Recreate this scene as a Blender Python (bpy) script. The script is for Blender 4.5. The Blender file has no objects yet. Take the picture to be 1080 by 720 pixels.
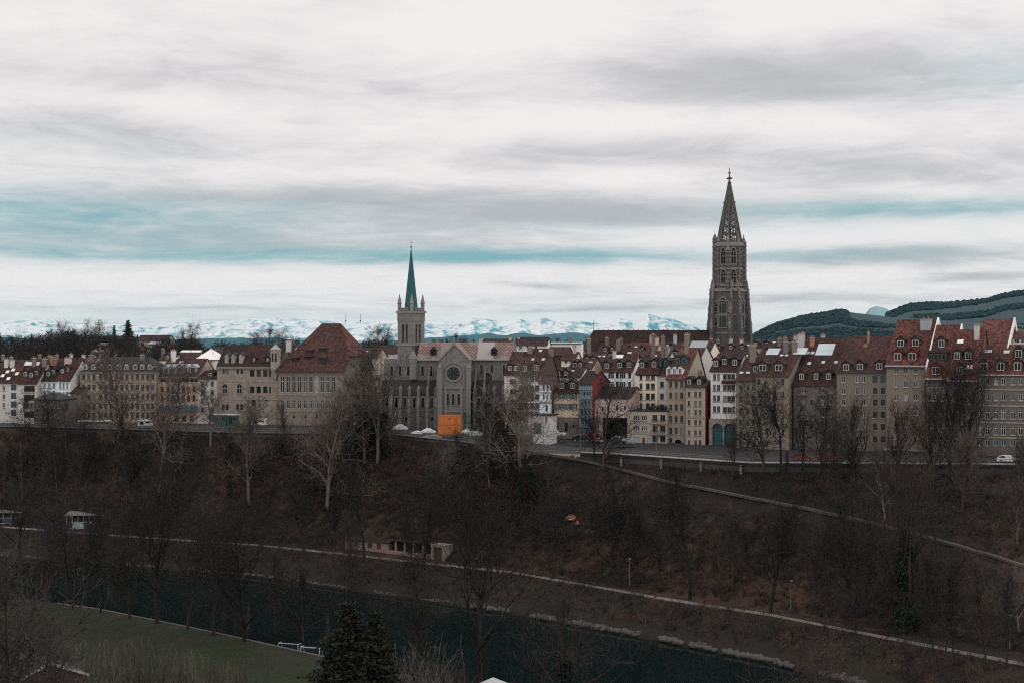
import bpy, bmesh, math, random
import numpy as np
from mathutils import Vector, noise as mnoise

# ------------------------------------------------------------------ camera, sky, sun, exposure
scene = bpy.context.scene
COL = scene.collection
FOC, CZ = 1500.0, 51.0          # focal length in photo pixels (1080 wide), camera height above the river
R = math.radians

cam_data = bpy.data.cameras.new('camera')
cam_data.lens = 50.0
cam_data.sensor_width = 36.0
cam_data.clip_start = 1.0
cam_data.clip_end = 120000.0
cam = bpy.data.objects.new('camera', cam_data)
COL.objects.link(cam)
cam.location = (0, 0, CZ)
cam.rotation_euler = (R(90), 0, 0)
scene.camera = cam

SUN_EL, SUN_AZ = 32.0, 62.0     # behind the clouds, off to the right
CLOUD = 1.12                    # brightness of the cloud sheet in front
world = bpy.data.worlds.new('World')
scene.world = world
world.use_nodes = True
wn = world.node_tree
wn.nodes.clear()


class S:
    """A scalar node socket with arithmetic."""
    tree = wn

    def __init__(self, s): self.s = s

    @staticmethod
    def m(op, *a, clamp=False):
        n = S.tree.nodes.new('ShaderNodeMath')
        n.operation = op
        n.use_clamp = clamp
        for i, v in enumerate(a):
            if isinstance(v, S): S.tree.links.new(v.s, n.inputs[i])
            else: n.inputs[i].default_value = v
        return S(n.outputs[0])

    def __add__(self, o): return S.m('ADD', self, o)
    def __sub__(self, o): return S.m('SUBTRACT', self, o)
    def __mul__(self, o): return S.m('MULTIPLY', self, o)
    def __truediv__(self, o): return S.m('DIVIDE', self, o)
    __radd__ = __add__
    __rmul__ = __mul__
    def __rsub__(self, o): return S.m('SUBTRACT', o, self)


def smooth(x, a, b):
    n = S.tree.nodes.new('ShaderNodeMapRange')
    n.interpolation_type = 'SMOOTHSTEP'
    S.tree.links.new(x.s, n.inputs[0])
    n.inputs[1].default_value = a
    n.inputs[2].default_value = b
    return S(n.outputs[0])


def xyz(a, b, c):
    n = S.tree.nodes.new('ShaderNodeCombineXYZ')
    for i, v in enumerate((a, b, c)):
        if isinstance(v, S): S.tree.links.new(v.s, n.inputs[i])
        else: n.inputs[i].default_value = v
    return n.outputs[0]


def nz(vec, scale, detail=5, rough=.55, dist=0.0, dim='3D'):
    n = S.tree.nodes.new('ShaderNodeTexNoise')
    n.noise_dimensions = dim
    S.tree.links.new(vec, n.inputs['Vector'])
    n.inputs['Scale'].default_value = scale
    n.inputs['Detail'].default_value = detail
    n.inputs['Roughness'].default_value = rough
    n.inputs['Distortion'].default_value = dist
    return S(n.outputs['Fac'])


def mixc(f, a, b):
    n = S.tree.nodes.new('ShaderNodeMix')
    n.data_type = 'RGBA'
    for i, v in ((0, f), (6, a), (7, b)):
        if isinstance(v, S): S.tree.links.new(v.s, n.inputs[i])
        elif isinstance(v, bpy.types.NodeSocket): S.tree.links.new(v, n.inputs[i])
        elif isinstance(v, (int, float)): n.inputs[i].default_value = v
        else: n.inputs[i].default_value = (*v, 1)
    return n.outputs[2]


def build_sky():
    tc = wn.nodes.new('ShaderNodeTexCoord')
    sp = wn.nodes.new('ShaderNodeSeparateXYZ')
    wn.links.new(tc.outputs['Generated'], sp.inputs[0])
    x, y, z = (S(o) for o in sp.outputs)
    az = S.m('ARCTAN2', x, y)
    el = S.m('ARCSINE', z)
    warp = xyz(az * 4.0, el * 16.0, 0.0)
    w1 = nz(warp, .8, 4, .5) - 0.5
    w2 = nz(xyz(az * 4.0 + 9.0, el * 16.0, 3.0), .8, 4, .5) - 0.5
    a2 = aa = az + w1 * 0.08
    e2 = ee = el + w2 * 0.030

    a3, e3 = az + w1 * 0.05, el + w2 * 0.017

    def band(px, py, sx, sy, amp, calm=False):        # a cloud or a gap at a compass bearing and height
        a2, e2 = (a3, e3) if calm else (aa, ee)
        u, v = math.atan((px - 540) / FOC), math.atan((360 - py) / FOC)
        p = (a2 - u) * (FOC / sx)
        q = (e2 - v) * (FOC / sy)
        g = S.m('EXPONENT', (p * p + q * q) * -1.0)
        return g * amp

    gap = lambda *k: band(*k, calm=True)
    teal = gap(230, 269, 400, 10, .74) + gap(480, 275, 130, 6, .5) + gap(-20, 224, 190, 22, .60) + gap(190, 236, 260, 17, .34)
    teal = teal + gap(1030, 228, 170, 10, .52) + gap(880, 222, 160, 10, .32) + gap(690, 272, 230, 9, .30) + gap(1075, 92, 110, 36, .40)
    teal = teal + gap(20, 252, 260, 9, .34) + gap(330, 214, 180, 10, .22) + gap(640, 240, 200, 7, .2) + gap(930, 270, 160, 8, .3) + gap(120, 232, 330, 30, .12) + gap(900, 235, 320, 30, .20) + gap(60, 160, 200, 30, .16) + gap(560, 270, 320, 12, .12)
    grey = band(820, 85, 210, 36, .85) + band(300, 205, 280, 14, .5) + band(640, 228, 170, 12, .7)
    grey = grey + band(920, 275, 130, 9, .8) + band(1035, 295, 60, 5, .8) + band(120, 328, 260, 7, .25)
    grey = grey + band(70, 150, 160, 30, .38) + band(200, 90, 260, 26, .32) + band(660, 165, 260, 16, .35)
    grey = grey + band(560, 300, 60, 5, .5) + band(900, 190, 210, 20, .5) + band(300, 248, 420, 22, .45)
    grey = grey + band(820, 320, 160, 6, .45) + band(600, 325, 120, 5, .4) + band(480, 215, 200, 20, .35)
    white = band(620, 128, 150, 16, .5) + band(560, 40, 260, 40, .35) + band(250, 296, 420, 12, .40)
    white = white + band(900, 248, 320, 12, .55) + band(120, 120, 160, 16, .4) + band(620, 195, 220, 12, .4) + band(880, 30, 120, 24, .3)
    zz = S.m('MAXIMUM', z, 0.0) + 0.07
    plane = xyz(x / zz, y / zz, 0.0)
    big = nz(plane, 0.45, 10, .60, .5)
    puff = nz(plane, 1.7, 10, .64, .9)
    streak = nz(xyz(a2 * 8.0, e2 * 22.0, 1.0), 1.3, 10, .62, .3)
    low_ = nz(xyz(a2 * 7.0, e2 * 150.0, 7.0), 1.1, 10, .62, .5)
    wisp = nz(xyz(a2 * 16.0, e2 * 95.0, 4.0), 1.3, 10, .66, .6)
    tex = (big - 0.5) * 0.9 + (puff - 0.5) * 1.05 + (streak - 0.5) * 0.55 + (wisp - 0.5) * 0.5 + (low_ - 0.5) * smooth(e2, .10, .02) * 1.0
    g0 = S.m('ADD', grey - white * .9 + tex, 0.18, clamp=True)
    g = g0 * 0.7 + smooth(g0, .16, .78) * 0.3
    t0 = S.m('MULTIPLY', teal * (0.88 + (streak - 0.5) * .9 + (wisp - 0.5) * 1.0 + (low_ - .5) * .8), 1.0, clamp=True)
    t = t0 * 0.6 + smooth(t0, .10, .85) * 0.4
    cloud = mixc(g, (0.835, 0.785, 0.78), (0.46, 0.455, 0.475))
    nish = wn.nodes.new('ShaderNodeTexSky')
    nish.sky_type = 'NISHITA'
    nish.sun_disc = False
    nish.sun_elevation = R(SUN_EL)
    nish.sun_rotation = R(SUN_AZ)
    nish.air_density = 1.0
    nish.ozone_density = 3.0
    thin = mixc(0.05, (0.20, 0.40, 0.44), (0.5, 0.5, 0.5))
    cl2 = mixc(t, cloud, thin)
    # unseen sky overhead and behind the camera, brightened to light the town fronts
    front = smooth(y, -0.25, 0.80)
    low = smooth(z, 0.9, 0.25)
    sky_boost = 1.52 - front * low * 0.52
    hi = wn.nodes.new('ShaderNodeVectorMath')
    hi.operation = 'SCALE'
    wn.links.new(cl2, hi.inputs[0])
    wn.links.new((sky_boost * CLOUD).s, hi.inputs['Scale'])
    b1 = wn.nodes.new('ShaderNodeBackground')
    wn.links.new(nish.outputs[0], b1.inputs[0])
    b1.inputs[1].default_value = 0.06
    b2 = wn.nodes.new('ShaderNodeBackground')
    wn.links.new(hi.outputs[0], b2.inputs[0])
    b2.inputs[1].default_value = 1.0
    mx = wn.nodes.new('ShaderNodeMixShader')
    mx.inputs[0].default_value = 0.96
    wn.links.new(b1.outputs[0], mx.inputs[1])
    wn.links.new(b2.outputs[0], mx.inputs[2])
    out = wn.nodes.new('ShaderNodeOutputWorld')
    wn.links.new(mx.outputs[0], out.inputs[0])


build_sky()

sun_data = bpy.data.lights.new('sun', 'SUN')
sun_data.energy = 0.7
sun_data.angle = R(25)
sun_data.color = (1.0, 0.95, 0.88)
sun = bpy.data.objects.new('sun', sun_data)
COL.objects.link(sun)
sun.rotation_euler = (R(-(90 - SUN_EL)), 0, R(-SUN_AZ))

vs = scene.view_settings
vs.view_transform = 'Standard'
vs.look = 'None'
vs.exposure = 0.0
vs.gamma = 1.0
vs.use_curve_mapping = False
scene.cycles.max_bounces = 5
scene.cycles.diffuse_bounces = 2
scene.cycles.glossy_bounces = 2
scene.cycles.transmission_bounces = 2
scene.cycles.volume_bounces = 0
scene.cycles.sample_clamp_indirect = 3.0
scene.cycles.use_denoising = False
scene.cycles.denoiser = 'OPENIMAGEDENOISE'
scene.cycles.denoising_input_passes = 'RGB_ALBEDO_NORMAL'
scene.cycles.denoising_prefilter = 'ACCURATE'
scene.cycles.filter_width = 1.15

# ------------------------------------------------------------------ helpers
rng = random.Random(11)


def tag(o, label=None, cat=None, group=None, kind=None):
    if label: o['label'] = label
    if cat: o['category'] = cat
    if group: o['group'] = group
    if kind: o['kind'] = kind
    return o


def empty(name, loc, rz=0.0):
    o = bpy.data.objects.new(name, None)
    o.empty_display_size = 0.5
    o.location = loc
    o.rotation_euler = (0, 0, rz)
    COL.objects.link(o)
    return o


def link(name, me, parent=None):
    o = bpy.data.objects.new(name, me)
    COL.objects.link(o)
    if parent is not None: o.parent = parent
    return o


def np_mesh(name, verts, faces, mats, midx=None, smooth_=False):
    """verts (n,3) array, faces (m,k) array of equal-sized polygons."""
    me = bpy.data.meshes.new(name)
    verts = np.asarray(verts, dtype=np.float32)
    faces = np.asarray(faces, dtype=np.int32)
    n, k = faces.shape
    me.vertices.add(len(verts))
    me.vertices.foreach_set('co', verts.ravel())
    me.loops.add(n * k)
    me.loops.foreach_set('vertex_index', faces.ravel())
    me.polygons.add(n)
    me.polygons.foreach_set('loop_start', np.arange(0, n * k, k, dtype=np.int32))
    for m in mats: me.materials.append(m)
    if midx is not None: me.polygons.foreach_set('material_index', np.asarray(midx, dtype=np.int32))
    if smooth_: me.polygons.foreach_set('use_smooth', np.ones(n, dtype=bool))
    me.update(calc_edges=True)
    me.validate()
    return me


class MB:
    """Collects polygons and links them as one mesh."""
    def __init__(self): self.v, self.f, self.mi = [], [], []

    def poly(self, pts, m=0):
        b = len(self.v)
        self.v += [tuple(p) for p in pts]
        self.f.append(tuple(range(b, b + len(pts))))
        self.mi.append(m)

    def box(self, x0, x1, y0, y1, z0, z1, m=0):
        b = len(self.v)
        self.v += [(x0, y0, z0), (x1, y0, z0), (x1, y1, z0), (x0, y1, z0), (x0, y0, z1), (x1, y0, z1), (x1, y1, z1), (x0, y1, z1)]
        for q in ((0, 3, 2, 1), (4, 5, 6, 7), (0, 1, 5, 4), (1, 2, 6, 5), (2, 3, 7, 6), (3, 0, 4, 7)):
            self.f.append(tuple(b + i for i in q))
            self.mi.append(m)

    def prism(self, low, high, m=0):
        """two matching rings of points, closed."""
        n = len(low)
        b = len(self.v)
        self.v += [tuple(p) for p in low] + [tuple(p) for p in high]
        for i in range(n):
            j = (i + 1) % n
            self.f.append((b + i, b + j, b + n + j, b + n + i))
            self.mi.append(m)
        self.f.append(tuple(b + i for i in reversed(range(n)))); self.mi.append(m)
        self.f.append(tuple(b + n + i for i in range(n))); self.mi.append(m)

    def ring(self, cx, cy, z0, z1, r0, r1, n=8, rot=0.0, m=0):
        lo = [(cx + r0 * math.cos(rot + 2 * math.pi * i / n), cy + r0 * math.sin(rot + 2 * math.pi * i / n), z0) for i in range(n)]
        hi = [(cx + r1 * math.cos(rot + 2 * math.pi * i / n), cy + r1 * math.sin(rot + 2 * math.pi * i / n), z1) for i in range(n)]
        self.prism(lo, hi, m)

    def bar(self, p0, p1, r0, r1=None, n=4, m=0):
        r1 = r0 if r1 is None else r1
        p0, p1 = Vector(p0), Vector(p1)
        d = (p1 - p0).normalized()
        a = d.cross(Vector((0, 0, 1) if abs(d.z) < .9 else (1, 0, 0))).normalized()
        c = d.cross(a)
        ph = math.pi / n
        ring = [a * math.cos(ph + 2 * math.pi * i / n) + c * math.sin(ph + 2 * math.pi * i / n) for i in range(n)]
        self.prism([p0 + q * r0 for q in ring], [p1 + q * r1 for q in ring], m)

    def mesh(self, name, mats):
        me = bpy.data.meshes.new(name)
        me.from_pydata(self.v, [], self.f)
        if not isinstance(mats, (list, tuple)): mats = [mats]
        for m in mats: me.materials.append(m)
        me.polygons.foreach_set('material_index', self.mi)
        bm = bmesh.new()
        bm.from_mesh(me)
        bmesh.ops.recalc_face_normals(bm, faces=bm.faces)
        bm.to_mesh(me)
        bm.free()
        me.update()
        return me

    def build(self, name, mats, parent=None):
        return link(name, self.mesh(name, mats), parent)


# ------------------------------------------------------------------ materials
MATS = {}


def mat(key, color, kind='plain', rough=.85, amt=.25, scale=1.0, color2=None, vary=.12, metal=0.0, color3=None):
    if key in MATS: return MATS[key]
    m = bpy.data.materials.new(key)
    MATS[key] = m
    m.use_nodes = True
    nt = m.node_tree
    S.tree = nt
    bs = nt.nodes['Principled BSDF']
    bs.inputs['Roughness'].default_value = rough
    bs.inputs['Metallic'].default_value = metal
    bs.inputs['Specular IOR Level'].default_value = .18
    tc = nt.nodes.new('ShaderNodeTexCoord')
    oc = tc.outputs['Object']
    sp = nt.nodes.new('ShaderNodeSeparateXYZ')
    nt.links.new(oc, sp.inputs[0])
    x, y, z = (S(o) for o in sp.outputs)
    oi = nt.nodes.new('ShaderNodeObjectInfo')
    rnd = S(oi.outputs['Random'])
    val = None
    c2 = color2 or tuple(c * .55 for c in color)
    bump = None
    if kind == 'plain':
        f = nz(oc, .7 * scale, 5)
        val = 1.0 + (f - .5) * amt * 2
        base = mixc(smooth(nz(oc, .25 * scale, 4), .42, .68) * .5, color, c2)
    elif kind == 'plaster':
        big = nz(oc, .16 * scale, 5, .6)
        fine = nz(oc, 2.2 * scale, 4, .6)
        st = nz(xyz(x * 1.5, y * 1.5, z * .12), 1.0, 4, .6)
        val = 1.0 + (big - .5) * amt * 1.6 + (fine - .5) * amt * 1.2 + (st - .5) * amt * 1.6
        base = mixc(smooth(st * .6 + big * .4, .50, .72) * .7, color, c2)
        bump = fine
    elif kind == 'stone':
        br = nt.nodes.new('ShaderNodeTexBrick')
        nt.links.new(xyz(x + y, z, 0.0), br.inputs[0])
        br.inputs['Scale'].default_value = 1.0 / 0.9
        br.inputs['Mortar Size'].default_value = .012
        br.inputs['Row Height'].default_value = .5
        br.inputs['Brick Width'].default_value = 1.1
        br.inputs['Color1'].default_value = (1, 1, 1, 1)
        br.inputs['Color2'].default_value = (.68, .66, .66, 1)
        br.inputs['Mortar'].default_value = (.55, .55, .55, 1)
        big = nz(oc, .14 * scale, 6, .65)
        st = nz(xyz(x * 1.1, y * 1.1, z * .1), 1.0, 4, .6)
        fine = nz(oc, 1.7, 5, .65)
        val = (1.0 + (big - .5) * amt * 2.2 + (st - .5) * amt * 1.8 + (fine - .5) * amt * 1.8)
        b0 = mixc(smooth(big * .5 + st * .5, .48, .66) * .75, color, c2)
        mm = nt.nodes.new('ShaderNodeMix')
        mm.data_type = 'RGBA'; mm.blend_type = 'MULTIPLY'
        mm.inputs[0].default_value = .8
        nt.links.new(b0, mm.inputs[6]); nt.links.new(br.outputs[0], mm.inputs[7])
        base = mm.outputs[2]
        bump = fine
    elif kind == 'tile':
        cells = nt.nodes.new('ShaderNodeTexVoronoi')
        nt.links.new(xyz(x * 2.6, y * 1.3 + z * 1.3, 0.0), cells.inputs['Vector'])
        cells.inputs['Scale'].default_value = 1.0
        cs = nt.nodes.new('ShaderNodeSeparateColor')
        nt.links.new(cells.outputs['Color'], cs.inputs[0])
        cr = S(cs.outputs[0])
        big = nz(oc, .22 * scale, 6, .65)
        mid = nz(oc, 1.1 * scale, 5, .7)
        row = S.m('SINE', (z + y * .3) * 14.0)
        val = 1.0 + (cr - .5) * amt * 1.7 + (mid - .5) * amt * 2.6 + row * .06
        base = mixc(smooth(big * .6 + mid * .4, .44, .60), color, c2)
        bump = mid
    elif kind == 'ground':
        big = nz(oc, .035 * scale, 6, .65)
        mid = nz(oc, .28 * scale, 6, .7)
        fine = nz(oc, 1.6 * scale, 5, .7)
        val = 1.0 + (mid - .5) * amt * 2.4 + (fine - .5) * amt * 2.0
        base = mixc(smooth(big * .55 + mid * .45, .42, .60), color, c2)
        if color3: base = mixc(smooth(nz(oc, .022, 6, .65) * .65 + mid * .35, .49, .60), base, color3)
        bump = fine
    elif kind == 'bark':
        f = nz(xyz(x * 3, y * 3, z * .6), 1.0, 4, .6)
        val = .8 + f * amt * 2 + (rnd - .5) * .5
        base = mixc(smooth(nz(oc, .35, 3), .4, .65), color, c2)
    k = (1.0 - vary) + rnd * (2 * vary)
    sc = nt.nodes.new('ShaderNodeVectorMath')
    sc.operation = 'SCALE'
    nt.links.new(base, sc.inputs[0])
    nt.links.new(S.m('MAXIMUM', val * k, .08).s, sc.inputs['Scale'])
    nt.links.new(sc.outputs[0], bs.inputs['Base Color'])
    if bump is not None:
        b = nt.nodes.new('ShaderNodeBump')
        b.inputs['Strength'].default_value = .5
        b.inputs['Distance'].default_value = .08
        nt.links.new(bump.s, b.inputs['Height'])
        nt.links.new(b.outputs[0], bs.inputs['Normal'])
    S.tree = wn
    return m


def glass_mat(key, color, rough=.12):
    m = mat(key, color, 'plain', rough=rough, amt=.5, scale=1.5, vary=.45)
    m.node_tree.nodes['Principled BSDF'].inputs['Specular IOR Level'].default_value = .14
    return m


M = dict(
    glass=glass_mat('window_glass', (0.01, 0.0125, 0.0135)),
    glass_teal=glass_mat('teal_glass', (.02, .07, .08)),
    frame=mat('pale_window_frame', (0.504, 0.504, 0.48)),
    frame_dark=mat('dark_window_frame', (.055, .05, .047)),
    frame_grey=mat('grey_window_frame', (0.14, 0.14, 0.135)),
    shutter=mat('grey_green_shutter', (.07, .10, .10)),
    sill=mat('stone_sill', (0.29, 0.2682, 0.2392)),
    sky_lit=mat('skylight_glass', (.45, .52, .55), rough=.15, amt=.15),
    tile=mat('red_brown_tile', (0.04939, 0.02369, 0.02016), 'tile', amt=.55, color2=(0.02772, 0.0131, 0.0121)),
    tile_red=mat('rust_red_tile', (0.1032, 0.03784, 0.03027), 'tile', amt=.65, color2=(0.04816, 0.02339, 0.02064)),
    tile_townhall=mat('weathered_brown_tile', (0.0574, 0.02697, 0.02128), 'tile', amt=.6, color2=(0.0336, 0.01882, 0.01568)),
    tile_dark=mat('dark_brown_tile', (0.03528, 0.0194, 0.01764), 'tile', amt=.5, color2=(0.01999, 0.01294, 0.01294)),
    tile_mid=mat('maroon_tile', (0.05141, 0.02237, 0.01904), 'tile', amt=.6, color2=(0.02618, 0.01333, 0.01238)),
    slate=mat('grey_slate', (0.04, 0.0376, 0.0384), 'tile', amt=.4, color2=(0.024, 0.024, 0.0248)),
    copper=mat('green_copper', (0.028, 0.095, 0.098), 'plaster', amt=.35, color2=(0.014, 0.05, 0.053)),
    lead=mat('lead_flashing', (.30, .33, .34), 'plaster', amt=.25),
    white=mat('white_render', (0.6624, 0.6532, 0.644), 'plaster', amt=.14, color2=(0.4416, 0.4416, 0.4324)),
    white_blue=mat('blue_white_render', (0.65, 0.715, 0.741), 'plaster', amt=.16, color2=(0.429, 0.481, 0.507)),
    grey=mat('grey_render', (0.522, 0.5075, 0.4785), 'plaster', amt=.2),
    cream=mat('cream_render', (0.7371, 0.6665, 0.5441), 'plaster', amt=.16, color2=(0.4914, 0.4443, 0.3627)),
    yellow=mat('yellow_render', (0.66, 0.535, 0.41), 'plaster', amt=.14, color2=(0.5, 0.41, 0.31)),
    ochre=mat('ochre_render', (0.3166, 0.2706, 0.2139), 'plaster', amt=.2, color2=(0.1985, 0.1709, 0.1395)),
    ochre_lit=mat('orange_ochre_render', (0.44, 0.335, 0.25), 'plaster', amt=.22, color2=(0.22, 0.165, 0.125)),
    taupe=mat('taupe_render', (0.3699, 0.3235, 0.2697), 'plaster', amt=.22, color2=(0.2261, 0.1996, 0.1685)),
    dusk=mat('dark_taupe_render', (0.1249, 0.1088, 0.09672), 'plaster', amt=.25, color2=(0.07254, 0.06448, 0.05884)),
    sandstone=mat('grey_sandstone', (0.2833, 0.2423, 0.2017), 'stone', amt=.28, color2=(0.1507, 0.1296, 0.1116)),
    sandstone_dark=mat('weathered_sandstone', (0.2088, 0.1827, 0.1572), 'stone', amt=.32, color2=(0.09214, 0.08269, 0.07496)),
    sandstone_warm=mat('warm_sandstone', (0.3699, 0.2959, 0.2225), 'stone', amt=.26, color2=(0.2056, 0.1652, 0.1281)),
    church_stone=mat('green_grey_sandstone', (0.1845, 0.1777, 0.1625), 'stone', amt=.25, color2=(0.09594, 0.0945, 0.08901)),
    minster=mat('dark_grey_sandstone', (0.1126, 0.1086, 0.1053), 'stone', amt=.5, color2=(0.04752, 0.04628, 0.0459)),
    minster_pale=mat('carved_grey_sandstone', (0.215, 0.205, 0.197), 'stone', amt=.4, color2=(0.1, 0.096, 0.092)),
    curtain=mat('drawn_curtain', (.26, .255, .24), amt=.3, vary=.3),
    glass_grey=glass_mat('grey_glass', (.055, .062, .066)),  # lighter grey pane colour, otherwise like the window glass
    path_gravel_dark=mat('worn_path', (0.0884, 0.0782, 0.068), 'ground', amt=.4, scale=4, color2=(0.0544, 0.0476, 0.04216)),
    stem=mat('pale_stem', (0.133, 0.1155, 0.1015), 'bark', amt=.3, color2=(0.07, 0.0616, 0.0546), vary=.2),
    foothill=mat('hazy_forest', (.010, .075, .10), 'ground', amt=.3, scale=.02, color2=(.014, .085, .11), vary=0),  # teal of the distant air put into the colour, besides the haze volume
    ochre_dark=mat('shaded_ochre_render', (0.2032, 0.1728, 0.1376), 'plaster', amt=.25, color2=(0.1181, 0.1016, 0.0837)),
    taupe_dark=mat('shaded_taupe_render', (0.1937, 0.169, 0.1414), 'plaster', amt=.25, color2=(0.1134, 0.09969, 0.0837)),  # darker copies of ochre and taupe: dimness at the row's right end painted in
    church_trim=mat('church_trim_stone', (0.1997, 0.1914, 0.1782), 'plaster', amt=.3, color2=(0.1105, 0.1061, 0.1008)),
    red_wall=mat('dark_red_boarding', (.16, .032, .028), 'plaster', amt=.25),
    brown_wall=mat('brown_shingle', (.075, .048, .043), 'plaster', amt=.3),
    pink_wall=mat('faded_pink_render', (0.4914, 0.391, 0.364), 'plaster', amt=.35, color2=(0.234, 0.1833, 0.169)),
    blue_wall=mat('blue_grey_boarding', (.15, .20, .225), 'plaster', amt=.25),
    cornice=mat('stone_cornice', (0.2945, 0.2685, 0.2292), amt=.2),
    cornice_dark=mat('dark_eaves', (.06, .048, .043), amt=.2),
    gutter=mat('pale_gutter', (0.374, 0.385, 0.374), amt=.2),
    chimney=mat('chimney_render', (0.1674, 0.1457, 0.1302), 'plaster', amt=.3),
    chimney_white=mat('white_chimney', (0.4464, 0.4392, 0.4248), 'plaster', amt=.2),
    pot=mat('chimney_pot', (0.294, 0.161, 0.105)),
    iron=mat('dark_iron', (.012, .012, .013), rough=.9),
    steel=mat('galvanised_steel', (.20, .22, .23), rough=.5, metal=.4),
    concrete=mat('concrete', (0.17, 0.1632, 0.1564), 'plaster', amt=.3, color2=(0.0952, 0.0918, 0.0884)),
    wall_stone=mat('retaining_stone', (0.02856, 0.02584, 0.0238), 'stone', amt=.4, color2=(0.01496, 0.0136, 0.01292)),
    asphalt=mat('asphalt', (0.03101, 0.03101, 0.03198), 'ground', amt=.2, scale=3, color2=(0.02285, 0.02285, 0.02382)),
    paving=mat('pale_paving', (0.0408, 0.03971, 0.03917), 'ground', amt=.25, scale=4, color2=(0.02992, 0.02883, 0.02883)),
    gravel=mat('path_gravel', (0.1836, 0.1666, 0.153), 'ground', amt=.3, scale=4, color2=(0.1156, 0.1054, 0.0986)),
    litter=mat('leaf_litter', (0.01572, 0.01133, 0.00948), 'ground', amt=.75, scale=1.6, color2=(0.006705, 0.006242, 0.00578), vary=0, color3=(.050, .029, .0185)),
    bankgrass=mat('bank_grass', (0.01561, 0.01352, 0.00884), 'ground', amt=.7, scale=1.5, color2=(0.01352, 0.009104, 0.006502), vary=0),
    meadow=mat('meadow_grass', (0.0115, 0.0185, 0.0042), 'ground', amt=1.0, scale=.8, color2=(0.0095, 0.0120, 0.0045), vary=0, color3=(.0165, .0145, .0072)),
    farground=mat('far_ground', (.04, .04, .032), 'ground', amt=.3, scale=.2, vary=0),
    riverbed=mat('river_bed', (.02, .026, .025), vary=0),
    bark=mat('dark_bark', (0.02393, 0.02061, 0.01861), 'bark', amt=.3, color2=(0.01463, 0.01263, 0.01196), vary=.3),
    bark_mid=mat('brown_bark', (0.0457, 0.03672, 0.03101), 'bark', amt=.3, color2=(0.02774, 0.02285, 0.0204), vary=.25),
    bark_pale=mat('pale_bark', (0.1095, 0.0933, 0.07902), 'bark', amt=.35, color2=(0.05902, 0.05046, 0.04474), vary=.15),
    twig=mat('grey_twig', (0.02675, 0.02326, 0.02152), 'bark', amt=.25, color2=(0.01745, 0.01541, 0.01454), vary=.3),
    twig_warm=mat('warm_twig', (0.0578, 0.04487, 0.03604), 'bark', amt=.25, color2=(0.03536, 0.02788, 0.0238), vary=.25),
    twig_pale=mat('pale_twig', (0.1056, 0.08629, 0.07252), 'bark', amt=.25, color2=(0.06426, 0.05324, 0.0459), vary=.2),
    needle=mat('spruce_needle', (0.02479, 0.0257, 0.01652), 'bark', amt=.5, color2=(0.01377, 0.01469, 0.0101), vary=.2),
    ivy=mat('ivy_leaf', (.017, .024, .016), 'bark', amt=.5, color2=(.010, .014, .010), vary=.2),
    bush=mat('evergreen_leaf', (0.0136, 0.01904, 0.01292), 'bark', amt=.5, color2=(0.00748, 0.0102, 0.00748), vary=.2),
    forest=mat('forest_crowns', (0.00408, 0.02312, 0.0306), 'ground', amt=.35, scale=.25, color2=(0.0068, 0.0238, 0.02924), vary=.1),  # distance haze tint put into the crown colour
    field=mat('hill_pasture', (0.012, 0.03872, 0.04508), 'ground', amt=.4, scale=.03, color2=(0.0128, 0.03344, 0.04018), vary=0),  # pasture colour carries the same painted haze tint
    orange=mat('orange_paint', (0.52, 0.17, 0.045), amt=.12, rough=.5),
    carwhite=mat('white_car_paint', (.68, .69, .70), amt=.05, rough=.25),
    cardark=mat('dark_car_paint', (.025, .027, .032), amt=.05, rough=.2),
    carred=mat('red_car_paint', (.26, .035, .03), amt=.05, rough=.25),
    cargrey=mat('silver_car_paint', (.32, .36, .38), amt=.05, rough=.25),
    tyre=mat('tyre_rubber', (.016, .016, .016)),
    rim=mat('wheel_rim', (.3, .3, .31), rough=.35),
    tealpaint=mat('teal_paint', (.035, .10, .10), amt=.25),
    greenhouse=mat('pale_green_panel', (.34, .42, .42), 'plaster', amt=.5, color2=(.12, .15, .15)),
    tarp=mat('white_tarp', (.62, .66, .68), amt=.2),
    rock=mat('bank_rock', (0.1197, 0.1115, 0.1034), 'plain', amt=.4, vary=.4),
    rust_rock=mat('orange_sandstone', (.42, .22, .13), 'plain', amt=.4),
    goal=mat('pale_goal_paint', (.36, .44, .45), amt=.1),
    net=mat('goal_net', (.10, .13, .135), amt=.2),
)


def zat(y, D): return CZ - (y - 360) / FOC * D


def at(px, y, D):
    """a point seen at photo pixel (px, y), D metres ahead."""
    return ((px - 540) / FOC * D, D, zat(y, D))

# ------------------------------------------------------------------ terrain
FAR_PX = [-400, -150, 0, 270, 540, 700, 810, 1080, 1500]
FAR_Y = [552, 573, 586, 607, 646, 675, 697, 765, 900]
PATH_PX = [-400, 0, 117, 270, 350, 470, 540, 700, 810, 900, 1080, 1500]
PATH_Y = [535, 553, 562, 572, 580, 593, 600, 627, 643, 660, 693, 790]
EDGE_PX = [-400, 0, 60, 260, 410, 480, 560, 640, 790, 850, 960, 1080, 1500]
EDGE_Y = [446, 450, 451, 457, 458, 465, 476, 479, 489, 489, 490, 491, 500]
EDGE_Z = [29, 28.5, 28.4, 28, 28, 27.5, 26.8, 26.4, 26.0, 26.2, 26.9, 27.3, 28.5]


def feat(px):
    f = (CZ - 0.3) * FOC / (np.interp(px, FAR_PX, FAR_Y) - 360)
    n = f - np.interp(px, [-400, 0, 100, 270, 540, 700, 1080], [52, 56, 58, 70, 66, 66, 62])
    p = (CZ - 4.0) * FOC / (np.interp(px, PATH_PX, PATH_Y) - 360)
    ze = np.interp(px, EDGE_PX, EDGE_Z)
    e = (CZ - ze) * FOC / (np.interp(px, EDGE_PX, EDGE_Y) - 360)
    return n, f, p, e, ze


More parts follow.
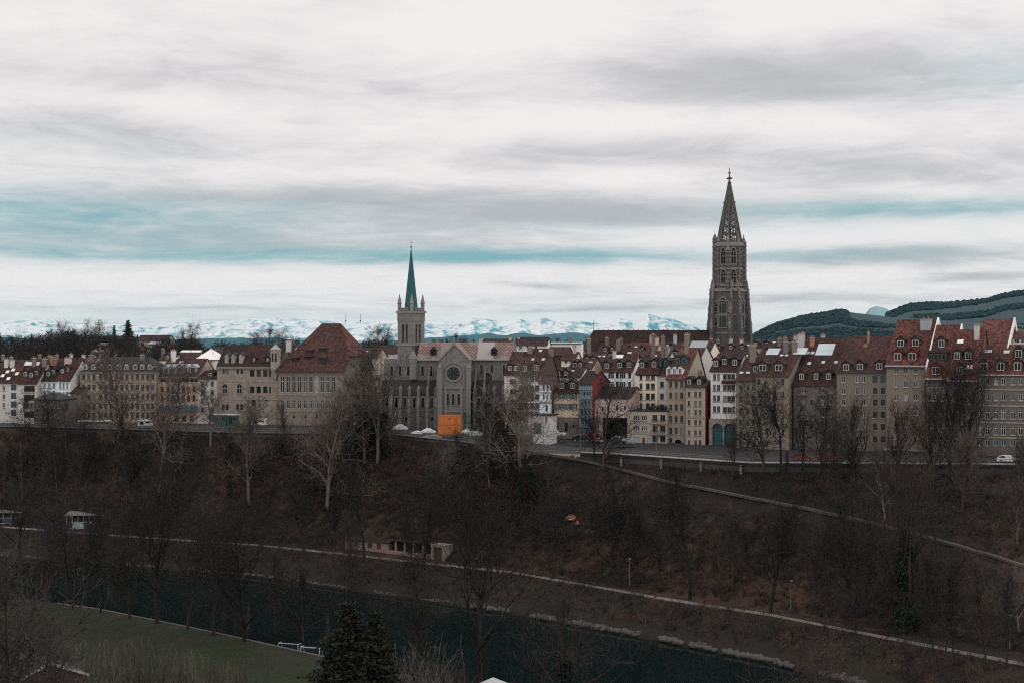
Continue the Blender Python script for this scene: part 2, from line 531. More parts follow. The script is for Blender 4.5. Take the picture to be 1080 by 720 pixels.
def tnoise(x, y):
    return mnoise.fractal(Vector((x * .045, y * .045, 3.3)), 1.0, 2.0, 4) * 1.5 + mnoise.noise(Vector((x * .3, y * .3, 1.0))) * .35


def profile(px):
    """(distance, height, zone) knots from the camera outwards."""
    n, f, p, e, ze = feat(px)
    toe = min(166.0, n - 9.0)
    dw = float(np.interp(px, [540, 600], [.7, 1.6]))
    pw = float(np.interp(px, [0, 540, 1080], [2.0, 2.3, 3.2]))
    k = [(8, 46.0, 0), (toe, 1.2, 0), (n - .6, 1.0, 1), (n - .55, 1.0, 2), (n + .5, -1.2, 3), (f - 1.2, -1.2, 3), (f + .1, .5, 4), (f + 3.5, 1.3, 4),
         (p - pw - .8, 3.7, 5), (p - pw, 4.0, 6), (p + 2.5, 4.0, 7), (p + 2.8, 4.1, 7), (p + 3.2, 4.4, 7), (e - .3, ze - dw - .1, 7), (e, ze - dw, 7), (e + .5, ze - .05, 8),
         (e + 14, ze + .15, 8), (e + 60, max(ze + 1, 29.0), 8), (e + 150, 31, 9), (700, 31, 9), (1500, 30, 9), (5000, 20, 9), (14000, 10, 9), (48000, 0, 9)]
    return k


ROWS = [26, 14, 1, 1, 6, 2, 3, 12, 1, 3, 1, 2, 44, 1, 1, 4, 4, 6, 5, 4, 4, 4, 4]
_PC = {}


def zterr(px, D):
    q = round(px * 2) / 2
    if q not in _PC: _PC[q] = profile(q)
    k = _PC[q]
    return float(np.interp(D, [a[0] for a in k], [a[1] for a in k])) + slope_noise(px, D)


def slope_noise(px, D):
    n, f, p, e, ze = feat(px)
    w = 0.0
    if p + 2 < D < e - 1: w = min(1, (D - p - 2) / 6, (e - 1 - D) / 6)
    elif f + 3 < D < p - 3: w = .3 * min(1, (D - f - 3) / 3, (p - 3 - D) / 3)
    elif D < n - 5: w = .35 * min(1, (n - 5 - D) / 10)
    return tnoise((px - 540) / FOC * D, D) * w if w > 0 else 0.0


def hit(px, y, d0=70.0):
    """where the ground is seen at photo pixel (px, y)."""
    D = d0
    while D < 1200:
        if zterr(px, D) >= zat(y, D): break
        D += .4
    return ((px - 540) / FOC * D, D, zterr(px, D))


def on_ground(x, y):
    return zterr(540 + x / y * FOC, y)


def build_terrain():
    cols = np.arange(-380, 1461, 4.0)
    V, NR = [], None
    mi_row = None
    for px in cols:
        k = profile(px)
        ds, zs, mi = [], [], []
        for i, cnt in enumerate(ROWS):
            (d0, z0, _), (d1, z1, zone) = k[i], k[i + 1]
            for j in range(cnt):
                t = j / cnt
                if d0 > 400: d = d0 * (d1 / d0) ** t
                else: d = d0 + (d1 - d0) * t
                ds.append(d); zs.append(z0 + (z1 - z0) * t); mi.append(zone)
        ds.append(k[-1][0]); zs.append(k[-1][1])
        for d, z in zip(ds, zs):
            V.append(((px - 540) / FOC * d, d, z + slope_noise(px, d)))
        NR = len(ds)
        mi_row = mi
    nc = len(cols)
    F, MI = [], []
    zone_mat = [0, 0, 1, 2, 3, 4, 5, 6, 7, 8]
    for c in range(nc - 1):
        for r in range(NR - 1):
            a = c * NR + r
            F.append((a, a + NR, a + NR + 1, a + 1))
            MI.append(zone_mat[mi_row[r]])
    mats = [M['meadow'], M['concrete'], M['riverbed'], M['bankgrass'], M['bankgrass'], M['gravel'], M['litter'], M['paving'], M['farground']]
    me = np_mesh('ground', V, F, mats, MI, True)
    o = link('ground', me)
    tag(o, 'wooded river bank, terrace and land running back to the mountains', 'ground', kind='structure')


build_terrain()


def water_material():
    m = bpy.data.materials.new('river_water')
    m.use_nodes = True
    nt = m.node_tree
    S.tree = nt
    bs = nt.nodes['Principled BSDF']
    tc = nt.nodes.new('ShaderNodeTexCoord')
    sp = nt.nodes.new('ShaderNodeSeparateXYZ')
    nt.links.new(tc.outputs['Object'], sp.inputs[0])
    x, y, z = (S(o) for o in sp.outputs)
    f = nz(xyz(x * .5 + y * .15, y * 1.3 - x * .5, 0.0), .6, 5, .6)
    g = nz(xyz(x * .1, y * .3, 0.0), .35, 3, .5)
    col = mixc(g, (.002, .007, .007), (.004, .010, .010))
    nt.links.new(col, bs.inputs['Base Color'])
    bs.inputs['Roughness'].default_value = .06
    bs.inputs['IOR'].default_value = 1.33
    bs.inputs['Specular IOR Level'].default_value = .3
    b = nt.nodes.new('ShaderNodeBump')
    b.inputs['Strength'].default_value = .06
    b.inputs['Distance'].default_value = .12
    nt.links.new((f + g * .6).s, b.inputs['Height'])
    nt.links.new(b.outputs[0], bs.inputs['Normal'])
    S.tree = wn
    return m


def ribbon(name, pts, mats, kind='structure', label=None, cat=None, skirt=0.0):
    """pts: list of (left xyz, right xyz) pairs."""
    mb = MB()
    for (a0, b0), (a1, b1) in zip(pts, pts[1:]):
        mb.poly((a0, b0, b1, a1))
        if skirt:
            mb.poly(((a0[0], a0[1], a0[2] - skirt), a0, a1, (a1[0], a1[1], a1[2] - skirt)))
    o = mb.build(name, mats)
    return tag(o, label, cat, kind=kind)


def polar(px, D, z): return ((px - 540) / FOC * D, D, z)


# river surface
ribbon('river', [(polar(px, feat(px)[0] - .4, 0.0), polar(px, feat(px)[1] + .3, 0.0)) for px in range(-380, 1461, 20)],
       water_material(), label='dark green river between the two banks', cat='river')
ribbon('kerb', [(polar(px, feat(px)[0] - 1.5, 1.13), polar(px, feat(px)[0] - .5, 1.12)) for px in range(60, 420, 10)],
       M['path_gravel_dark'], label='pale stone edge of the meadow above the water', cat='kerb', skirt=.2)
# road and kerb along the terrace edge
ribbon('road', [(polar(px, feat(px)[3] + 2.0, feat(px)[4] + .02), polar(px, feat(px)[3] + 8.5, feat(px)[4] + .10)) for px in range(520, 1461, 10)],
       M['asphalt'], label='asphalt road along the foot of the houses', cat='road')
ribbon('road_markings', [(polar(px, feat(px)[3] + 5.1, feat(px)[4] + .075), polar(px, feat(px)[3] + 5.3, feat(px)[4] + .077)) for px in range(525, 1461, 10)],
       M['white'], label='white centre line of the road', cat='road marking')
ribbon('kerb', [(polar(px, feat(px)[3] + .55, feat(px)[4] + .12), polar(px, feat(px)[3] + 1.9, feat(px)[4] + .14)) for px in range(-100, 1461, 10)],
       M['paving'], label='raised pavement along the terrace edge', cat='pavement', skirt=.4)


UPX, UPD = [], []


def upper_path():
    xs = [545, 580, 640, 695, 770, 840, 900, 946, 1000, 1080, 1180]
    ys = [476, 481, 491, 507, 521, 535, 547, 559, 573, 597, 628]
    pts = []
    for px in range(548, 1180, 6):
        x, d, z = hit(px, float(np.interp(px, xs, ys)))
        w = .8
        UPX.append(px); UPD.append(d)
        pts.append((polar(px, d - w, z + .25), polar(px, d + w, z + .35)))
    # even out the height along the way
    zz = [p[0][2] for p in pts]
    sm = [sum(zz[max(0, i - 5):i + 6]) / len(zz[max(0, i - 5):i + 6]) for i in range(len(zz))]
    pts = [((a[0], a[1], s), (b[0], b[1], s + .08)) for (a, b), s in zip(pts, sm)]
    ribbon('footpath', pts, M['path_gravel_dark'], label='narrow pale footpath climbing the wooded slope', cat='path', skirt=.45)


upper_path()


# ------------------------------------------------------------------ far hills and mountains
def mnf(x, y, z=0.0, o=5): return mnoise.fractal(Vector((x, y, z)), 1.0, 2.0, o)


def terrain_fan(name, px0, px1, step, Ds, zfun, mats, mfun, label, cat):
    V, F, MI = [], [], []
    cols = np.arange(px0, px1 + .1, step)
    for px in cols:
        for D in Ds: V.append(((px - 540) / FOC * D, D, zfun(px, D)))
    nr = len(Ds)
    for c in range(len(cols) - 1):
        for r in range(nr - 1):
            a = c * nr + r
            F.append((a, a + nr, a + nr + 1, a + 1))
            MI.append(mfun(cols[c], Ds[r]))
    o = link(name, np_mesh(name, V, F, mats, MI, True))
    return tag(o, label, cat, kind='structure')


G1 = ([740, 795, 805, 820, 845, 870, 885, 900, 930, 960, 1010, 1080, 1300], [366, 354, 348, 341, 334.5, 331.5, 328, 330.5, 333, 336, 340, 345, 350])
G2 = ([900, 930, 945, 960, 1000, 1040, 1062, 1080, 1160, 1300, 1460], [346, 335, 328, 322, 319, 315, 309, 307, 304, 306, 312])


def hill1(px, D):
    top = zat(np.interp(px, *G1), 2700)
    t = (D - 1500) / 1200.0
    s = max(0.0, min(1.0, t))
    s = s * s * (3 - 2 * s) if D <= 2700 else max(0, 1 - (D - 2700) / 900) ** .7
    x = (px - 540) / FOC * D
    return 22 + max(0, top - 22) * s + mnf(x * .004, D * .004, 2) * 7 * s


def hill2(px, D):
    top = zat(np.interp(px, *G2), 4000)
    t = (D - 2500) / 1500.0
    s = max(0.0, min(1.0, t))
    s = s ** .85 if D <= 4000 else max(0, 1 - (D - 4000) / 1400) ** .7
    x = (px - 540) / FOC * D
    return 18 + max(0, top - 18) * s + mnf(x * .0025, D * .0025, 5) * 9 * s


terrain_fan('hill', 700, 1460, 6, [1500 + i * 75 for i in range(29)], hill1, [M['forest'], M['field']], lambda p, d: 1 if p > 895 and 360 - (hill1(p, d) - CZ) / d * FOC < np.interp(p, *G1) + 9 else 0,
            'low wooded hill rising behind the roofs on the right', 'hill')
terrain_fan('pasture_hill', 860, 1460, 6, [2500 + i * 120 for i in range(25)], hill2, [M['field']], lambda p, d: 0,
            'higher hill with green pastures and a forested crest', 'hill')


def crowns(name, pts, label, cat):
    """a wood far off: thousands of lumpy crowns in one object."""
    ico = bmesh.new()
    bmesh.ops.create_icosphere(ico, subdivisions=1, radius=1)
    bv = np.array([v.co[:] for v in ico.verts])
    bf = np.array([[v.index for v in f.verts] for f in ico.faces])
    ico.free()
    r = np.random.RandomState(5)
    V, F = [], []
    for i, (x, y, z, w, h) in enumerate(pts):
        v = bv * (1 + (r.rand(len(bv), 1) - .5) * .45)
        v = v * np.array((w, w, h))
        v[:, 0] *= (1 - .25 * (v[:, 2] / h))
        V.append(v + np.array((x, y, z + h * .6)))
        F.append(bf + i * len(bv))
    o = link(name, np_mesh(name, np.concatenate(V), np.concatenate(F), [M['forest']]))
    return tag(o, label, cat, kind='stuff')


def hill_woods():
    r = random.Random(3)
    pts = []
    while len(pts) < 15000:
        px, D = r.uniform(730, 1300), r.uniform(1600, 3000)
        x = (px - 540) / FOC * D
        m = mnf(x * .0035, D * .0035, 8, 3)
        y1 = 360 - (hill1(px, D) - CZ) / D * FOC
        top = np.interp(px, *G1)
        open_field = px > 895 and y1 < top + 9 - max(0, (940 - px) * .03)
        if open_field and m < .45: continue
        if m < -.42: continue
        s = r.uniform(.7, 1.25)
        pts.append((x, D, hill1(px, D) - 1, 3.6 * s, 2.8 * s))
    crowns('wood', pts, 'dark leafless wood covering the low hill', 'wood')
    pts = []
    while len(pts) < 15000:
        px, D = r.uniform(890, 1420), r.uniform(2700, 4300)
        x = (px - 540) / FOC * D
        y2 = 360 - (hill2(px, D) - CZ) / D * FOC
        top = np.interp(px, *G2)
        m = mnf(x * .0022, D * .0022, 12, 3)
        dy = y2 - top
        crest = dy < 6 + 3 * m and px > 935
        midrow = abs(dy - 17 - 5 * mnf(x * .001, 4, 0, 2)) < 2.6
        lowr = dy > 26 and m > -.2
        if not (crest or midrow or lowr or m > .5): continue
        s = r.uniform(.7, 1.25)
        pts.append((x, D, hill2(px, D) - 1, 4.6 * s, 4 * s))
    crowns('crest_wood', pts, 'forest belts along the crest and slopes of the pasture hill', 'wood')


hill_woods()


def foothill(px, D):
    base = 10
    x = px * .012
    y_top = 356 + 3.0 * mnf(x, 1.0, 0, 4) - 4.5 * math.exp(-((px - 530) / 60) ** 2) - 4.0 * math.exp(-((px - 605) / 22) ** 2) + 5 * math.exp(-((px - 380) / 60) ** 2)
    top = zat(y_top, 11500)
    s = max(0.0, 1 - abs(D - 11500) / 2600.0)
    return base + max(0, top - base) * s ** .8 + mnf(px * .05, D * .0006, 3) * 12 * s


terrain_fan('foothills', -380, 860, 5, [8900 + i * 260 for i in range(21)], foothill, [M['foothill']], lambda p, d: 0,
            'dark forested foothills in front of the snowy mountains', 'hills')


def alps_material():
    m = bpy.data.materials.new('hazy_snowy_rock')
    m.use_nodes = True
    nt = m.node_tree
    S.tree = nt
    bs = nt.nodes['Principled BSDF']
    bs.inputs['Roughness'].default_value = .9
    bs.inputs['Specular IOR Level'].default_value = .1
    tc = nt.nodes.new('ShaderNodeTexCoord')
    oc = tc.outputs['Object']
    sp = nt.nodes.new('ShaderNodeSeparateXYZ')
    nt.links.new(oc, sp.inputs[0])
    x, y, z = (S(o) for o in sp.outputs)
    ge = nt.nodes.new('ShaderNodeNewGeometry')
    ns = nt.nodes.new('ShaderNodeSeparateXYZ')
    nt.links.new(ge.outputs['Normal'], ns.inputs[0])
    nx = S(ns.outputs[0]); nzz = S(ns.outputs[2])
    a = nz(xyz(x * .0012, y * .0004, z * .006), 1.0, 7, .62, .6)
    b = nz(xyz(x * .004, y * .001, z * .011), 1.0, 6, .65, .4)
    h = z * .0003
    snow = smooth(a * .9 + b * .8 + h * .6 - nx * .55 + nzz * .55, 1.14, 1.60)  # side-facing slopes turn teal: mountain shade painted into the colour
    col = mixc(snow, (.06, .225, .28), (.69, .69, .70))  # teal rock has the distance haze mixed into its colour
    nt.links.new(col, bs.inputs['Base Color'])
    S.tree = wn
    return m


ALP_X = [-380, -200, -100, 0, 15, 40, 60, 80, 100, 120, 150, 180, 215, 240, 270, 300, 330, 360, 380, 400, 420, 455, 480, 497, 512, 530, 548, 560, 569, 585, 603, 625, 640, 653, 668, 683, 696, 712, 730, 748, 800, 880]
ALP_Y = [342, 340, 341, 340, 337.5, 337, 340, 342, 340.5, 343, 344, 342, 340, 339, 337, 336.5, 338, 342, 340, 338.5, 339, 341, 339, 334.5, 337, 341, 338, 340, 335.5, 339, 338, 342, 341, 336.5, 339.5, 332, 336, 339, 345, 351, 356, 358]


def ridged(x, y, z, o=5):
    s, a, f, w = 0.0, .5, 1.0, 1.0
    for i in range(o):
        n = 1 - abs(mnoise.noise(Vector((x * f, y * f, z + i * 7.3))))* 2
        n = max(0, n) ** 2 * w
        s += n * a
        w = min(1, n * 1.6)
        a *= .5; f *= 2.1
    return s


def alps(px, D):
    top = zat(np.interp(px, ALP_X, ALP_Y), 38000) + 40
    if D <= 38000: t = max(0.0, (D - 25000) / 13000.0)
    else: t = max(0, 1 - (D - 38000) / 6000)
    r1 = ridged(px * .022 + .35 * mnoise.noise(Vector((px * .01, D * .0002, 1))), D * .00028, 3.0)
    r2 = ridged(px * .06, D * .0007, 9.0, 4)
    env = t ** .8
    h = (top - 5) * (env * .72 + .28 * env ** 2.5)
    return 5 + h + env * ((r1 - .45) * 330 * (1.15 - env) + (r2 - .4) * 130 * (1.25 - env))


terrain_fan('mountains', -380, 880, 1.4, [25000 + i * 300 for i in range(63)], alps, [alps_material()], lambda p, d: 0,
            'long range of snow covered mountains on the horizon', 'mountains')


def far_peak(px, D):
    y_top = np.interp(px, [890, 912, 917, 924, 934, 941, 952], [340, 332, 325.5, 323, 325, 329.5, 340])
    top = zat(y_top, 19000)
    s = max(0.0, 1 - abs(D - 19000) / 1500.0)
    return 5 + (top - 5) * s ** .9


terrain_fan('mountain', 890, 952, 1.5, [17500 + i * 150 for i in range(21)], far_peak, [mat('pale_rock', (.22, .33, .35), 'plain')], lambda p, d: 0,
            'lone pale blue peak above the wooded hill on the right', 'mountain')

# the air between the town and the mountains
HAZE = 6.5e-6


def haze():
    m = bpy.data.materials.new('haze')
    m.use_nodes = True
    nt = m.node_tree
    nt.nodes.remove(nt.nodes['Principled BSDF'])
    v = nt.nodes.new('ShaderNodeVolumePrincipled')
    v.inputs['Color'].default_value = (.22, .80, .92, 1)
    v.inputs['Density'].default_value = HAZE
    v.inputs['Anisotropy'].default_value = 0.0
    nt.links.new(v.outputs[0], nt.nodes['Material Output'].inputs['Volume'])
    mb = MB()
    mb.box(-34000, 34000, -600, 50000, -5, 860)
    o = mb.build('haze', m)
    tag(o, 'thin blue haze between the town and the mountains', 'haze', kind='stuff')


haze()

# ------------------------------------------------------------------ house builder
_WIN = {}


def window_mesh(w, h, style):
    """style: frame key + flags, e.g. 'frame|m|t|s|h' (mullion, transom, sill, shutters)."""
    key = (round(w, 1), round(h, 1), style)
    if key in _WIN: return _WIN[key]
    w, h = max(key[0], .5), max(key[1], .5)
    p = style.split('|')
    fr = M[p[0]]
    mb = MB()
    b = .09
    x0, x1 = -w / 2, w / 2
    y0, y1 = .10, .17
    mb.box(x0, x1, y0, y1, -h / 2, -h / 2 + b)
    mb.box(x0, x1, y0, y1, h / 2 - b, h / 2)
    mb.box(x0, x0 + b, y0, y1, -h / 2 + b, h / 2 - b)
    mb.box(x1 - b, x1, y0, y1, -h / 2 + b, h / 2 - b)
    if 'm' in p: mb.box(-.05, .05, y0 - .01, y1, -h / 2 + b, h / 2 - b)
    if '3' in p:
        for q in (-w / 6, w / 6): mb.box(q - .06, q + .06, y0 - .01, y1, -h / 2 + b, h / 2 - b)
    if 't' in p: mb.box(x0 + b, x1 - b, y0 - .012, y1, h * .18, h * .18 + .07)
    if 's' in p: mb.box(x0 - .12, x1 + .12, -.16, .1, -h / 2 - .16, -h / 2 - .002, 1)
    if 'l' in p: mb.box(x0 - .1, x1 + .1, -.05, .1, h / 2 + .002, h / 2 + .2, 1)
    if 'h' in p:
        for sx in (-1, 1):
            xa = sx * (w / 2 + .02)
            xb = sx * (w / 2 + .02 + w * .42)
            mb.box(min(xa, xb), max(xa, xb), -.07, -.015, -h / 2, h / 2, 2)
    pane = MB()
    pane.poly(((x0, .165, -h / 2), (x1, .165, -h / 2), (x1, .165, h / 2), (x0, .165, h / 2)))
    r = (mb.mesh('window', [fr, M['sill'], M['shutter']]), [pane.mesh('pane', M['glass_teal'] if 'T' in p else M[q]) for q in ('glass', 'glass_grey', 'curtain')])
    _WIN[key] = r
    return r


_ARCH = {}


def arch_mesh(w, h, pointed, bars):
    key = (round(w, 1), round(h, 1), pointed, bars)
    if key in _ARCH: return _ARCH[key]
    w, h = key[0], key[1]
    n = 7

    def outline(wd, top, bot):
        pts = [(-wd / 2, bot), (wd / 2, bot)]
        rise = wd * (.85 if pointed else .5)
        sp = top - rise
        for i in range(n + 1):
            t = i / n
            if pointed:
                a = t * math.pi / 2
                pts.append((wd / 2 * math.cos(a) ** .75, sp + rise * math.sin(a)))
            else:
                a = t * math.pi / 2
                pts.append((wd / 2 * math.cos(a), sp + rise * math.sin(a)))
        pts += [(-x, z) for x, z in reversed(pts[2:-1])]
        return pts
    t = min(.22, w * .18)
    o = outline(w + 2 * t, h / 2 + t, -h / 2 - t)
    i_ = outline(w, h / 2, -h / 2)
    mb = MB()
    for k in range(len(o)):
        j = (k + 1) % len(o)
        mb.poly([(o[k][0], -.16, o[k][1]), (o[j][0], -.16, o[j][1]), (i_[j][0], -.16, i_[j][1]), (i_[k][0], -.16, i_[k][1])])
        mb.poly([(i_[k][0], -.16, i_[k][1]), (i_[j][0], -.16, i_[j][1]), (i_[j][0], .0, i_[j][1]), (i_[k][0], .0, i_[k][1])])
        mb.poly([(o[k][0], -.16, o[k][1]), (o[j][0], -.16, o[j][1]), (o[j][0], .05, o[j][1]), (o[k][0], .05, o[k][1])])
    for q in range(bars):
        x = -w / 2 + w * (q + 1) / (bars + 1)
        mb.box(x - .06, x + .06, -.12, -.02, -h / 2, h / 2 - w * .3)
    if bars: mb.box(-w / 2, w / 2, -.11, -.02, h * .02, h * .02 + .14)
    pn = MB()
    pn.poly([(x, -.018, z) for x, z in i_])
    r = (mb.mesh('window', [M['sill']]), pn.mesh('pane', M['glass']))
    _ARCH[key] = r
    return r


class House:
    """One building.  Its front runs between photo columns x0 and x1 at D metres, turned by yaw degrees."""

    def __init__(s, name, label, cat, x0, x1, D, yaw, ybase, yeave, group=None):
        a = R(yaw)
        s.t = Vector((math.cos(a), -math.sin(a), 0))
        s.b = Vector((math.sin(a), math.cos(a), 0))
        um = ((x0 + x1) / 2 - 540) / FOC
        s.P = Vector((um * D, D, 0))
        s.D = D
        s.s0 = s.along(x0)
        s.W = s.along(x1) - s.s0
        s.O = s.P + s.t * s.s0
        s.z0 = zat(ybase, D)
        s.ze = zat(yeave, D)
        s.root = empty(name, (s.O.x, s.O.y, s.z0), -a)
        tag(s.root, label, cat, group)
        s.H = s.ze - s.z0
        s.rects, s.m = [], D / FOC
        s.rf, s.dep = .5, 10.0

    def along(s, px):
        u = (px - 540) / FOC
        return (u * s.P.y - s.P.x) / (s.t.x - u * s.t.y)

    def lx(s, px): return s.along(px) - s.s0

    def lz(s, px, y):
        D = (s.P + s.t * s.along(px)).y
        return zat(y, D) - s.z0

    # windows in rows and columns of photo pixels
    def win(s, cols, rows, w, h, style='frame|m|s', arch=None, bars=0):
        W, Hh = w * s.m, h * s.m
        for y in rows:
            for c in cols:
                x, z = s.lx(c), s.lz(c, y)
                if arch:
                    wm, pm = arch_mesh(W, Hh, arch == 'pointed', bars)
                    f = link('window', wm, s.root)
                    f.location = (x, 0, z)
                else:
                    wm, pm = window_mesh(W, Hh, style)
                    pm = pm[rng.choice((0, 0, 0, 0, 0, 0, 1, 1, 2))]
                    ww, hh = max(round(W, 1), .5), max(round(Hh, 1), .5)
                    s.rects.append((x - ww / 2, x + ww / 2, z - hh / 2, z + hh / 2))
                    f = link('window', wm, s.root)
                    f.location = (x, 0, z)
                link('pane', pm, f)
        return s

    def hole(s, c, y, w, h):
        x, z = s.lx(c), s.lz(c, y)
        s.rects.append((x - w * s.m / 2, x + w * s.m / 2, z - h * s.m / 2, z + h * s.m / 2))
        return x, z, w * s.m, h * s.m

    def door(s, c, y, w, h, m='tealpaint', name='door', arch=False):
        x, z, w, h = s.hole(c, y, w, h)
        mb = MB()
        mb.box(x - w / 2, x + w / 2, .12, .2, z - h / 2, z + h / 2)
        for k in range(1, 4): mb.box(x - w / 2 + .08, x + w / 2 - .08, .095, .12, z - h / 2 + h * k / 4 - .04, z - h / 2 + h * k / 4 + .04)
        d = mb.build(name, M[m], s.root)
        hb = MB()
        hb.box(x + w * .3, x + w * .36, .04, .09, z - .1, z + .1)
        hb.build('handle', M['steel'], d)
        return s

    def wall(s, m, depth=10.0, zr=None, rf=.5, cl=1.0, cr=1.0, side_mat=None):
        """shell with the window openings cut out of the front."""
        s.dep, s.rf = depth, rf
        W, H, d = s.W, s.H, depth
        lo = -4.0
        mb = MB()
        xs, zs = {0.0, W}, {lo, H}
        for x0, x1, z0, z1 in s.rects:
            xs |= {min(max(x0, 0), W), min(max(x1, 0), W)}
            zs |= {min(max(z0, lo), H), min(max(z1, lo), H)}
        xs, zs = sorted(xs), sorted(zs)
        for i in range(len(xs) - 1):
            run = None
            for j in range(len(zs) - 1):
                cx, cz = (xs[i] + xs[i + 1]) / 2, (zs[j] + zs[j + 1]) / 2
                inside = any(a < cx < b and c < cz < e for a, b, c, e in s.rects)
                if inside:
                    if run is not None: mb.poly(((xs[i], 0, zs[run]), (xs[i + 1], 0, zs[run]), (xs[i + 1], 0, zs[j]), (xs[i], 0, zs[j]))); run = None
                elif run is None: run = j
            if run is not None: mb.poly(((xs[i], 0, zs[run]), (xs[i + 1], 0, zs[run]), (xs[i + 1], 0, zs[-1]), (xs[i], 0, zs[-1])))
        for x0, x1, z0, z1 in s.rects:
            r = .24
            mb.poly(((x0, 0, z0), (x0, r, z0), (x0, r, z1), (x0, 0, z1)))
            mb.poly(((x1, 0, z0), (x1, 0, z1), (x1, r, z1), (x1, r, z0)))
            mb.poly(((x0, 0, z0), (x1, 0, z0), (x1, r, z0), (x0, r, z0)))
            mb.poly(((x0, 0, z1), (x0, r, z1), (x1, r, z1), (x1, 0, z1)))
        top = zr if zr is not None else H
        for x, c in ((0, cl), (W, cr)):
            zc = H + c * (top - H) - .12
            pts = [(x, 0, lo), (x, 0, H - .03), (x, c * rf * d, zc), (x, d - c * (1 - rf) * d, zc), (x, d, H - .03), (x, d, lo)]
            if top <= H + .05: pts = [(x, 0, lo), (x, 0, H), (x, d, H), (x, d, lo)]
            mb.poly(pts, 1)
        mb.poly(((0, d, lo), (W, d, lo), (W, d, H), (0, d, H)))
        mb.build('wall', [M[m], M[side_mat or m]], s.root)
        return s

    def ridge(s, yr, depth, rf):
        D = s.D + s.b.y * depth * rf
        return zat(yr, D) - s.z0

    def roof(s, m, yridge, depth=10.0, rf=.5, hl=0.0, hr=0.0, cl=1.0, cr=1.0, ov=.55, side=.25, wallm='taupe', side_mat=None, eaves='cornice_dark'):
        """pitched roof; hl/hr = ridge set in at either end, cl/cr = height share of a half hip (1 = gable, 0 = full hip)."""
        zr = s.ridge(yridge, depth, rf)
        s.zr, s.mslope = zr, (zr - s.H) / (rf * depth)
        s.wall(wallm, depth, zr, rf, cl, cr, side_mat)
        W, H, d = s.W, s.H, depth
        up = .10
        e0, e1 = -ov, d + ov
        z0 = H - ov * s.mslope + up
        zb = H - ov * (zr - H) / ((1 - rf) * d) + up
        L, Rr = -side, W + side
        zl, zrr = H + cl * (zr - H) + up, H + cr * (zr - H) + up
        A, B = (hl if cl < 1 else L, rf * d, zr + up), (W - hr if cr < 1 else Rr, rf * d, zr + up)
        fl = [(L, e0, z0), (Rr, e0, z0)]
        front, back = list(fl), [(Rr, e1, zb), (L, e1, zb)]
        if cr < 1: front.append((Rr, cr * rf * d if cr > 0 else e0, zrr if cr > 0 else z0))
        front += [B, A]
        if cl < 1: front.append((L, cl * rf * d if cl > 0 else e0, zl if cl > 0 else z0))
        if cl < 1: back.append((L, d - cl * (1 - rf) * d if cl > 0 else e1, zl if cl > 0 else zb))
        back += [A, B]
        if cr < 1: back.append((Rr, d - cr * (1 - rf) * d if cr > 0 else e1, zrr if cr > 0 else zb))

        def dedupe(p):
            q = []
            for a in p:
                if not q or (Vector(a) - Vector(q[-1])).length > .02: q.append(a)
            if (Vector(q[0]) - Vector(q[-1])).length < .02: q.pop()
            return q
        polys = [dedupe(front), dedupe(back)]
        if cr < 1:
            polys.append(dedupe([(Rr, cr * rf * d if cr > 0 else e0, zrr if cr > 0 else z0), (Rr, d - cr * (1 - rf) * d if cr > 0 else e1, zrr if cr > 0 else zb), B]))
        if cl < 1:
            polys.append(dedupe([(L, d - cl * (1 - rf) * d if cl > 0 else e1, zl if cl > 0 else zb), (L, cl * rf * d if cl > 0 else e0, zl if cl > 0 else z0), A]))
        mb = MB()
        for p in polys:
            mb.poly(p)
            mb.poly([(x, y, z - .2) for x, y, z in reversed(p)], 1)
        ring = [fl[0], fl[1]]
        edges = [(fl[0], fl[1]), ((Rr, e1, zb), (L, e1, zb))]
        if cr >= 1: edges += [(fl[1], B), (B, (Rr, e1, zb))]
        if cl >= 1: edges += [((L, e1, zb), A), (A, fl[0])]
        for a, b in edges:
            mb.poly((a, b, (b[0], b[1], b[2] - .2), (a[0], a[1], a[2] - .2)), 1)
        s.roof_ob = mb.build('roof', [M[m], M[eaves]], s.root)
        return s

    def flat(s, m, wallm, depth=10.0, over=.3, side_mat=None):
        s.wall(wallm, depth, None, side_mat=side_mat)
        mb = MB()
        mb.box(-over, s.W + over, -over, depth + over, s.H, s.H + .28)
        s.roof_ob = mb.build('roof', M[m], s.root)
        s.zr, s.mslope = s.H + .28, 0.0
        return s

    def band(s, y, h=.25, proud=.12, m='cornice', name='cornice', c=None):
        z = s.lz(540 if c is None else c, y) if c is not None else zat(y, s.D) - s.z0
        mb = MB()
        mb.box(-proud * .5, s.W + proud * .5, -proud, -.003, z - h / 2, z + h / 2)
        mb.build(name, M[m], s.root)
        return s

    def slope_pt(s, px, y):
        u, k = (px - 540) / FOC, (y - 360) / FOC
        q = u * s.b.x + s.b.y
        Ob = s.O.x * s.b.x + s.O.y * s.b.y
        ze = s.z0 + s.H + .1
        D = (CZ - ze + s.mslope * Ob) / (k + s.mslope * q)
        p = Vector((u * D, D, 0))
        yl = p.dot(s.b) - Ob
        return (p - s.O).dot(s.t), yl, zat(y, D) - s.z0

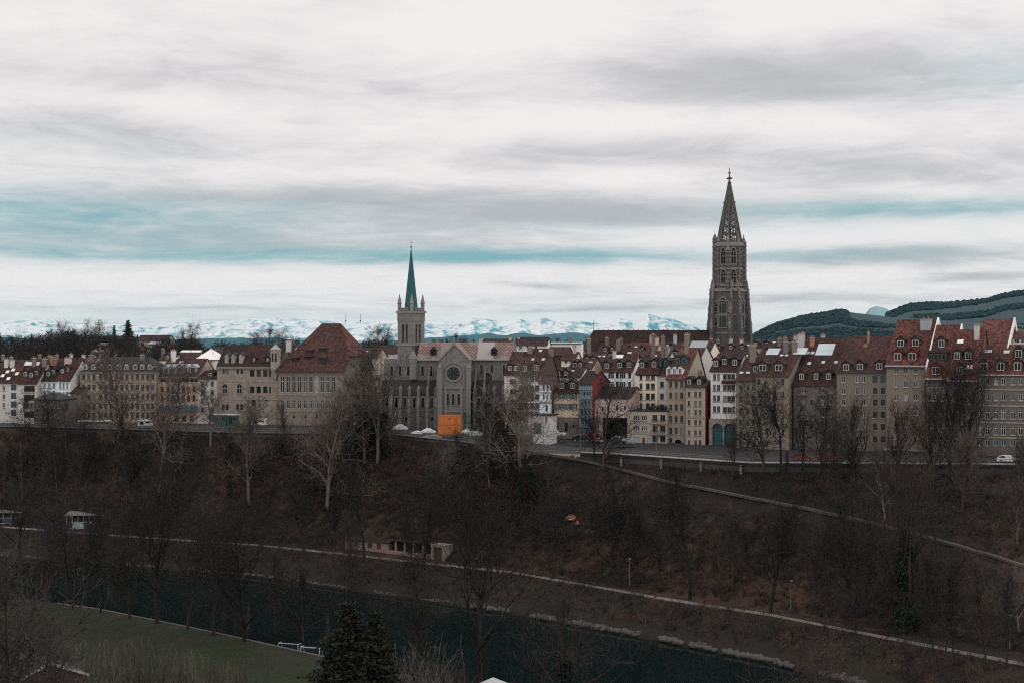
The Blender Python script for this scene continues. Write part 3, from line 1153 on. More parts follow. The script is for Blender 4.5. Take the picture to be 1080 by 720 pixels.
    def dormer(s, pts, w=1.5, h=1.5, roof=None, face='frame_dark', style='frame|m', kind='gable'):
        roof = roof or 'tile_dark'
        w, h = w * .78, h * .86
        for px, y in pts:
            x, yl, z = s.slope_pt(px, y + h * .5 / s.m)
            top = z + h + .15
            yb = min(yl + (top + .5 - z) / max(s.mslope, .3), s.rf * s.dep + .5)
            wo = w + .5
            mb = MB()
            b = [(x - wo / 2, yl - .05, z - .35), (x + wo / 2, yl - .05, z - .35), (x + wo / 2, yl - .05, top), (x, yl - .05, top + (wo * .38 if kind == 'gable' else .1)), (x - wo / 2, yl - .05, top)]
            mb.prism([(a[0], yb, a[2]) for a in b], b, 0)
            o = .22
            if kind == 'gable':
                pk = top + wo * .38 + .08
                for sx in (-1, 1):
                    e = (x + sx * (wo / 2 + o), top - o * .7)
                    mb.prism([(x, yl - .3, pk), (e[0], yl - .3, e[1]), (e[0], yl - .3, e[1] + .14), (x, yl - .3, pk + .14)],
                             [(x, yb, pk), (e[0], yb, e[1]), (e[0], yb, e[1] + .14), (x, yb, pk + .14)], 1)
            else:
                mb.prism([(x - wo / 2 - .2, yl - .35, top), (x + wo / 2 + .2, yl - .35, top), (x + wo / 2 + .2, yl - .35, top + .14), (x - wo / 2 - .2, yl - .35, top + .14)],
                         [(x - wo / 2 - .2, yb, top + .45), (x + wo / 2 + .2, yb, top + .45), (x + wo / 2 + .2, yb, top + .6), (x - wo / 2 - .2, yb, top + .6)], 1)
            d = mb.build('dormer', [M[face], M[roof]], s.root)
            wm = MB()
            f = M[style.split('|')[0]]
            y0 = yl - .13
            wm.box(x - w / 2, x + w / 2, y0 + .02, y0 + .07, z, z + h, 1)
            for q in (x - w / 2, x + w / 2 - .1, x - .05): wm.box(q, q + .1, y0 - .03, y0 + .03, z, z + h, 0)
            for q in (z, z + h - .1): wm.box(x - w / 2, x + w / 2, y0 - .035, y0 + .03, q, q + .1, 0)
            wm.build('window', [f, M['glass']], d)
        return s

    def skylight(s, pts, w=1.0, h=1.3, m='sky_lit', name='skylight'):
        n = Vector((0, -s.mslope, 1)).normalized()
        upv = Vector((0, 1, s.mslope)).normalized()
        for px, y in pts:
            x, yl, z = s.slope_pt(px, y)
            c = Vector((x, yl, z + .02))
            mb = MB()
            for k, (ww, hh, t, mi) in enumerate(((w, h, .10, 1), (w - .16, h - .16, .125, 0))):
                q = [c + Vector((sx * ww / 2, 0, 0)) + upv * (sy * hh / 2) for sx, sy in ((-1, -1), (1, -1), (1, 1), (-1, 1))]
                mb.prism([v - n * .1 for v in q], [v + n * t for v in q], mi)
            mb.build(name, [M[m], M['frame_grey']], s.root)
        return s

    def chimney(s, pts, w=.9, m='chimney', d=.8, pots=True, back=None):
        w = w * .85
        for px, ytop in pts:
            yl = (s.rf * s.dep * .82) if back is None else back
            p0 = s.O + s.b * yl
            u = (px - 540) / FOC
            t = (u * p0.y - p0.x) / (s.t.x - u * s.t.y)
            Dp = p0.y + s.t.y * t
            z = zat(ytop, Dp) - s.z0
            zb = s.H + s.mslope * yl - .8
            if z < zb + .6: z = zb + .8
            mb = MB()
            mb.box(t - w / 2, t + w / 2, yl - d / 2, yl + d / 2, zb, z - .18)
            mb.box(t - w / 2 - .09, t + w / 2 + .09, yl - d / 2 - .09, yl + d / 2 + .09, z - .18, z, 1)
            if pots:
                for q in (-.22, .22): mb.ring(t + q * w, yl, z, z + .45, .14, .11, 6, 0, 2)
            ch = mb.build('chimney', [M[m], M['cornice'], M['pot']], s.root)
        return s

    def balcony(s, pts, w=10, depth=.9):
        for px, y in pts:
            x, z = s.lx(px), s.lz(px, y)
            ww = w * s.m
            mb = MB()
            mb.box(x - ww / 2, x + ww / 2, -depth, -.003, z - .15, z, 1)
            mb.box(x - ww / 2, x + ww / 2, -depth, -depth + .05, z + .85, z + .92)
            for k in range(int(ww / .28) + 1):
                q = x - ww / 2 + .03 + k * .28
                mb.box(q - .02, q + .02, -depth + .01, -depth + .04, z, z + .85)
            for sx in (-1, 1): mb.box(x + sx * ww / 2 - .03, x + sx * ww / 2 + .03, -depth, -.003, z + .8, z + .9)
            mb.build('balcony', [M['iron'], M['sill']], s.root)
        return s

    def party_wall(s, right=True, m='white', t=.35, rise=.55):
        x = s.W + .27 if right else -.27 - t
        rfd, d = s.rf * s.dep, s.dep
        mb = MB()
        a = [(-.6, s.H - .6 * s.mslope - 1.2), (-.6, s.H - .6 * s.mslope + rise), (rfd, s.zr + rise), (d, s.H + rise), (d, s.H - 1), (rfd, s.zr - 1.2)]
        mb.prism([(x, y, z) for y, z in a], [(x + t, y, z) for y, z in a])
        mb.build('party_wall', M[m], s.root)
        return s

    def side_win(s, pts, w=1.0, h=1.4, style='frame_dark|m|s'):
        """windows on the right-hand end wall: (metres back, metres above the base)."""
        for yl, z in pts:
            wm, pm = window_mesh(w, h, style)
            pm = pm[0]
            f = link('window', wm, s.root)
            f.location = (s.W + .20, yl, z)
            f.rotation_euler = (0, 0, R(90))
            link('pane', pm, f)
        return s

    def strip(s, name, m, x0, x1, y0, y1, proud, back=-.003):
        """a slab on the front given in photo pixels."""
        mb = MB()
        c = (x0 + x1) / 2
        mb.box(s.lx(x0), s.lx(x1), -proud, back, s.lz(c, y1), s.lz(c, y0))
        mb.build(name, M[m], s.root)
        return s

# ------------------------------------------------------------------ the front row, from left to right
GROUP = 'old houses of the front row'

# far left corner
h = House('town_house', 'pale house with a teal glazed bay at the far left end of the row', 'house', -14, 20, 392, 8, 443, 402)
h.win([-8, -2, 4], [409, 418, 427], 3.2, 5.5)
h.win([14.5], [408, 417, 426, 435], 6, 6.5, 'frame_grey|3|t|T')
h.roof('tile', 383.5, 12, .5, wallm='grey').skylight([(3, 396), (8, 392), (14, 390), (9, 399), (18, 394)], 1.1, 1.3, 'white').chimney([(7, 378), (13, 379)], 1.3, 'chimney_white')
h = House('town_house', 'house with a pale corner pier and dark recessed balconies', 'house', 20, 39, 390, 8, 444, 403)
h.win([31], [409.5, 419, 428, 437], 12, 6, 'frame_dark|3|t')
h.win([22.5], [412, 422, 432], 2, 4)
h.roof('tile_mid', 382, 13, .5, wallm='grey').dormer([(27, 394), (33, 395), (38, 393)], 1.2, 1.3).skylight([(34, 383.5)], 4.5, 1.6, 'white')
h.balcony([(31, 413), (31, 423), (31, 432)], 13)
h.chimney([(36, 377), (47, 378)], 1.2)
h = House('town_house', 'blue white house with rows of small dark windows beneath a brown roof', 'house', 39, 60, 392, 8, 444, 400)
h.win([42.5, 47, 52, 57], [406, 414, 423, 432], 2.6, 5)
h.roof('tile_dark', 381, 13, .5, wallm='white_blue').dormer([(44, 393), (51, 394), (56, 392)], 1.2, 1.2).skylight([(50, 390)], 2.6, 1.2, 'white')
h.chimney([(55, 376), (58, 378)], 1.2, 'pot')
h = House('town_house', 'narrow bluish house with a bare white gable beside the school', 'house', 60, 74, 390, 8, 444, 400)
h.win([63.5, 67, 71], [406, 416, 425], 2.2, 6)
h.roof('tile_mid', 379, 15, .5, wallm='white_blue', side_mat='white').dormer([(66, 391), (71, 389)], 1.1, 1.2).chimney([(72, 376.5)], 2.2, 'pink_wall')
h = House('garden_house', 'low pale house with a dark hipped roof in front of the bluish houses', 'house', 36, 66, 378, 8, 449, 420)
h.win([41, 47, 57, 62], [428, 438], 3, 4.5)
h.roof('slate', 413.5, 8, .5, 3, 3, 0, 0, wallm='dusk')
h = House('chapel', 'small brown stone annex with one tall dark window beside the school', 'annex', 71, 85, 390, 8, 444, 413)
h.win([77.3], [422], 4, 11, arch='round')
h.roof('tile_dark', 401, 9, .9, wallm='sandstone_dark')

# school
h = House('school', 'long four storey sandstone school with a dormered mansard roof', 'school', 84.5, 164, 392, 8, 446, 391.5)
cols = [88.3, 93.7, 99.1, 106, 111.5, 117, 123, 128.5, 134, 139.5, 145, 150.5, 156, 161]
h.win(cols, [397, 408, 418.2, 428.2, 437.5], 3.5, 5.6, 'frame_grey|m|t|s|l')
for y in (402.5, 413.2, 423.4, 433): h.band(y, .3, .14, 'sill')
h.roof('slate', 376.5, 14, .5, 4, 4, .0, .0, wallm='sandstone_warm', eaves='cornice')
h.dormer([(90, 387), (98.5, 387), (107, 387), (116, 387), (125, 387), (133.5, 387), (142.5, 387), (150, 387), (158, 387)], 1.2, 1.3, 'slate', 'cornice', 'frame', 'gable')
h.band(392.6, .5, .3, 'cornice').chimney([(96, 374), (150, 374)], 1.4)

# ochre house and neighbours
h = House('ochre_house', 'orange ochre house with a dark top floor loggia and five dormers', 'house', 167, 208, 392, 8, 447, 396.5)
h.win([173, 184.5, 195.5, 204.5], [400.2], 8.5, 4.6, 'frame_dark|3')
h.win([171, 177, 182.5, 188, 193.5, 199, 204.5], [410, 419.3], 3, 6.2, 'frame_dark|m|s')
h.win([172, 178, 186, 194, 202], [441], 4.5, 6, 'frame_grey|m')
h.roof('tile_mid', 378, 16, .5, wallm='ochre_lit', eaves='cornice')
h.dormer([(175, 390.5), (182, 390.3), (189, 390), (196, 390), (203.5, 390)], 1.5, 1.7, 'lead', 'lead', 'frame_grey', 'gable')
h.skylight([(186, 378), (191, 382)], 1.2, 1.2).chimney([(183, 369)], 1.5, 'white')
for x0 in (168, 182, 196):
    x1 = x0 + 11
    mb = MB()
    za, zb = h.lz(x0, 427.5), h.lz(x0, 433)
    mb.prism([(h.lx(x0), -.003, za), (h.lx(x0), -1.6, zb), (h.lx(x0), -1.6, zb + .1), (h.lx(x0), -.003, za + .1)],
             [(h.lx(x1), -.003, za), (h.lx(x1), -1.6, zb), (h.lx(x1), -1.6, zb + .1), (h.lx(x1), -.003, za + .1)])
    mb.build('awning', M['tealpaint'], h.root)
h = House('grey_house', 'narrow grey house between the ochre house and the stone hall', 'house', 208, 229, 391, 8, 447, 398.5)
h.win([213.5, 223.8], [404, 413.2, 422, 431.5], 3.4, 5, 'frame_grey|m|t|s')
h.door(224, 441, 4, 8)
h.roof('tile_dark', 390.5, 7, .9, wallm='grey').dormer([(222, 394.5)], 1.2, 1.0)
h = House('white_roof_house', 'house with a white metal hipped roof and white gable wall', 'house', 206, 226, 420, 4, 440, 378.5)
h.win([221], [385], 4, 8, 'frame_dark|m')
h.roof('white', 367.5, 14, .5, 3, 3, 0, 0, wallm='white')

# civil hall with a turret
h = House('stone_hall', 'tall sandstone hall with arched windows and a steep brown roof', 'hall', 229, 293.5, 388, 8, 446, 386.5)
h.win([236, 239.8, 250.8, 254.8], [390.5], 2.4, 6.5, 'frame_dark')
h.win([237.5, 252.7], [409.3], 5, 9.5, arch='round', bars=1)
h.win([235.5, 239.6, 250.6, 254.8], [429], 3, 6, 'frame_dark|m')
h.win([266, 272.8, 279.8], [393.3, 410.5], 4.6, 7, 'frame_dark|m')
h.win([284.8], [393.5, 410.8], 1.8, 6.8, 'frame_dark')
h.win([267.5, 280.3], [424.8], 4.6, 7, 'frame_dark|m')
h.band(401.5, .25, .12, 'cornice').band(420.5, .25, .12, 'cornice').band(387.3, .5, .3)
h.strip('pilaster', 'cornice', 261.2, 262.2, 388.5, 445, .1)
h.roof('tile_dark', 364, 13, .55, wallm='sandstone', eaves='cornice')
h.dormer([(239, 378.5), (246, 378.5), (254, 378.5)], .7, 2.4, 'slate', 'cornice', 'frame', 'gable')
h.dormer([(268, 379), (282.5, 379)], .7, .9, 'tile_dark')
mb = MB()
x, z = h.lx(291), h.lz(291, 386)
mb.ring(x, -.3, h.lz(291, 400), z - .6, .3, 1.35, 8)
mb.ring(x, -.3, z - .6, h.lz(291, 369), 1.35, 1.35, 8)
mb.ring(x, -.3, h.lz(291, 369), h.lz(291, 368), 1.6, 1.6, 8)
mb.ring(x, -.3, h.lz(291, 368), h.lz(291, 363), 1.5, .06, 8)
for k in range(8):
    a = math.pi / 8 + k * math.pi / 4
    mb.bar((x + 1.36 * math.cos(a), -.3 + 1.36 * math.sin(a), h.lz(291, 376)), (x + 1.36 * math.cos(a), -.3 + 1.36 * math.sin(a), h.lz(291, 370)), .14)
t = mb.build('turret', M['cornice'], h.root)
mb = MB()
for dx in (-.45, .45): mb.box(x + dx - .22, x + dx + .22, -1.66, -1.6, h.lz(291, 381), h.lz(291, 372))
mb.build('window', M['glass'], t)
h.chimney([(304.5, 359)], 1.5, 'chimney_white', 1.0, False)

# town hall
h = House('town_hall', 'town hall with a huge half hipped red brown roof and tall windows', 'town hall', 293.5, 362, 384, 10, 446, 387.5)
cols = [297.8, 303.8, 309.8, 315.8, 321.8, 327.8, 333.8, 339.8, 345.8, 351.8]
h.win(cols, [404.8], 4.3, 17, 'frame|m|t')
h.win(cols, [426], 4.2, 8.4, 'frame|m|t')
h.win([298, 310, 322, 334, 346], [439], 2, 3, 'frame_dark')
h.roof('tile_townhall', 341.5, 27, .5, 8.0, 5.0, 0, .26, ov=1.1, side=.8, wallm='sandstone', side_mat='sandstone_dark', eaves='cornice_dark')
h.band(392.5, .3, .15, 'cornice').band(416, .3, .15, 'cornice').band(433, .3, .15, 'cornice')
h.dormer([(311, 379), (324.5, 377.5), (340, 379), (326, 371), (340, 369)], 1.8, .55, 'tile_dark', 'tile_dark', 'frame_dark', 'shed')
h.side_win([(5, 10), (8.5, 10), (12, 10), (16, 10), (6, 4.5), (11, 4.5), (16, 4.5)], 1.1, 1.9)
mb = MB()
for px, dx in ((338, 0), (354, 0)):
    xx = h.lx(px) + 3
    mb.bar((xx, 13.5, h.zr), (xx, 13.5, h.zr + 2.6), .05)
    mb.ring(xx, 13.5, h.zr + .6, h.zr + .9, .18, .18, 6)
mb.build('finial', M['iron'], h.root)
# right hip in brighter tiles: a sheet of redder tile laid on the hip
W, H, d = h.W, h.H, 27.0
zc = H + .26 * (h.zr - H)
nv = Vector((h.zr - zc, 0, 5.8)).normalized() * .12
mb = MB()
pts = [Vector((W + .75, .26 * 13.5 + .25, zc + .1)), Vector((W + .75, d - .26 * 13.5 - .25, zc + .1)), Vector((W - 4.9, 13.5, h.zr + .02))]
mb.prism(pts, [p + nv for p in pts])
mb.build('hip_tiles', M['tile_red'], h.root)

# ------------------------------------------------------------------ parish church
D = 372.0
h = House('church', 'sandstone church with a rose window gable and patterned tile roof', 'church', 396, 541, D, 4, 449, 379)
ch = h
mb = MB()


def tile_pattern():
    m = bpy.data.materials.new('patterned_tile')
    m.use_nodes = True
    nt = m.node_tree
    S.tree = nt
    bs = nt.nodes['Principled BSDF']
    bs.inputs['Roughness'].default_value = .8
    tc = nt.nodes.new('ShaderNodeTexCoord')
    sp = nt.nodes.new('ShaderNodeSeparateXYZ')
    nt.links.new(tc.outputs['Object'], sp.inputs[0])
    x, y, z = (S(o) for o in sp.outputs)
    a = S.m('PINGPONG', x * 1.25 + z * 1.25, .5)
    b = S.m('PINGPONG', x * 1.25 - z * 1.25, .5)
    f = smooth(a, .2, .3) * smooth(b, .16, .26)
    n = nz(tc.outputs['Object'], 1.2, 5, .7)
    n2 = nz(tc.outputs['Object'], .2, 3, .6)
    f = S.m('MULTIPLY', f * (0.6 + n * .8), 1.0, clamp=True)
    col = mixc(f, (.105, .050, .040), (.21, .165, .143))
    col = mixc(smooth(n2, .50, .58) * .7, col, (.205, .168, .155))
    sx_ = smooth(x, 26.2, 26.3) * smooth(x, 30.6, 30.5)
    col = mixc(sx_ * .8, col, (.31, .285, .28))
    nt.links.new(col, bs.inputs['Base Color'])
    S.tree = wn
    return m


M['pattern'] = tile_pattern()
# choir and nave in one long body, aisles in front of it
aisle_w = 'church_stone'
AX0, AX1 = h.lx(396), h.lx(541)
zt = lambda y: zat(y, D) - h.z0
mb = MB()
mb.box(h.lx(402), h.lx(541), 5.0, 17.0, -3, zt(378.5))
nave = mb.build('nave', M['church_stone'], h.root)
mb = MB()
zr, ze_ = zt(363.2) + .6, zt(378.5)
xa, xb = h.lx(437), h.lx(541)
mb.prism([(xa, 4.5, ze_), (xa, 11, zr), (xa, 17.5, ze_), (xa, 17.5, ze_ - .3), (xa, 4.5, ze_ - .3)], [(xb, 4.5, ze_), (xb, 11, zr), (xb, 17.5, ze_), (xb, 17.5, ze_ - .3), (xb, 4.5, ze_ - .3)])
nr = mb.build('roof', M['pattern'], h.root)
mb = MB()
mb.box(xa, xb, 4.32, 4.5, ze_ - .35, ze_ - .02)
mb.build('gutter', M['lead'], h.root)
for px in (454, 519):
    mb = MB()
    x = h.lx(px)
    zz = ze_ + 2.0
    mb.prism([(x - .8, 5.6, zz - .8), (x + .8, 5.6, zz - .8), (x + .8, 5.6, zz + .5), (x, 5.6, zz + 1.3), (x - .8, 5.6, zz + .5)],
             [(x - .8, 9, zz - .8), (x + .8, 9, zz - .8), (x + .8, 9, zz + .5), (x, 9, zz + 1.3), (x - .8, 9, zz + .5)])
    dm = mb.build('dormer', M['slate'], h.root)
    mb = MB()
    mb.box(x - .55, x + .55, 5.53, 5.59, zz - .6, zz + .5)
    mb.build('opening', M['iron'], dm)
# aisles
for (pa, pb) in ((400, 462.5), (498, 541)):
    x0, x1 = h.lx(pa), h.lx(pb)
    mb = MB()
    mb.box(x0, x1, 0, 5.0, -3, zt(416))
    mb.box(x0, x1, -.25, -.003, zt(433.2), zt(432.4), 1)
    mb.build('aisle', [M['church_stone'], M['church_trim']], h.root)
    mb = MB()
    za, zb = zt(416), zt(402)
    mb.prism([(x0, -.4, za), (x0, 5, zb), (x0, 5, zb + .25), (x0, -.4, za + .25)], [(x1, -.4, za), (x1, 5, zb), (x1, 5, zb + .25), (x1, -.4, za + .25)])
    mb.build('aisle_roof', M['slate'], h.root)


def lancet(px, y, w, hh, yy=0.0, pointed='round', bars=0, m_=None):
    wm, pm = arch_mesh(w * D / FOC, hh * D / FOC, pointed == 'pointed', bars)
    f = link('window', wm, h.root)
    f.location = (h.lx(px), yy, zt(y))
    link('pane', pm, f)


for px in (408, 418, 427, 437, 446, 455.5, 505, 516, 526, 536): lancet(px, 424, 3.2, 11)
for px in (428.5, 441.5, 456, 505.5): lancet(px, 441, 3.2, 4.2)
for px in (506, 517, 530): lancet(px, 389.5, 3.0, 11, 5.0)
for px in (410, 419, 428, 443, 452): lancet(px, 391, 3.0, 11, 5.0)
lancet(513.5, 398, 8, 11, 4.9)
# buttresses and flying arches
for px in (402.5, 412.8, 422.5, 432, 441.5, 451, 460, 500.8, 510.5, 521.3, 531, 540):
    mb = MB()
    x = h.lx(px)
    mb.box(x - .38, x + .38, -1.3, -.01, -3, zt(428))
    mb.prism([(x - .38, -1.3, zt(428)), (x + .38, -1.3, zt(428)), (x + .38, -.01, zt(428)), (x - .38, -.01, zt(428))],
             [(x - .38, -.5, zt(420)), (x + .38, -.5, zt(420)), (x + .38, -.01, zt(420)), (x - .38, -.01, zt(420))])
    mb.box(x - .38, x + .38, -.5, .7, zt(420) - .05, zt(409))
    mb.ring(x, .1, zt(409), zt(405.5), .62, .05, 4, math.pi / 4)
    for k in range(6 if px in (451, 460, 500.8, 510.5) else 0):
        t0, t1 = k / 6, (k + 1) / 6
        p0 = (x, .5 + 4.4 * t0, zt(411) + (zt(388) - zt(411)) * (t0 ** .6))
        p1 = (x, .5 + 4.4 * t1, zt(411) + (zt(388) - zt(411)) * (t1 ** .6))
        mb.bar(p0, p1, .26)
    mb.build('buttress', M['church_stone'], h.root)
# transept front
x0, x1 = h.lx(464.3), h.lx(496)
xm = (x0 + x1) / 2
yt = -2.2
mb = MB()
rise = zt(363)
prof = [(x0, -3), (x1, -3), (x1, zt(379)), (xm, rise), (x0, zt(379))]
mb.prism([(x, 9, z) for x, z in prof], [(x, yt, z) for x, z in prof])
tr = mb.build('transept', M['church_stone'], h.root)
mb = MB()
for a, b in (((x0 - .2, zt(379) - .25), (xm, rise)), ((xm, rise), (x1 + .2, zt(379) - .25))):
    mb.prism([(a[0], yt - .3, a[1] - .1), (b[0], yt - .3, b[1] - .1), (b[0], yt - .3, b[1] + .5), (a[0], yt - .3, a[1] + .5)],
             [(a[0], yt + .5, a[1] - .1), (b[0], yt + .5, b[1] - .1), (b[0], yt + .5, b[1] + .5), (a[0], yt + .5, a[1] + .5)])
mb.box(xm - .12, xm + .12, yt - .1, yt + .14, rise + .4, rise + 1.7)
mb.box(xm - .4, xm + .4, yt - .1, yt + .14, rise + 1.1, rise + 1.32)
mb.build('gable_coping', M['church_trim'], h.root)
mb = MB()
for a, b in (((x0 - .2, zt(379) - .1), (xm, rise + .15)), ((xm, rise + .15), (x1 + .2, zt(379) - .1))):
    mb.prism([(a[0], yt + .55, a[1]), (b[0], yt + .55, b[1]), (b[0], yt + .55, b[1] + .2), (a[0], yt + .55, a[1] + .2)],
             [(a[0], 11, a[1]), (b[0], 11, b[1]), (b[0], 11, b[1] + .2), (a[0], 11, a[1] + .2)])
mb.build('transept_roof', M['pattern'], h.root)
for px in (465.2, 471.2, 487.8, 495):
    mb = MB()
    x = h.lx(px)
    wd = .62 if px in (465.2, 495) else .28
    mb.box(x - wd, x + wd, yt - (.75 if wd > .5 else .3), yt - .003, -3, zt(387 if wd > .5 else 409))
    if wd > .5: mb.ring(x, yt - .35, zt(387), zt(382), .8, .05, 4, math.pi / 4)
    mb.build('pilaster', M['church_trim'], h.root)
for y in (408.3, 433):
    mb = MB()
    mb.box(x0 + .9, x1 - .9, yt - .32, yt - .003, zt(y + .6), zt(y - .6))
    mb.build('string_course', M['church_trim'], h.root)
for px in (473.2, 479, 484.8): lancet(px, 420.3, 3.0, 12, yt)
# rose window
rx, rz, rr = h.lx(479.2), zt(393.2), 7.0 * D / FOC
mb = MB()
N = 28
for k in range(N):
    a0, a1 = 2 * math.pi * k / N, 2 * math.pi * (k + 1) / N
    for r0, r1, yo in ((rr, rr * 1.28, -.22),):
        q = [(rx + r * math.cos(a), rz + r * math.sin(a)) for a, r in ((a0, r0), (a1, r0), (a1, r1), (a0, r1))]
        mb.prism([(x, yt, z) for x, z in q], [(x, yt + yo, z) for x, z in q])
for k in range(8):
    a = 2 * math.pi * k / 8
    mb.bar((rx + .5 * math.cos(a), yt - .1, rz + .5 * math.sin(a)), (rx + rr * math.cos(a), yt - .1, rz + rr * math.sin(a)), .035)
    for j in range(6):
        b0, b1 = a + 2 * math.pi * j / 6, a + 2 * math.pi * (j + 1) / 6
        c = (rx + rr * .78 * math.cos(a), rz + rr * .78 * math.sin(a))
        mb.bar((c[0] + .33 * math.cos(b0), yt - .1, c[1] + .33 * math.sin(b0)), (c[0] + .33 * math.cos(b1), yt - .1, c[1] + .33 * math.sin(b1)), .025)
rw = mb.build('rose_window', M['church_trim'], h.root)
mb = MB()
mb.poly([(rx + rr * math.cos(2 * math.pi * k / N), yt - .02, rz + rr * math.sin(2 * math.pi * k / N)) for k in range(N)])
mb.build('pane', M['glass'], rw)
for k in range(9):        # blind arcade over the rose
    a0, a1 = math.pi * k / 9, math.pi * (k + 1) / 9
mb = MB()
for k in range(18):
    a0, a1 = math.pi * k / 18, math.pi * (k + 1) / 18
    q = [(rx + r * math.cos(a), rz + r * math.sin(a)) for a, r in ((a0, rr * 1.5), (a1, rr * 1.5), (a1, rr * 1.68), (a0, rr * 1.68))]
    mb.prism([(x, yt, z) for x, z in q], [(x, yt - .3, z) for x, z in q])
for sx in (-1, 1): mb.box(rx + sx * rr * 1.59 - .22, rx + sx * rr * 1.59 + .22, yt - .3, yt - .003, zt(407.6), rz)
mb.build('arch_moulding', M['church_trim'], h.root)
# porch doors at the foot
mb = MB()
mb.box(h.lx(490), h.lx(494.5), yt - .1, yt - .01, -1, zt(434.5))
mb.build('door', M['tealpaint'], h.root)

# church tower (part of the church)
DT = 386.0
tp = Vector(((433.6 - 540) / FOC * 386.0, 386.0, 0)) - Vector((h.O.x, h.O.y, 0))
tx, ty = tp.dot(h.t), tp.dot(h.b)
tz = lambda y: zat(y, DT) - h.z0
tw = 20.0 * DT / FOC / 2
tcx, tcy, tx, ty = tx, ty, 0.0, 0.0
mb = MB()
mb.box(tx - tw, tx + tw, ty - tw, ty + tw, -3, tz(361))
mb.box(tx - tw - .25, tx + tw + .25, ty - tw - .25, ty + tw + .25, tz(364.5), tz(362.6), 1)
mb.box(tx - tw - .08, tx + tw + .08, ty - tw - .08, ty + tw + .08, tz(339), tz(330.5), 0)
mb.box(tx - tw - .35, tx + tw + .35, ty - tw - .35, ty + tw + .35, tz(330.5), tz(328.2), 1)
mb.box(tx - tw + .9, tx + tw - .9, ty - tw + .9, ty + tw - .9, tz(361), tz(339), 2)
for sx in (-1, 1):
    for sy in (-1, 1): mb.box(tx + sx * tw - .75 * (1 + sx), tx + sx * tw + .75 * (1 - sx), ty + sy * tw - .75 * (1 + sy), ty + sy * tw + .75 * (1 - sy), tz(361), tz(339))
for sx in range(2):
    for (u, v) in ((0, -1), (1, 0), (0, 1), (-1, 0)):
        for q in (-tw * .30, tw * .30) if sx == 0 else (0,):
            pass
for (u, v) in ((0, -1), (1, 0), (0, 1), (-1, 0)):       # piers and arches of the belfry openings
    for c, wdt in ((-tw + .95, .5), (0, .55), (tw - .95, .5)):
        cx, cy = tx + (c if u == 0 else u * (tw - .45)), ty + (c if v == 0 else v * (tw - .45))
        mb.box(cx - (wdt / 2 if u == 0 else .42), cx + (wdt / 2 if u == 0 else .42), cy - (wdt / 2 if v == 0 else .42), cy + (wdt / 2 if v == 0 else .42), tz(360.98), tz(342.5))
    cx, cy = tx + u * (tw - .45), ty + v * (tw - .45)
    a = tw - .74
    mb.box(cx - (a if u == 0 else .41), cx + (a if u == 0 else .41), cy - (a if v == 0 else .41), cy + (a if v == 0 else .41), tz(342.45), tz(339.05))
tower = mb.build('tower', [M['church_stone'], M['church_trim'], M['iron']], h.root)
tower.location = (tcx, tcy, 0)
tower.rotation_euler = (0, 0, R(-38 + 4))
mb = MB()
mb.ring(tx, ty, tz(328.2), tz(325), tw * .98, tw * .93, 8, math.pi / 8)
mb.ring(tx, ty, tz(325), tz(262), tw * .74, .10, 8, math.pi / 8)
mb.bar((tx, ty, tz(262)), (tx, ty, tz(252.5)), .06, .04)
mb.ring(tx, ty, tz(261.5), tz(260), .22, .22, 6)
mb.bar((tx - .55, ty, tz(256)), (tx + .55, ty, tz(256)), .05)
sp_ = mb.build('spire', M['copper'], tower)
for sx in (-1, 1):
    for sy in (-1, 1):
        mb = MB()
        cx, cy = tx + sx * (tw - .35), ty + sy * (tw - .35)
        mb.ring(cx, cy, tz(328.2), tz(320.5), .5, .5, 8)
        mb.ring(cx, cy, tz(320.5), tz(319.8), .66, .66, 8)
        mb.ring(cx, cy, tz(319.8), tz(310.5), .56, .05, 8)
        mb.build('pinnacle', M['church_trim'], tower)
mb = MB()
for k in range(9):
    for (u, v) in ((0, -1), (1, 0), (0, 1), (-1, 0)):
        c = -tw + 1 + (2 * tw - 2) * k / 8
        cx, cy = tx + (c if u == 0 else u * (tw + .4)), ty + (c if v == 0 else v * (tw + .4))
        mb.box(cx - .12, cx + .12, cy - .12, cy + .12, tz(328.15), tz(325.6))
for (u, v) in ((0, -1), (1, 0), (0, 1), (-1, 0)):
    cx, cy = tx + u * (tw + .4), ty + v * (tw + .4)
    a = tw - .9
    mb.box(cx - (a if u == 0 else .16), cx + (a if u == 0 else .16), cy - (a if v == 0 else .16), cy + (a if v == 0 else .16), tz(325.55), tz(324.9))
mb.build('parapet', M['church_trim'], tower)
mb = MB()
mb.ring(h.lx(433.5), 4.4, zt(378), zt(368.5), 1.15, .05, 8)
mb.ring(h.lx(433.5), 4.4, zt(400), zt(378), 1.1, 1.1, 8)
mb.build('stair_turret', M['church_trim'], h.root)

# ------------------------------------------------------------------ middle of the front row
h = House('town_house', 'narrow grey house with paired windows right beside the church', 'house', 532, 547.5, 352, 18, 458, 393.5)
h.win([541], [402, 413, 424, 435], 7, 5.6, 'frame_grey|3|s')
h.roof('tile_mid', 371, 12, .6, wallm='grey').dormer([(538, 388), (544, 388)], 1.0, 1.3, style='frame|m')
h = House('town_house', 'white four storey house with four columns of dark shuttered windows', 'house', 547.5, 570, 350, 18, 458, 394.5)
h.win([550.5, 555.2, 561, 566.8], [398.8, 408.5, 418, 427.3, 437], 2.6, 5.4, 'frame_grey|m|s|h')
h.roof('tile', 367.5, 15, .6, wallm='white', side_mat='brown_wall').dormer([(553.5, 388.5), (566, 387.5)], 1.3, 1.7, style='frame|m')
h.skylight([(562, 379), (570, 370), (573, 379), (568, 382)], .9, 1.0, 'sky_lit').chimney([(559, 366), (581, 369)], 1.3)
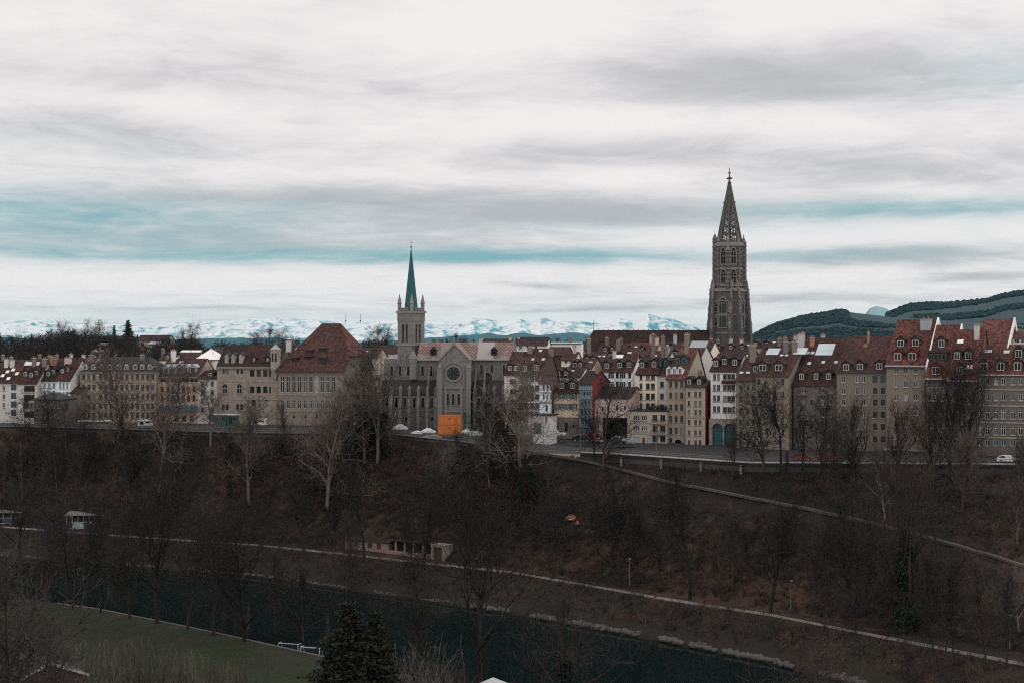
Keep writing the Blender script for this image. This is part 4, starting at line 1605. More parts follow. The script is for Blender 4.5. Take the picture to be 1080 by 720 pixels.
h = House('oriel_house', 'slim white house with a short red brown roof beside the yellow house', 'house', 569, 581.5, 343, 18, 462, 403.5)
h.win([573.3, 577.5, 581.0], [408.6, 418], 2.2, 5.6, 'frame_grey|m')
h.door(576.5, 430, 2.5, 7)
h.roof('tile_mid', 394.5, 7, .7, wallm='white_blue', side_mat='brown_wall').band(413.5, .3).band(424, .4, .2)
h = House('kiosk', 'small white flat roofed tower hut with a dark green door by the road', 'hut', 562, 580.5, 332, 24, 460.5, 437.5)
h.win([576.2], [441.5], 2.4, 5, 'frame_dark|s')
h.door(567, 451.5, 8.5, 11.5)
h.flat('slate', 'white', 4.0, .4)
h = House('yellow_house', 'yellow plastered house with a hipped roof above a stone base', 'house', 582.5, 610.5, 344, 18, 463, 412.2)
h.win([587.7, 593.7, 599.8, 605.8], [417.3, 428.3], 3.0, 6.4, 'frame|m|s|h')
h.door(597.3, 450, 3.2, 9.5, 'iron')
h.win([588, 605], [449], 2, 3, 'frame_dark')
h.roof('tile_mid', 398.5, 10, .5, 3.2, 3.2, 0, 0, wallm='yellow', eaves='cornice_dark').dormer([(592.5, 406.3), (604, 406.3)], 1.2, 1.6, style='frame|m')
x0, x1 = -.06, h.W + .06
zt2 = lambda y: zat(y, h.D) - h.z0
mb = MB()
dx = [(h.lx(597.3) - 1.6 * h.m, h.lx(597.3) + 1.6 * h.m), (h.lx(588) - h.m, h.lx(588) + h.m), (h.lx(605) - h.m, h.lx(605) + h.m)]
cuts = sorted(dx)
xa = x0
for a, b in cuts:
    mb.box(xa, a, -.12, -.003, -3, zt2(439.5))
    top, bot = (zt2(454.75), zt2(445.25)) if b - a > .6 else (zt2(450.5), zt2(447.5))
    if b - a > .6: mb.box(a, b, -.12, -.003, zt2(445.25), zt2(439.5)); mb.box(a, b, -.12, -.003, -3, zt2(454.75))
    else: mb.box(a, b, -.12, -.003, zt2(447.5), zt2(439.5)); mb.box(a, b, -.12, -.003, -3, zt2(450.5))
    xa = b
mb.box(xa, x1, -.12, -.003, -3, zt2(439.5))
mb.build('stone_base', M['sandstone_dark'], h.root)
h = House('blue_house', 'narrow blue grey boarded house with a red gable wall', 'house', 611, 624.5, 338, 30, 466, 402.5)
h.win([613.4, 616.5, 619.6, 622.5], [404.8, 414.5], 1.7, 4.2, 'frame_grey')
h.win([614, 617.8, 621.6], [425.5, 435, 444.5, 455], 2.2, 4.5, 'frame_grey|m')
for y in (410, 420, 430, 440, 450): h.band(y, .35, .3, 'blue_wall', 'balcony_band')
h.roof('tile_dark', 391, 9, .5, wallm='blue_wall', side_mat='red_wall').chimney([(630, 385)], .9, 'pot')
h = House('gatehouse', 'low old building with a broad brown roof over a dark vehicle passage', 'gatehouse', 624.8, 665, 337, 20, 468, 418.3)
h.win([636, 641.5], [431], 3.2, 5.5, 'frame|m')
h.win([651, 659], [430], 2.6, 4.5, 'frame_dark|m')
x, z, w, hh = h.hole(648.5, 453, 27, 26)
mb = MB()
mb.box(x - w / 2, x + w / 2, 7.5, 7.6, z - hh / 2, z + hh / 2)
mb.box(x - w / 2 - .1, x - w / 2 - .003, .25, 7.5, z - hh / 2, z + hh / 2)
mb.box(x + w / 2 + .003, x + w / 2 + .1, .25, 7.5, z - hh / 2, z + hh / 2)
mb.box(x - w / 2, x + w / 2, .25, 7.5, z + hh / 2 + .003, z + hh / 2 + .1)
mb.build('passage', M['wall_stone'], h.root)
h.roof('tile_dark', 407.5, 11, .55, wallm='pink_wall', eaves='cornice_dark')
h = House('timber_house', 'white house with dark window bands set back above the gatehouse', 'house', 637, 667, 352, 18, 470, 390.5)
h.win([644.5, 656.5], [395.3, 405.5], 6.5, 7, 'frame|3|t')
h.win([651, 664], [395.3, 405.5], 3, 7, 'frame_dark|m')
h.roof('tile_mid', 375, 12, .55, wallm='white_blue').dormer([(640, 385.5), (653.5, 385), (663.5, 384.5)], 1.3, 1.4, style='frame|m')
h.skylight([(653, 376)], 2.2, 1.8, 'white').chimney([(648, 369.5)], .9, 'chimney_white', pots=False)

# the tall houses right of the gatehouse
h = House('cream_house', 'cream house with three columns of windows above a planted roof terrace', 'house', 671, 693.5, 342, 20, 470, 393)
h.win([676], [397, 407, 417.7, 428], 3, 6.4, 'frame_grey|m|s')
h.win([683.3, 688.6], [397, 407, 417.7, 428], 4.2, 6.4, 'frame_grey|m|s')
h.roof('tile', 376, 13, .6, wallm='cream').dormer([(677, 384.8), (690, 383.8)], 1.3, 1.5, style='frame|m')
h.band(394.4, .5, .25, 'cornice_dark')
h.chimney([(703, 366), (689, 353), (699, 355)], .9)
h = House('grey_house', 'narrow grey house wedged between the cream house and the ochre house', 'house', 693.5, 703.2, 341, 20, 470, 394.5)
h.win([698.2], [405, 417.5, 429], 3.8, 6, 'frame_grey|m|s')
h.roof('tile_mid', 377, 13, .6, wallm='grey').dormer([(695.5, 384), (702.5, 383.4)], 1.0, 1.7, style='frame_grey|m', face='tealpaint')
h = House('garage_house', 'low grey house with two pale garage doors and a roof terrace', 'house', 664, 703.8, 333, 20, 472, 433.5)
h.win([671.5, 679.5], [440.2, 451.3], 6.4, 5.4, 'frame|3|s')
h.win([690.8, 699], [440.2, 451.8, 462.5], 5.6, 6.4, 'frame_grey|m|s')
h.door(670.3, 464, 9.5, 7, 'greenhouse', 'garage_door').door(685, 465, 5, 7, 'greenhouse', 'garage_door').door(678.8, 465, 2.6, 8, 'red_wall')
h.flat('slate', 'taupe', 7, .15)
h.band(446, .2, .08).band(457, .2, .08).balcony([(695, 446), (695, 457.3)], 16)
mb = MB()
r = random.Random(4)
for k in range(46):
    x = h.lx(r.uniform(681, 702)); y = r.uniform(.2, 1.2); z = h.H + .3
    for q in range(7):
        mb.bar((x, y, z), (x + r.uniform(-.5, .5), y + r.uniform(-.4, .4), z + r.uniform(.5, 1.5)), .05, .02, 3, r.randint(0, 1))
mb.build('terrace_plants', [M['twig_warm'], M['bush']], h.root)
h = House('ochre_tower_house', 'narrow ochre six storey house with three dormers and an arched door', 'house', 703.5, 722.5, 332, 22, 474, 398.5)
h.win([707.3, 713.2, 718.9], [405, 416.8, 429.3, 441.5, 453.8], 3.0, 6.6, 'frame_grey|m|s')
h.win([707.3], [464], 2.6, 5, 'frame_dark|s')
h.roof('tile_red', 367, 19, .62, wallm='ochre', side_mat='taupe')
h.dormer([(705.5, 391), (711.5, 391), (717.5, 391)], 1.0, 1.5, style='frame|m', face='white').dormer([(715, 380.3), (721.5, 380.3)], 1.1, 1.5, style='frame_grey|m', face='tealpaint')
h.skylight([(737, 363.5)], 4.2, 3.2, 'lead', 'roof_patch').chimney([(724, 353)], 1.0)
wm, pm = arch_mesh(1.7, 2.0, False, 0)
f = link('door', wm, h.root); f.location = (h.lx(715.5), 0, h.lz(715, 467.3)); link('pane', pm, f)
h = House('taupe_house', 'grey brown house with a low dark roof and a dark red end wall', 'house', 723, 743.8, 328, 22, 475, 407)
h.win([726.6, 733.6, 738.4], [415.2, 425, 434.5, 445.2, 456, 466.5], 2.7, 5.6, 'frame_grey|m|s')
h.roof('slate', 400.5, 12, .45, wallm='taupe', side_mat='red_wall').dormer([(727, 402.3), (737.5, 402.3)], 1.1, 1.2)
h.band(440, .3, .12).chimney([(738, 391)], 1.1)
h.win([], [], 1, 1)
h = House('arched_house', 'white house standing on two large stone arches with green glass', 'house', 749.5, 776.5, 327, 22, 475.5, 390)
h.win([753.6, 757.8], [397, 408.3, 419.5, 431], 3.0, 6.2, 'frame_grey|m|s')
h.win([764.5, 769, 773.3], [397, 408.5, 420, 431.7], 3.9, 6, 'frame_grey|m|s')
h.roof('tile_dark', 372.5, 14, .6, wallm='white', eaves='cornice_dark').dormer([(755, 383), (764, 381), (775, 382)], 1.2, 1.5, style='frame|m')
h.band(391.2, .45, .3, 'cornice_dark').chimney([(794, 363)], 1.5, 'chimney_white')
mb = MB()
za, zb, xa, xb = h.lz(769, 401.5), h.lz(769, 404.3), h.lx(761.5), h.lx(776)
mb.prism([(xa, -.003, za), (xa, -.9, zb), (xa, -.9, zb + .12), (xa, -.003, za + .12)], [(xb, -.003, za), (xb, -.9, zb), (xb, -.9, zb + .12), (xb, -.003, za + .12)])
mb.build('oriel_roof', M['tile_dark'], h.root)
zt2 = lambda y: zat(y, h.D) - h.z0
ax = [h.lx(757.8), h.lx(770.3)]
aw, spz, tz_ = 5.0 * h.m * 1.12, zt2(451.5), zt2(441)
mb = MB()
xa, xb, f0, f1 = -.2, h.W + .2, -.9, -.003
n = 12
edges = [xa]
for c in ax: edges += [c - aw, c + aw]
edges.append(xb)
for i in range(0, len(edges), 2):
    mb.box(edges[i], edges[i + 1], f0, f1, -3, tz_)
for c in ax:
    for k in range(n):
        t0, t1 = math.pi * k / n, math.pi * (k + 1) / n
        p = [(c - aw * math.cos(t0), spz + aw * math.sin(t0)), (c - aw * math.cos(t1), spz + aw * math.sin(t1))]
        mb.prism([(p[0][0], f0, p[0][1]), (p[1][0], f0, p[1][1]), (p[1][0], f0, tz_), (p[0][0], f0, tz_)], [(p[0][0], f1, p[0][1]), (p[1][0], f1, p[1][1]), (p[1][0], f1, tz_), (p[0][0], f1, tz_)])
        q = [(c - (aw + d) * math.cos(t), spz + (aw + d) * math.sin(t)) for t in (t0, t1) for d in (0, .35)]
        mb.prism([(q[0][0], f0 - .12, q[0][1]), (q[2][0], f0 - .12, q[2][1]), (q[3][0], f0 - .12, q[3][1]), (q[1][0], f0 - .12, q[1][1])],
                 [(q[0][0], f0, q[0][1]), (q[2][0], f0, q[2][1]), (q[3][0], f0, q[3][1]), (q[1][0], f0, q[1][1])])
mb.build('arcade', M['sandstone'], h.root)
for c in ax:
    mb = MB()
    mb.poly([(c - aw, -.06, -1), (c + aw, -.06, -1)] + [(c + aw * math.cos(math.pi * k / n), -.06, spz + aw * math.sin(math.pi * k / n)) for k in range(n + 1)], 0)
    for k in range(1, 4): mb.box(c - aw + 2 * aw * k / 4 - .04, c - aw + 2 * aw * k / 4 + .04, -.16, -.07, 0, spz + aw * .6, 1)
    for z in (zt2(463), zt2(454)): mb.box(c - aw, c + aw, -.17, -.065, z - .06, z + .06, 1)
    mb.box(c - aw, c + aw, -.15, -.062, 0, zt2(465), 2)
    mb.build('glazed_arch', [M['glass_teal'], M['tealpaint'], M['tealpaint']], h.root)
h = House('town_house', 'ochre grey house with two columns of windows right of the arched house', 'house', 776.8, 797.5, 321, 24, 478, 399.8)
h.win([781, 788.6, 794.6], [408.5, 421, 433.3, 445.5, 457.8, 468.8], 3.0, 6.6, 'frame_grey|m|s')
h.roof('tile', 377.5, 14, .6, wallm='ochre_dark').skylight([(782, 393), (789, 393)], 1.0, 1.0).dormer([(797, 389)], 1.3, 1.5)
h.chimney([(794, 364)], 1.5)
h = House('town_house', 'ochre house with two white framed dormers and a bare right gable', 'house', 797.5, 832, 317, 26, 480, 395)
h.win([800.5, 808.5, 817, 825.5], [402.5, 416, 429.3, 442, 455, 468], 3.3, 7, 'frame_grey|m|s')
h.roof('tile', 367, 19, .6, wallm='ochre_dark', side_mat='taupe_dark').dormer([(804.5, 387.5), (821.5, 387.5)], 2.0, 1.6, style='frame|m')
h.skylight([(815.5, 371)], 3.0, 3.2).skylight([(824.5, 374.8), (829.5, 374.8)], .8, .9).chimney([(838, 360), (829, 360)], 1.2)
h.skylight([(844.5, 370.5)], 3.0, 3.2)
h.band(395.8, .4, .3, 'cornice_dark')
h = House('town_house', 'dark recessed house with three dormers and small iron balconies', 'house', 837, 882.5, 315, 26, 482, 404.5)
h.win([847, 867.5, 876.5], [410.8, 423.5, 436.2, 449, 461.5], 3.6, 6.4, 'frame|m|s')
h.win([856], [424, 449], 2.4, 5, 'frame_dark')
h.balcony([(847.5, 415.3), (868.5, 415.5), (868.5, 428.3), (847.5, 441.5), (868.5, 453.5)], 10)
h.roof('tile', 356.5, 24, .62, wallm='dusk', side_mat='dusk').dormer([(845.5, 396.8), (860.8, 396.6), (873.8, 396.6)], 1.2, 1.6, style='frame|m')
h.skylight([(870.5, 368.8)], 4.0, 4.6).skylight([(853.5, 383.3), (868.3, 382), (881.8, 382), (852, 372.3), (857, 372.3)], .9, 1.1).chimney([(845, 352)], 1.7, 'chimney_white').chimney([(856.5, 356)], 1.1, 'pot')
h = House('town_house', 'taupe house with three small eave dormers left of the tallest gable', 'house', 882.5, 934.5, 309, 26, 484, 390.8)
h.win([889.8], [399.6, 411.8, 424, 437, 450, 463], 4.2, 7, 'frame|m|s')
h.win([904, 910.8], [399.6, 411.8, 424, 437, 450, 463], 3.8, 7, 'frame|m|s')
h.win([923, 931.2], [399.6], 5.2, 8, 'frame_grey|m|T')
h.win([923, 931.2], [411.8, 424, 437, 450, 463], 4.2, 7, 'frame_grey|m|s')
h.roof('tile', 355.5, 20, .62, wallm='taupe_dark').dormer([(892.5, 387), (907, 386.5), (927.5, 386)], 1.6, 1.5, style='frame|m')
h.chimney([(916, 351)], .5, 'pot').chimney([(913, 364)], 1.0, 'pink_wall', back=9).band(391.8, .4, .3, 'cornice_dark')
h = House('tall_house', 'tallest house with a steep rust red roof, four dormers and a white party wall', 'house', 934.8, 975.5, 302, 28, 487, 385)
h.win([945, 955.3, 965.8], [390.4, 404.5, 418.7, 434, 447, 459.5], 4.3, 7.2, 'frame|m|s')
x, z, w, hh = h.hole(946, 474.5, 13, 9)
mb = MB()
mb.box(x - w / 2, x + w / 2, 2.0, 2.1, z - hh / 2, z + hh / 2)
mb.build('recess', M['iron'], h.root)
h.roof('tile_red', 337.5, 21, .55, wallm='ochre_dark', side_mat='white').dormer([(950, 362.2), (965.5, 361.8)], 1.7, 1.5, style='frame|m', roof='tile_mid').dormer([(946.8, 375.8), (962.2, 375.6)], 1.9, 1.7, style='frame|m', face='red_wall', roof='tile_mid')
h.party_wall(True).chimney([(976.8, 336.5)], 2.6, 'lead', 1.6).band(386.4, .6, .45, 'lead')
h.band(474, .3, .8, 'cornice')
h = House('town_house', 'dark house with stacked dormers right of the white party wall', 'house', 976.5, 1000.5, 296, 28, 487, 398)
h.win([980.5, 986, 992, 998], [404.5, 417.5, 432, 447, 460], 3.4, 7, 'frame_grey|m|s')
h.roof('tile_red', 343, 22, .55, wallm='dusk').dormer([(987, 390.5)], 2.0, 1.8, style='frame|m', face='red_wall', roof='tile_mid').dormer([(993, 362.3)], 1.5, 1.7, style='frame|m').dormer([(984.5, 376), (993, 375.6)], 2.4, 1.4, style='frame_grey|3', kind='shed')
h.balcony([(987, 422), (987, 438)], 18).party_wall(True, 'white', .3, .3).band(399.5, .4, .5, 'gutter')
h = House('town_house', 'dark house with a small white skylight beside the chimney stack', 'house', 1000.5, 1029.5, 293, 28, 487, 400)
h.win([1007.5, 1017, 1022], [406, 419, 433, 447, 460], 3.4, 7, 'frame_grey|m|s')
h.roof('tile_red', 348, 19, .55, wallm='dusk').skylight([(1013, 360.5)], 1.4, 1.2, 'white').skylight([(1022.5, 387.2)], 1.5, 1.2, 'white').dormer([(1009.5, 375), (1021.3, 375)], 1.5, 1.7, style='frame|m').dormer([(1012.5, 390.3)], 1.6, 1.8, style='frame|m')
h.chimney([(1030.2, 342.5)], 1.2, 'chimney_white').band(401.5, .4, .5, 'gutter').balcony([(1020, 425)], 12)
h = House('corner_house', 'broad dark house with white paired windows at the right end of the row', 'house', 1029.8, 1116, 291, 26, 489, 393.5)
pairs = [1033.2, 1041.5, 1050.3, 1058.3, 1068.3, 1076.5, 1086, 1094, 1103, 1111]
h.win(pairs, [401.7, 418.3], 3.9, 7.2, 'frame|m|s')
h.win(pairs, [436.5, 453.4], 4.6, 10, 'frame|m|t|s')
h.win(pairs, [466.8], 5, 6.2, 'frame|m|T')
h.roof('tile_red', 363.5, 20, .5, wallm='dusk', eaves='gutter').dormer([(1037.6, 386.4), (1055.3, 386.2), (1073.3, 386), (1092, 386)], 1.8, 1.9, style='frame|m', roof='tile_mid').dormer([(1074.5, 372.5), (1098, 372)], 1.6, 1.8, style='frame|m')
h.skylight([(1039.4, 370.6), (1043.2, 370.6), (1061.8, 371.3)], 1.3, 1.3)
for y in (410.5, 427.8, 445.5, 461.5): h.band(y, .25, .12)
h = House('roof_house', 'taller house rising behind the corner house with a white end wall', 'house', 1031, 1061, 302, 27, 480, 366)
h.roof('tile_red', 336.8, 18, .55, wallm='dusk', side_mat='white').party_wall(True, 'white', .3, .4)
h = House('attic_house', 'low attic house with white window bands behind the corner house', 'house', 1060, 1120, 306, 26, 480, 356)
h.win([1065.5, 1072.5, 1079.5, 1088, 1096], [359.5], 5, 4, 'frame|m')
h.roof('tile_red', 348, 12, .5, wallm='white')

# ------------------------------------------------------------------ roofs of the old town behind
BG = 'old town houses behind the front row'
bg = [  # x0, x1, D, yaw, eave, ridge, depth, roof, wall, windows, chimneys, label
    (508, 537, 450, 8, 366, 357.5, 12, 'tile_dark', 'grey', [], [(507, 356), (538, 355)], 'long dark roof with end chimneys just right of the church tower'),
    (543, 577, 470, 8, 363.5, 355.7, 10, 'tile_dark', 'white', [(549, 366), (557, 366), (565, 366)], [(547, 355)], 'white house with a dark red roof beneath the foothills'),
    (577, 613, 480, 8, 362.2, 361.0, 8, 'lead', 'white', [], [(602, 355)], 'long low white building with a flat pale roof below the hills'),
    (576, 596, 400, 14, 374, 366, 12, 'tile_mid', 'brown_wall', [], [], 'brown gabled house behind the white four storey house'),
    (592, 606, 390, 14, 379, 371, 10, 'tile_mid', 'cream', [(597, 381), (602, 381)], [(606, 364.5)], 'cream house between brown roofs behind the yellow house'),
    (583, 612, 366, 18, 397, 387, 11, 'tile_dark', 'white_blue', [(589, 399), (604, 399)], [], 'dark roofed house directly behind the yellow house'),
    (600, 624, 372, 18, 388, 378, 12, 'tile_mid', 'taupe', [], [(606, 382), (611, 382)], 'maroon roofed house above the blue house'),
    (612, 640, 384, 18, 383, 371, 14, 'tile', 'taupe', [], [(621, 357), (617, 372)], 'brown roofed house with a tall chimney below the long cathedral roof'),
    (640, 668, 378, 20, 380, 367, 14, 'tile', 'grey', [], [(652, 359)], 'wide brown roof behind the white timber house'),
    (630, 662, 430, 18, 372, 362, 12, 'tile_mid', 'taupe', [], [(640, 356), (655, 357)], 'maroon roof with two chimneys under the cathedral nave'),
    (660, 690, 410, 20, 373, 361.5, 13, 'tile_red', 'taupe', [], [(687, 354), (693, 356)], 'rust red roof with twin slanting chimneys left of the cathedral tower'),
    (668, 702, 372, 20, 384, 370, 14, 'tile', 'grey', [], [(704, 366)], 'brown roof just behind the cream house'),
    (688, 722, 420, 20, 370, 361, 12, 'tile_mid', 'taupe', [], [(712, 353)], 'maroon roof right below the cathedral nave end'),
    (704, 738, 380, 22, 378, 364, 14, 'tile', 'grey', [], [], 'brown roof behind the narrow ochre house'),
    (722, 748, 400, 22, 372, 360, 13, 'tile_dark', 'cream', [], [(726, 352.5)], 'dark roof with a stout chimney at the foot of the cathedral tower'),
    (744, 770, 430, 22, 370, 362, 12, 'tile_mid', 'taupe', [], [(750, 357), (757, 358)], 'maroon roof in front of the cathedral tower base'),
    (766, 795, 425, 22, 369, 361, 12, 'tile', 'taupe', [], [(771, 357), (782, 358)], 'brown roof at the right foot of the cathedral tower'),
    (754, 790, 362, 24, 384, 370, 14, 'tile_dark', 'grey', [], [(792, 366)], 'dark roof behind the white arched house'),
    (790, 822, 400, 24, 366, 358, 12, 'tile_dark', 'taupe', [], [], 'dark roof standing against the wooded hill'),
    (800, 845, 362, 26, 376, 362.5, 14, 'tile_mid', 'taupe', [], [(822, 357), (828, 356)], 'maroon roof with paired chimneys behind the bare gable'),
    (826, 860, 392, 26, 366, 357, 12, 'tile', 'cream', [], [(847, 351), (839, 354)], 'brown roof with white chimney stacks below the hill'),
    (858, 905, 370, 26, 366, 357, 12, 'tile_dark', 'taupe', [], [(868, 353)], 'dark roof behind the house with iron balconies'),
    (900, 940, 350, 26, 364, 355, 12, 'tile_mid', 'taupe', [], [], 'maroon roof left of the steep tall house'),
    (350, 398, 440, 8, 376, 367, 14, 'tile_mid', 'taupe', [], [(362, 364)], 'maroon roof behind the right flank of the town hall'),
    (398, 424, 455, 6, 372, 364, 12, 'tile_dark', 'grey', [], [], 'dark roof left of the church tower'),
    (168, 206, 430, 6, 379, 371.5, 12, 'tile_mid', 'grey', [], [(172, 368)], 'maroon roof behind the orange ochre house'),
    (188, 208, 440, 6, 374, 369.5, 8, 'white', 'white_blue', [], [], 'small white roof left of the white metal hipped roof'),
    (222, 236, 440, 6, 374, 366, 8, 'slate', 'grey', [(226, 371)], [], 'grey house behind the white metal hipped roof'),
    (286, 306, 420, 8, 378, 364, 12, 'tile_dark', 'white', [], [], 'dark roofed house between the stone hall and the town hall'),
    (-14, 30, 440, 6, 386, 379, 12, 'tile_dark', 'white', [], [(3, 374), (12, 376)], 'dark roofed house rising behind the far left corner'),
    (30, 66, 436, 6, 386, 378, 12, 'tile_mid', 'pink_wall', [], [(42, 374), (52, 375), (60, 374)], 'maroon roof with three chimneys behind the blue white house'),
    (64, 96, 432, 6, 384, 377, 12, 'tile_mid', 'white', [], [(75, 373), (88, 374)], 'maroon roof behind the left end of the school'),
    (96, 115, 560, 4, 371, 368.5, 10, 'pink_wall', 'pink_wall', [(101, 373), (108, 373)], [], 'pale pink house in front of the wood'),
    (104, 113, 575, 4, 364, 361.5, 8, 'pink_wall', 'pink_wall', [(108, 367)], [], 'stacked upper part of a pinkish house at the wood edge'),
    (144, 176, 620, 4, 359.5, 353.5, 12, 'tile_dark', 'taupe', [(150, 363), (158, 363), (166, 363), (172, 363)], [], 'large dark roofed villa beside the pointed conifer'),
    (156, 167, 600, 4, 363, 360.5, 9, 'lead', 'white_blue', [(161, 367)], [], 'pale flat roofed building in front of the villa'),
]
for x0, x1, D, yaw, ye, yr, dep, rm, wm_, ws, chs, label in bg:
    h = House('old_town_house', label, 'house', x0, x1, D, yaw, 360 + (CZ - 29.5) * FOC / D, ye, BG)
    if ws: h.win([w[0] for w in ws], [ws[0][1]], 3, 4.5, 'frame|m')
    h.roof(rm, yr, dep, .5, wallm=wm_, ov=.4)
    if chs: h.chimney(chs, 1.05, rng.choice(['chimney', 'chimney', 'pink_wall', 'chimney_white']))
    w_px = x1 - x0
    if w_px > 22 and D < 445 and rm != 'lead' and rm != 'white':
        r = random.Random(x0)
        h.dormer([(x0 + w_px * (k + .6) / 3 + r.uniform(-2, 2), ye - (ye - yr) * .35) for k in range(2)], 1.1, 1.2, 'tile_dark', 'frame_dark', 'frame|m')
        mb = MB()
        ax, ay, az_ = h.W * r.uniform(.25, .75), h.rf * dep, h.zr
        mb.bar((ax, ay, az_ - .2), (ax, ay, az_ + 2.2), .05)
        for q in range(3): mb.bar((ax - .55 + q * .1, ay, az_ + 1.3 + q * .3), (ax + .55 - q * .1, ay, az_ + 1.3 + q * .3), .035)
        mb.build('aerial', M['iron'], h.root)
        h.skylight([(x0 + w_px * r.uniform(.3, 1.0), ye - (ye - yr) * .6) for k in range(2)], .9, 1.1)

# ------------------------------------------------------------------ cathedral
DM = 590.0
h = House('cathedral', 'gothic cathedral with an openwork spire and a long brown nave roof', 'cathedral', 745, 793, DM, 36, 440, 360)
root = h.root
zm = lambda y: zat(y, 599.0) - h.z0
a = R(36)
rt, bk = h.t, h.b


def loc(px, y, D):
    p = Vector(at(px, y, D)) - Vector((h.O.x, h.O.y, h.z0))
    return Vector((p.dot(rt), p.dot(bk), p.z))


# the tower stands in its own square, w wide, seen corner-wise
W = 11.3
c_ = loc(769.3, 360, 598)
cx, cy = c_.x, c_.y
bx, by = cx - W / 2, cy - W / 2           # local corner of the tower shaft
mb = MB()
zb, z1 = zm(366) - 30, zm(304.5)
mb.box(bx, bx + W, by, by + W, zb, z1)
for y, p, hh in ((350.5, .3, .7), (332, .25, .5), (317, .25, .5), (304.8, .55, 1.3)):
    mb.box(bx - p, bx + W + p, by - p, by + W + p, zm(y) - hh, zm(y), 1)
tower = mb.build('tower', [M['minster'], M['minster_pale']], root)
# stepped corner buttresses with pinnacles
for ux in (0, 1):
    for uy in (0, 1):
        mb = MB()
        qx, qy = bx + ux * W, by + uy * W
        for zz0, zz1, e in ((zb, zm(347), 2.5), (zm(347), zm(331), 1.9), (zm(331), zm(315), 1.3), (zm(315), zm(307), .75)):
            for (dx, dy) in ((1, 0), (0, 1)):
                sx, sy = (1 if ux else -1), (1 if uy else -1)
                c = .75
                if dx: mb.box(min(qx, qx + sx * e), max(qx, qx + sx * e), qy - sy * 1.35 - c, qy - sy * 1.35 + c, zz0, zz1 - .02)
                else: mb.box(qx - sx * 1.35 - c, qx - sx * 1.35 + c, min(qy, qy + sy * e), max(qy, qy + sy * e), zz0, zz1 - .02)
            px_, py_ = qx + (1 if ux else -1) * (e - .4), qy - (1 if uy else -1) * 1.35
            mb.ring(px_, py_, zz1 - .02, zz1 + 1.6, .62, .62, 4, math.pi / 4, 1)
            mb.ring(px_, py_, zz1 + 1.6, zz1 + 5.0, .78, .04, 4, math.pi / 4, 1)
            px_, py_ = qx - (1 if ux else -1) * 1.35, qy + (1 if uy else -1) * (e - .4)
            mb.ring(px_, py_, zz1 - .02, zz1 + 1.6, .62, .62, 4, math.pi / 4, 1)
            mb.ring(px_, py_, zz1 + 1.6, zz1 + 5.0, .78, .04, 4, math.pi / 4, 1)
        mb.build('buttress', [M['minster'], M['minster_pale']], tower)


def gothic(parent, x, y, z0, z1, w, rot, bars=2, pane='glass', proud=.3):
    """a pointed window with a deep moulded frame, tracery bars and pane, set on a face turned by rot."""
    n = 8
    rise = w * .95

    def outline(wd, top, bot):
        pts = [(-wd / 2, bot), (wd / 2, bot)]
        rr = wd * .95
        for i in range(n + 1):
            a = i / n * math.pi / 2
            pts.append((wd / 2 * math.cos(a) ** .72, top - rr + rr * math.sin(a)))
        return pts + [(-a, b) for a, b in reversed(pts[2:-1])]
    o, i_ = outline(w + .9, z1 + .6, z0 - .4), outline(w, z1, z0)
    mb = MB()
    for k in range(len(o)):
        j = (k + 1) % len(o)
        for A, B, ya, yb in ((o, i_, -proud, -proud), (i_, i_, -proud, .0), (o, o, -proud, .03)):
            mb.poly([(A[k][0], ya, A[k][1]), (A[j][0], ya, A[j][1]), (B[j][0], yb, B[j][1]), (B[k][0], yb, B[k][1])])
    for q in range(bars):
        xx = -w / 2 + w * (q + 1) / (bars + 1)
        mb.box(xx - .11, xx + .11, -proud * .7, -.03, z0, z1 - rise * .55)
    mb.box(-w / 2, w / 2, -proud * .6, -.03, z0 + (z1 - z0) * .46, z0 + (z1 - z0) * .46 + .35)
    for q in range(bars + 1):
        xx = -w / 2 + w * (q + .5) / (bars + 1)
        for k in range(8):
            a0, a1 = k * math.pi / 4, (k + 1) * math.pi / 4
            rr = w / (bars + 1) * .42
            mb.bar((xx + rr * math.cos(a0), -.12, z1 - rise * .66 + rr * math.sin(a0)), (xx + rr * math.cos(a1), -.12, z1 - rise * .66 + rr * math.sin(a1)), .09)
    f = mb.build('window', M['minster_pale'], parent)
    f.location = (x, y, 0)
    f.rotation_euler = (0, 0, rot)
    if pane:
        pm = MB()
        pm.poly([(a, -.02, b) for a, b in i_])
        pm.build('pane', M[pane], f)
    return f


gothic(tower, cx, by - .01, zm(345.5), zm(315), 3.3, 0, 2)
gothic(tower, bx + W + .01, cy, zm(345.5), zm(315), 3.3, R(90), 2)
for s_ in (-1, 1):
    for (yy0, yy1) in ((329, 319), (344, 335)):
        gothic(tower, cx + s_ * 3.2, by - .01, zm(yy0), zm(yy1), .9, 0, 0, 'iron', .2)
        gothic(tower, bx + W + .01, cy + s_ * 3.2, zm(yy0), zm(yy1), .9, R(90), 0, 'iron', .2)
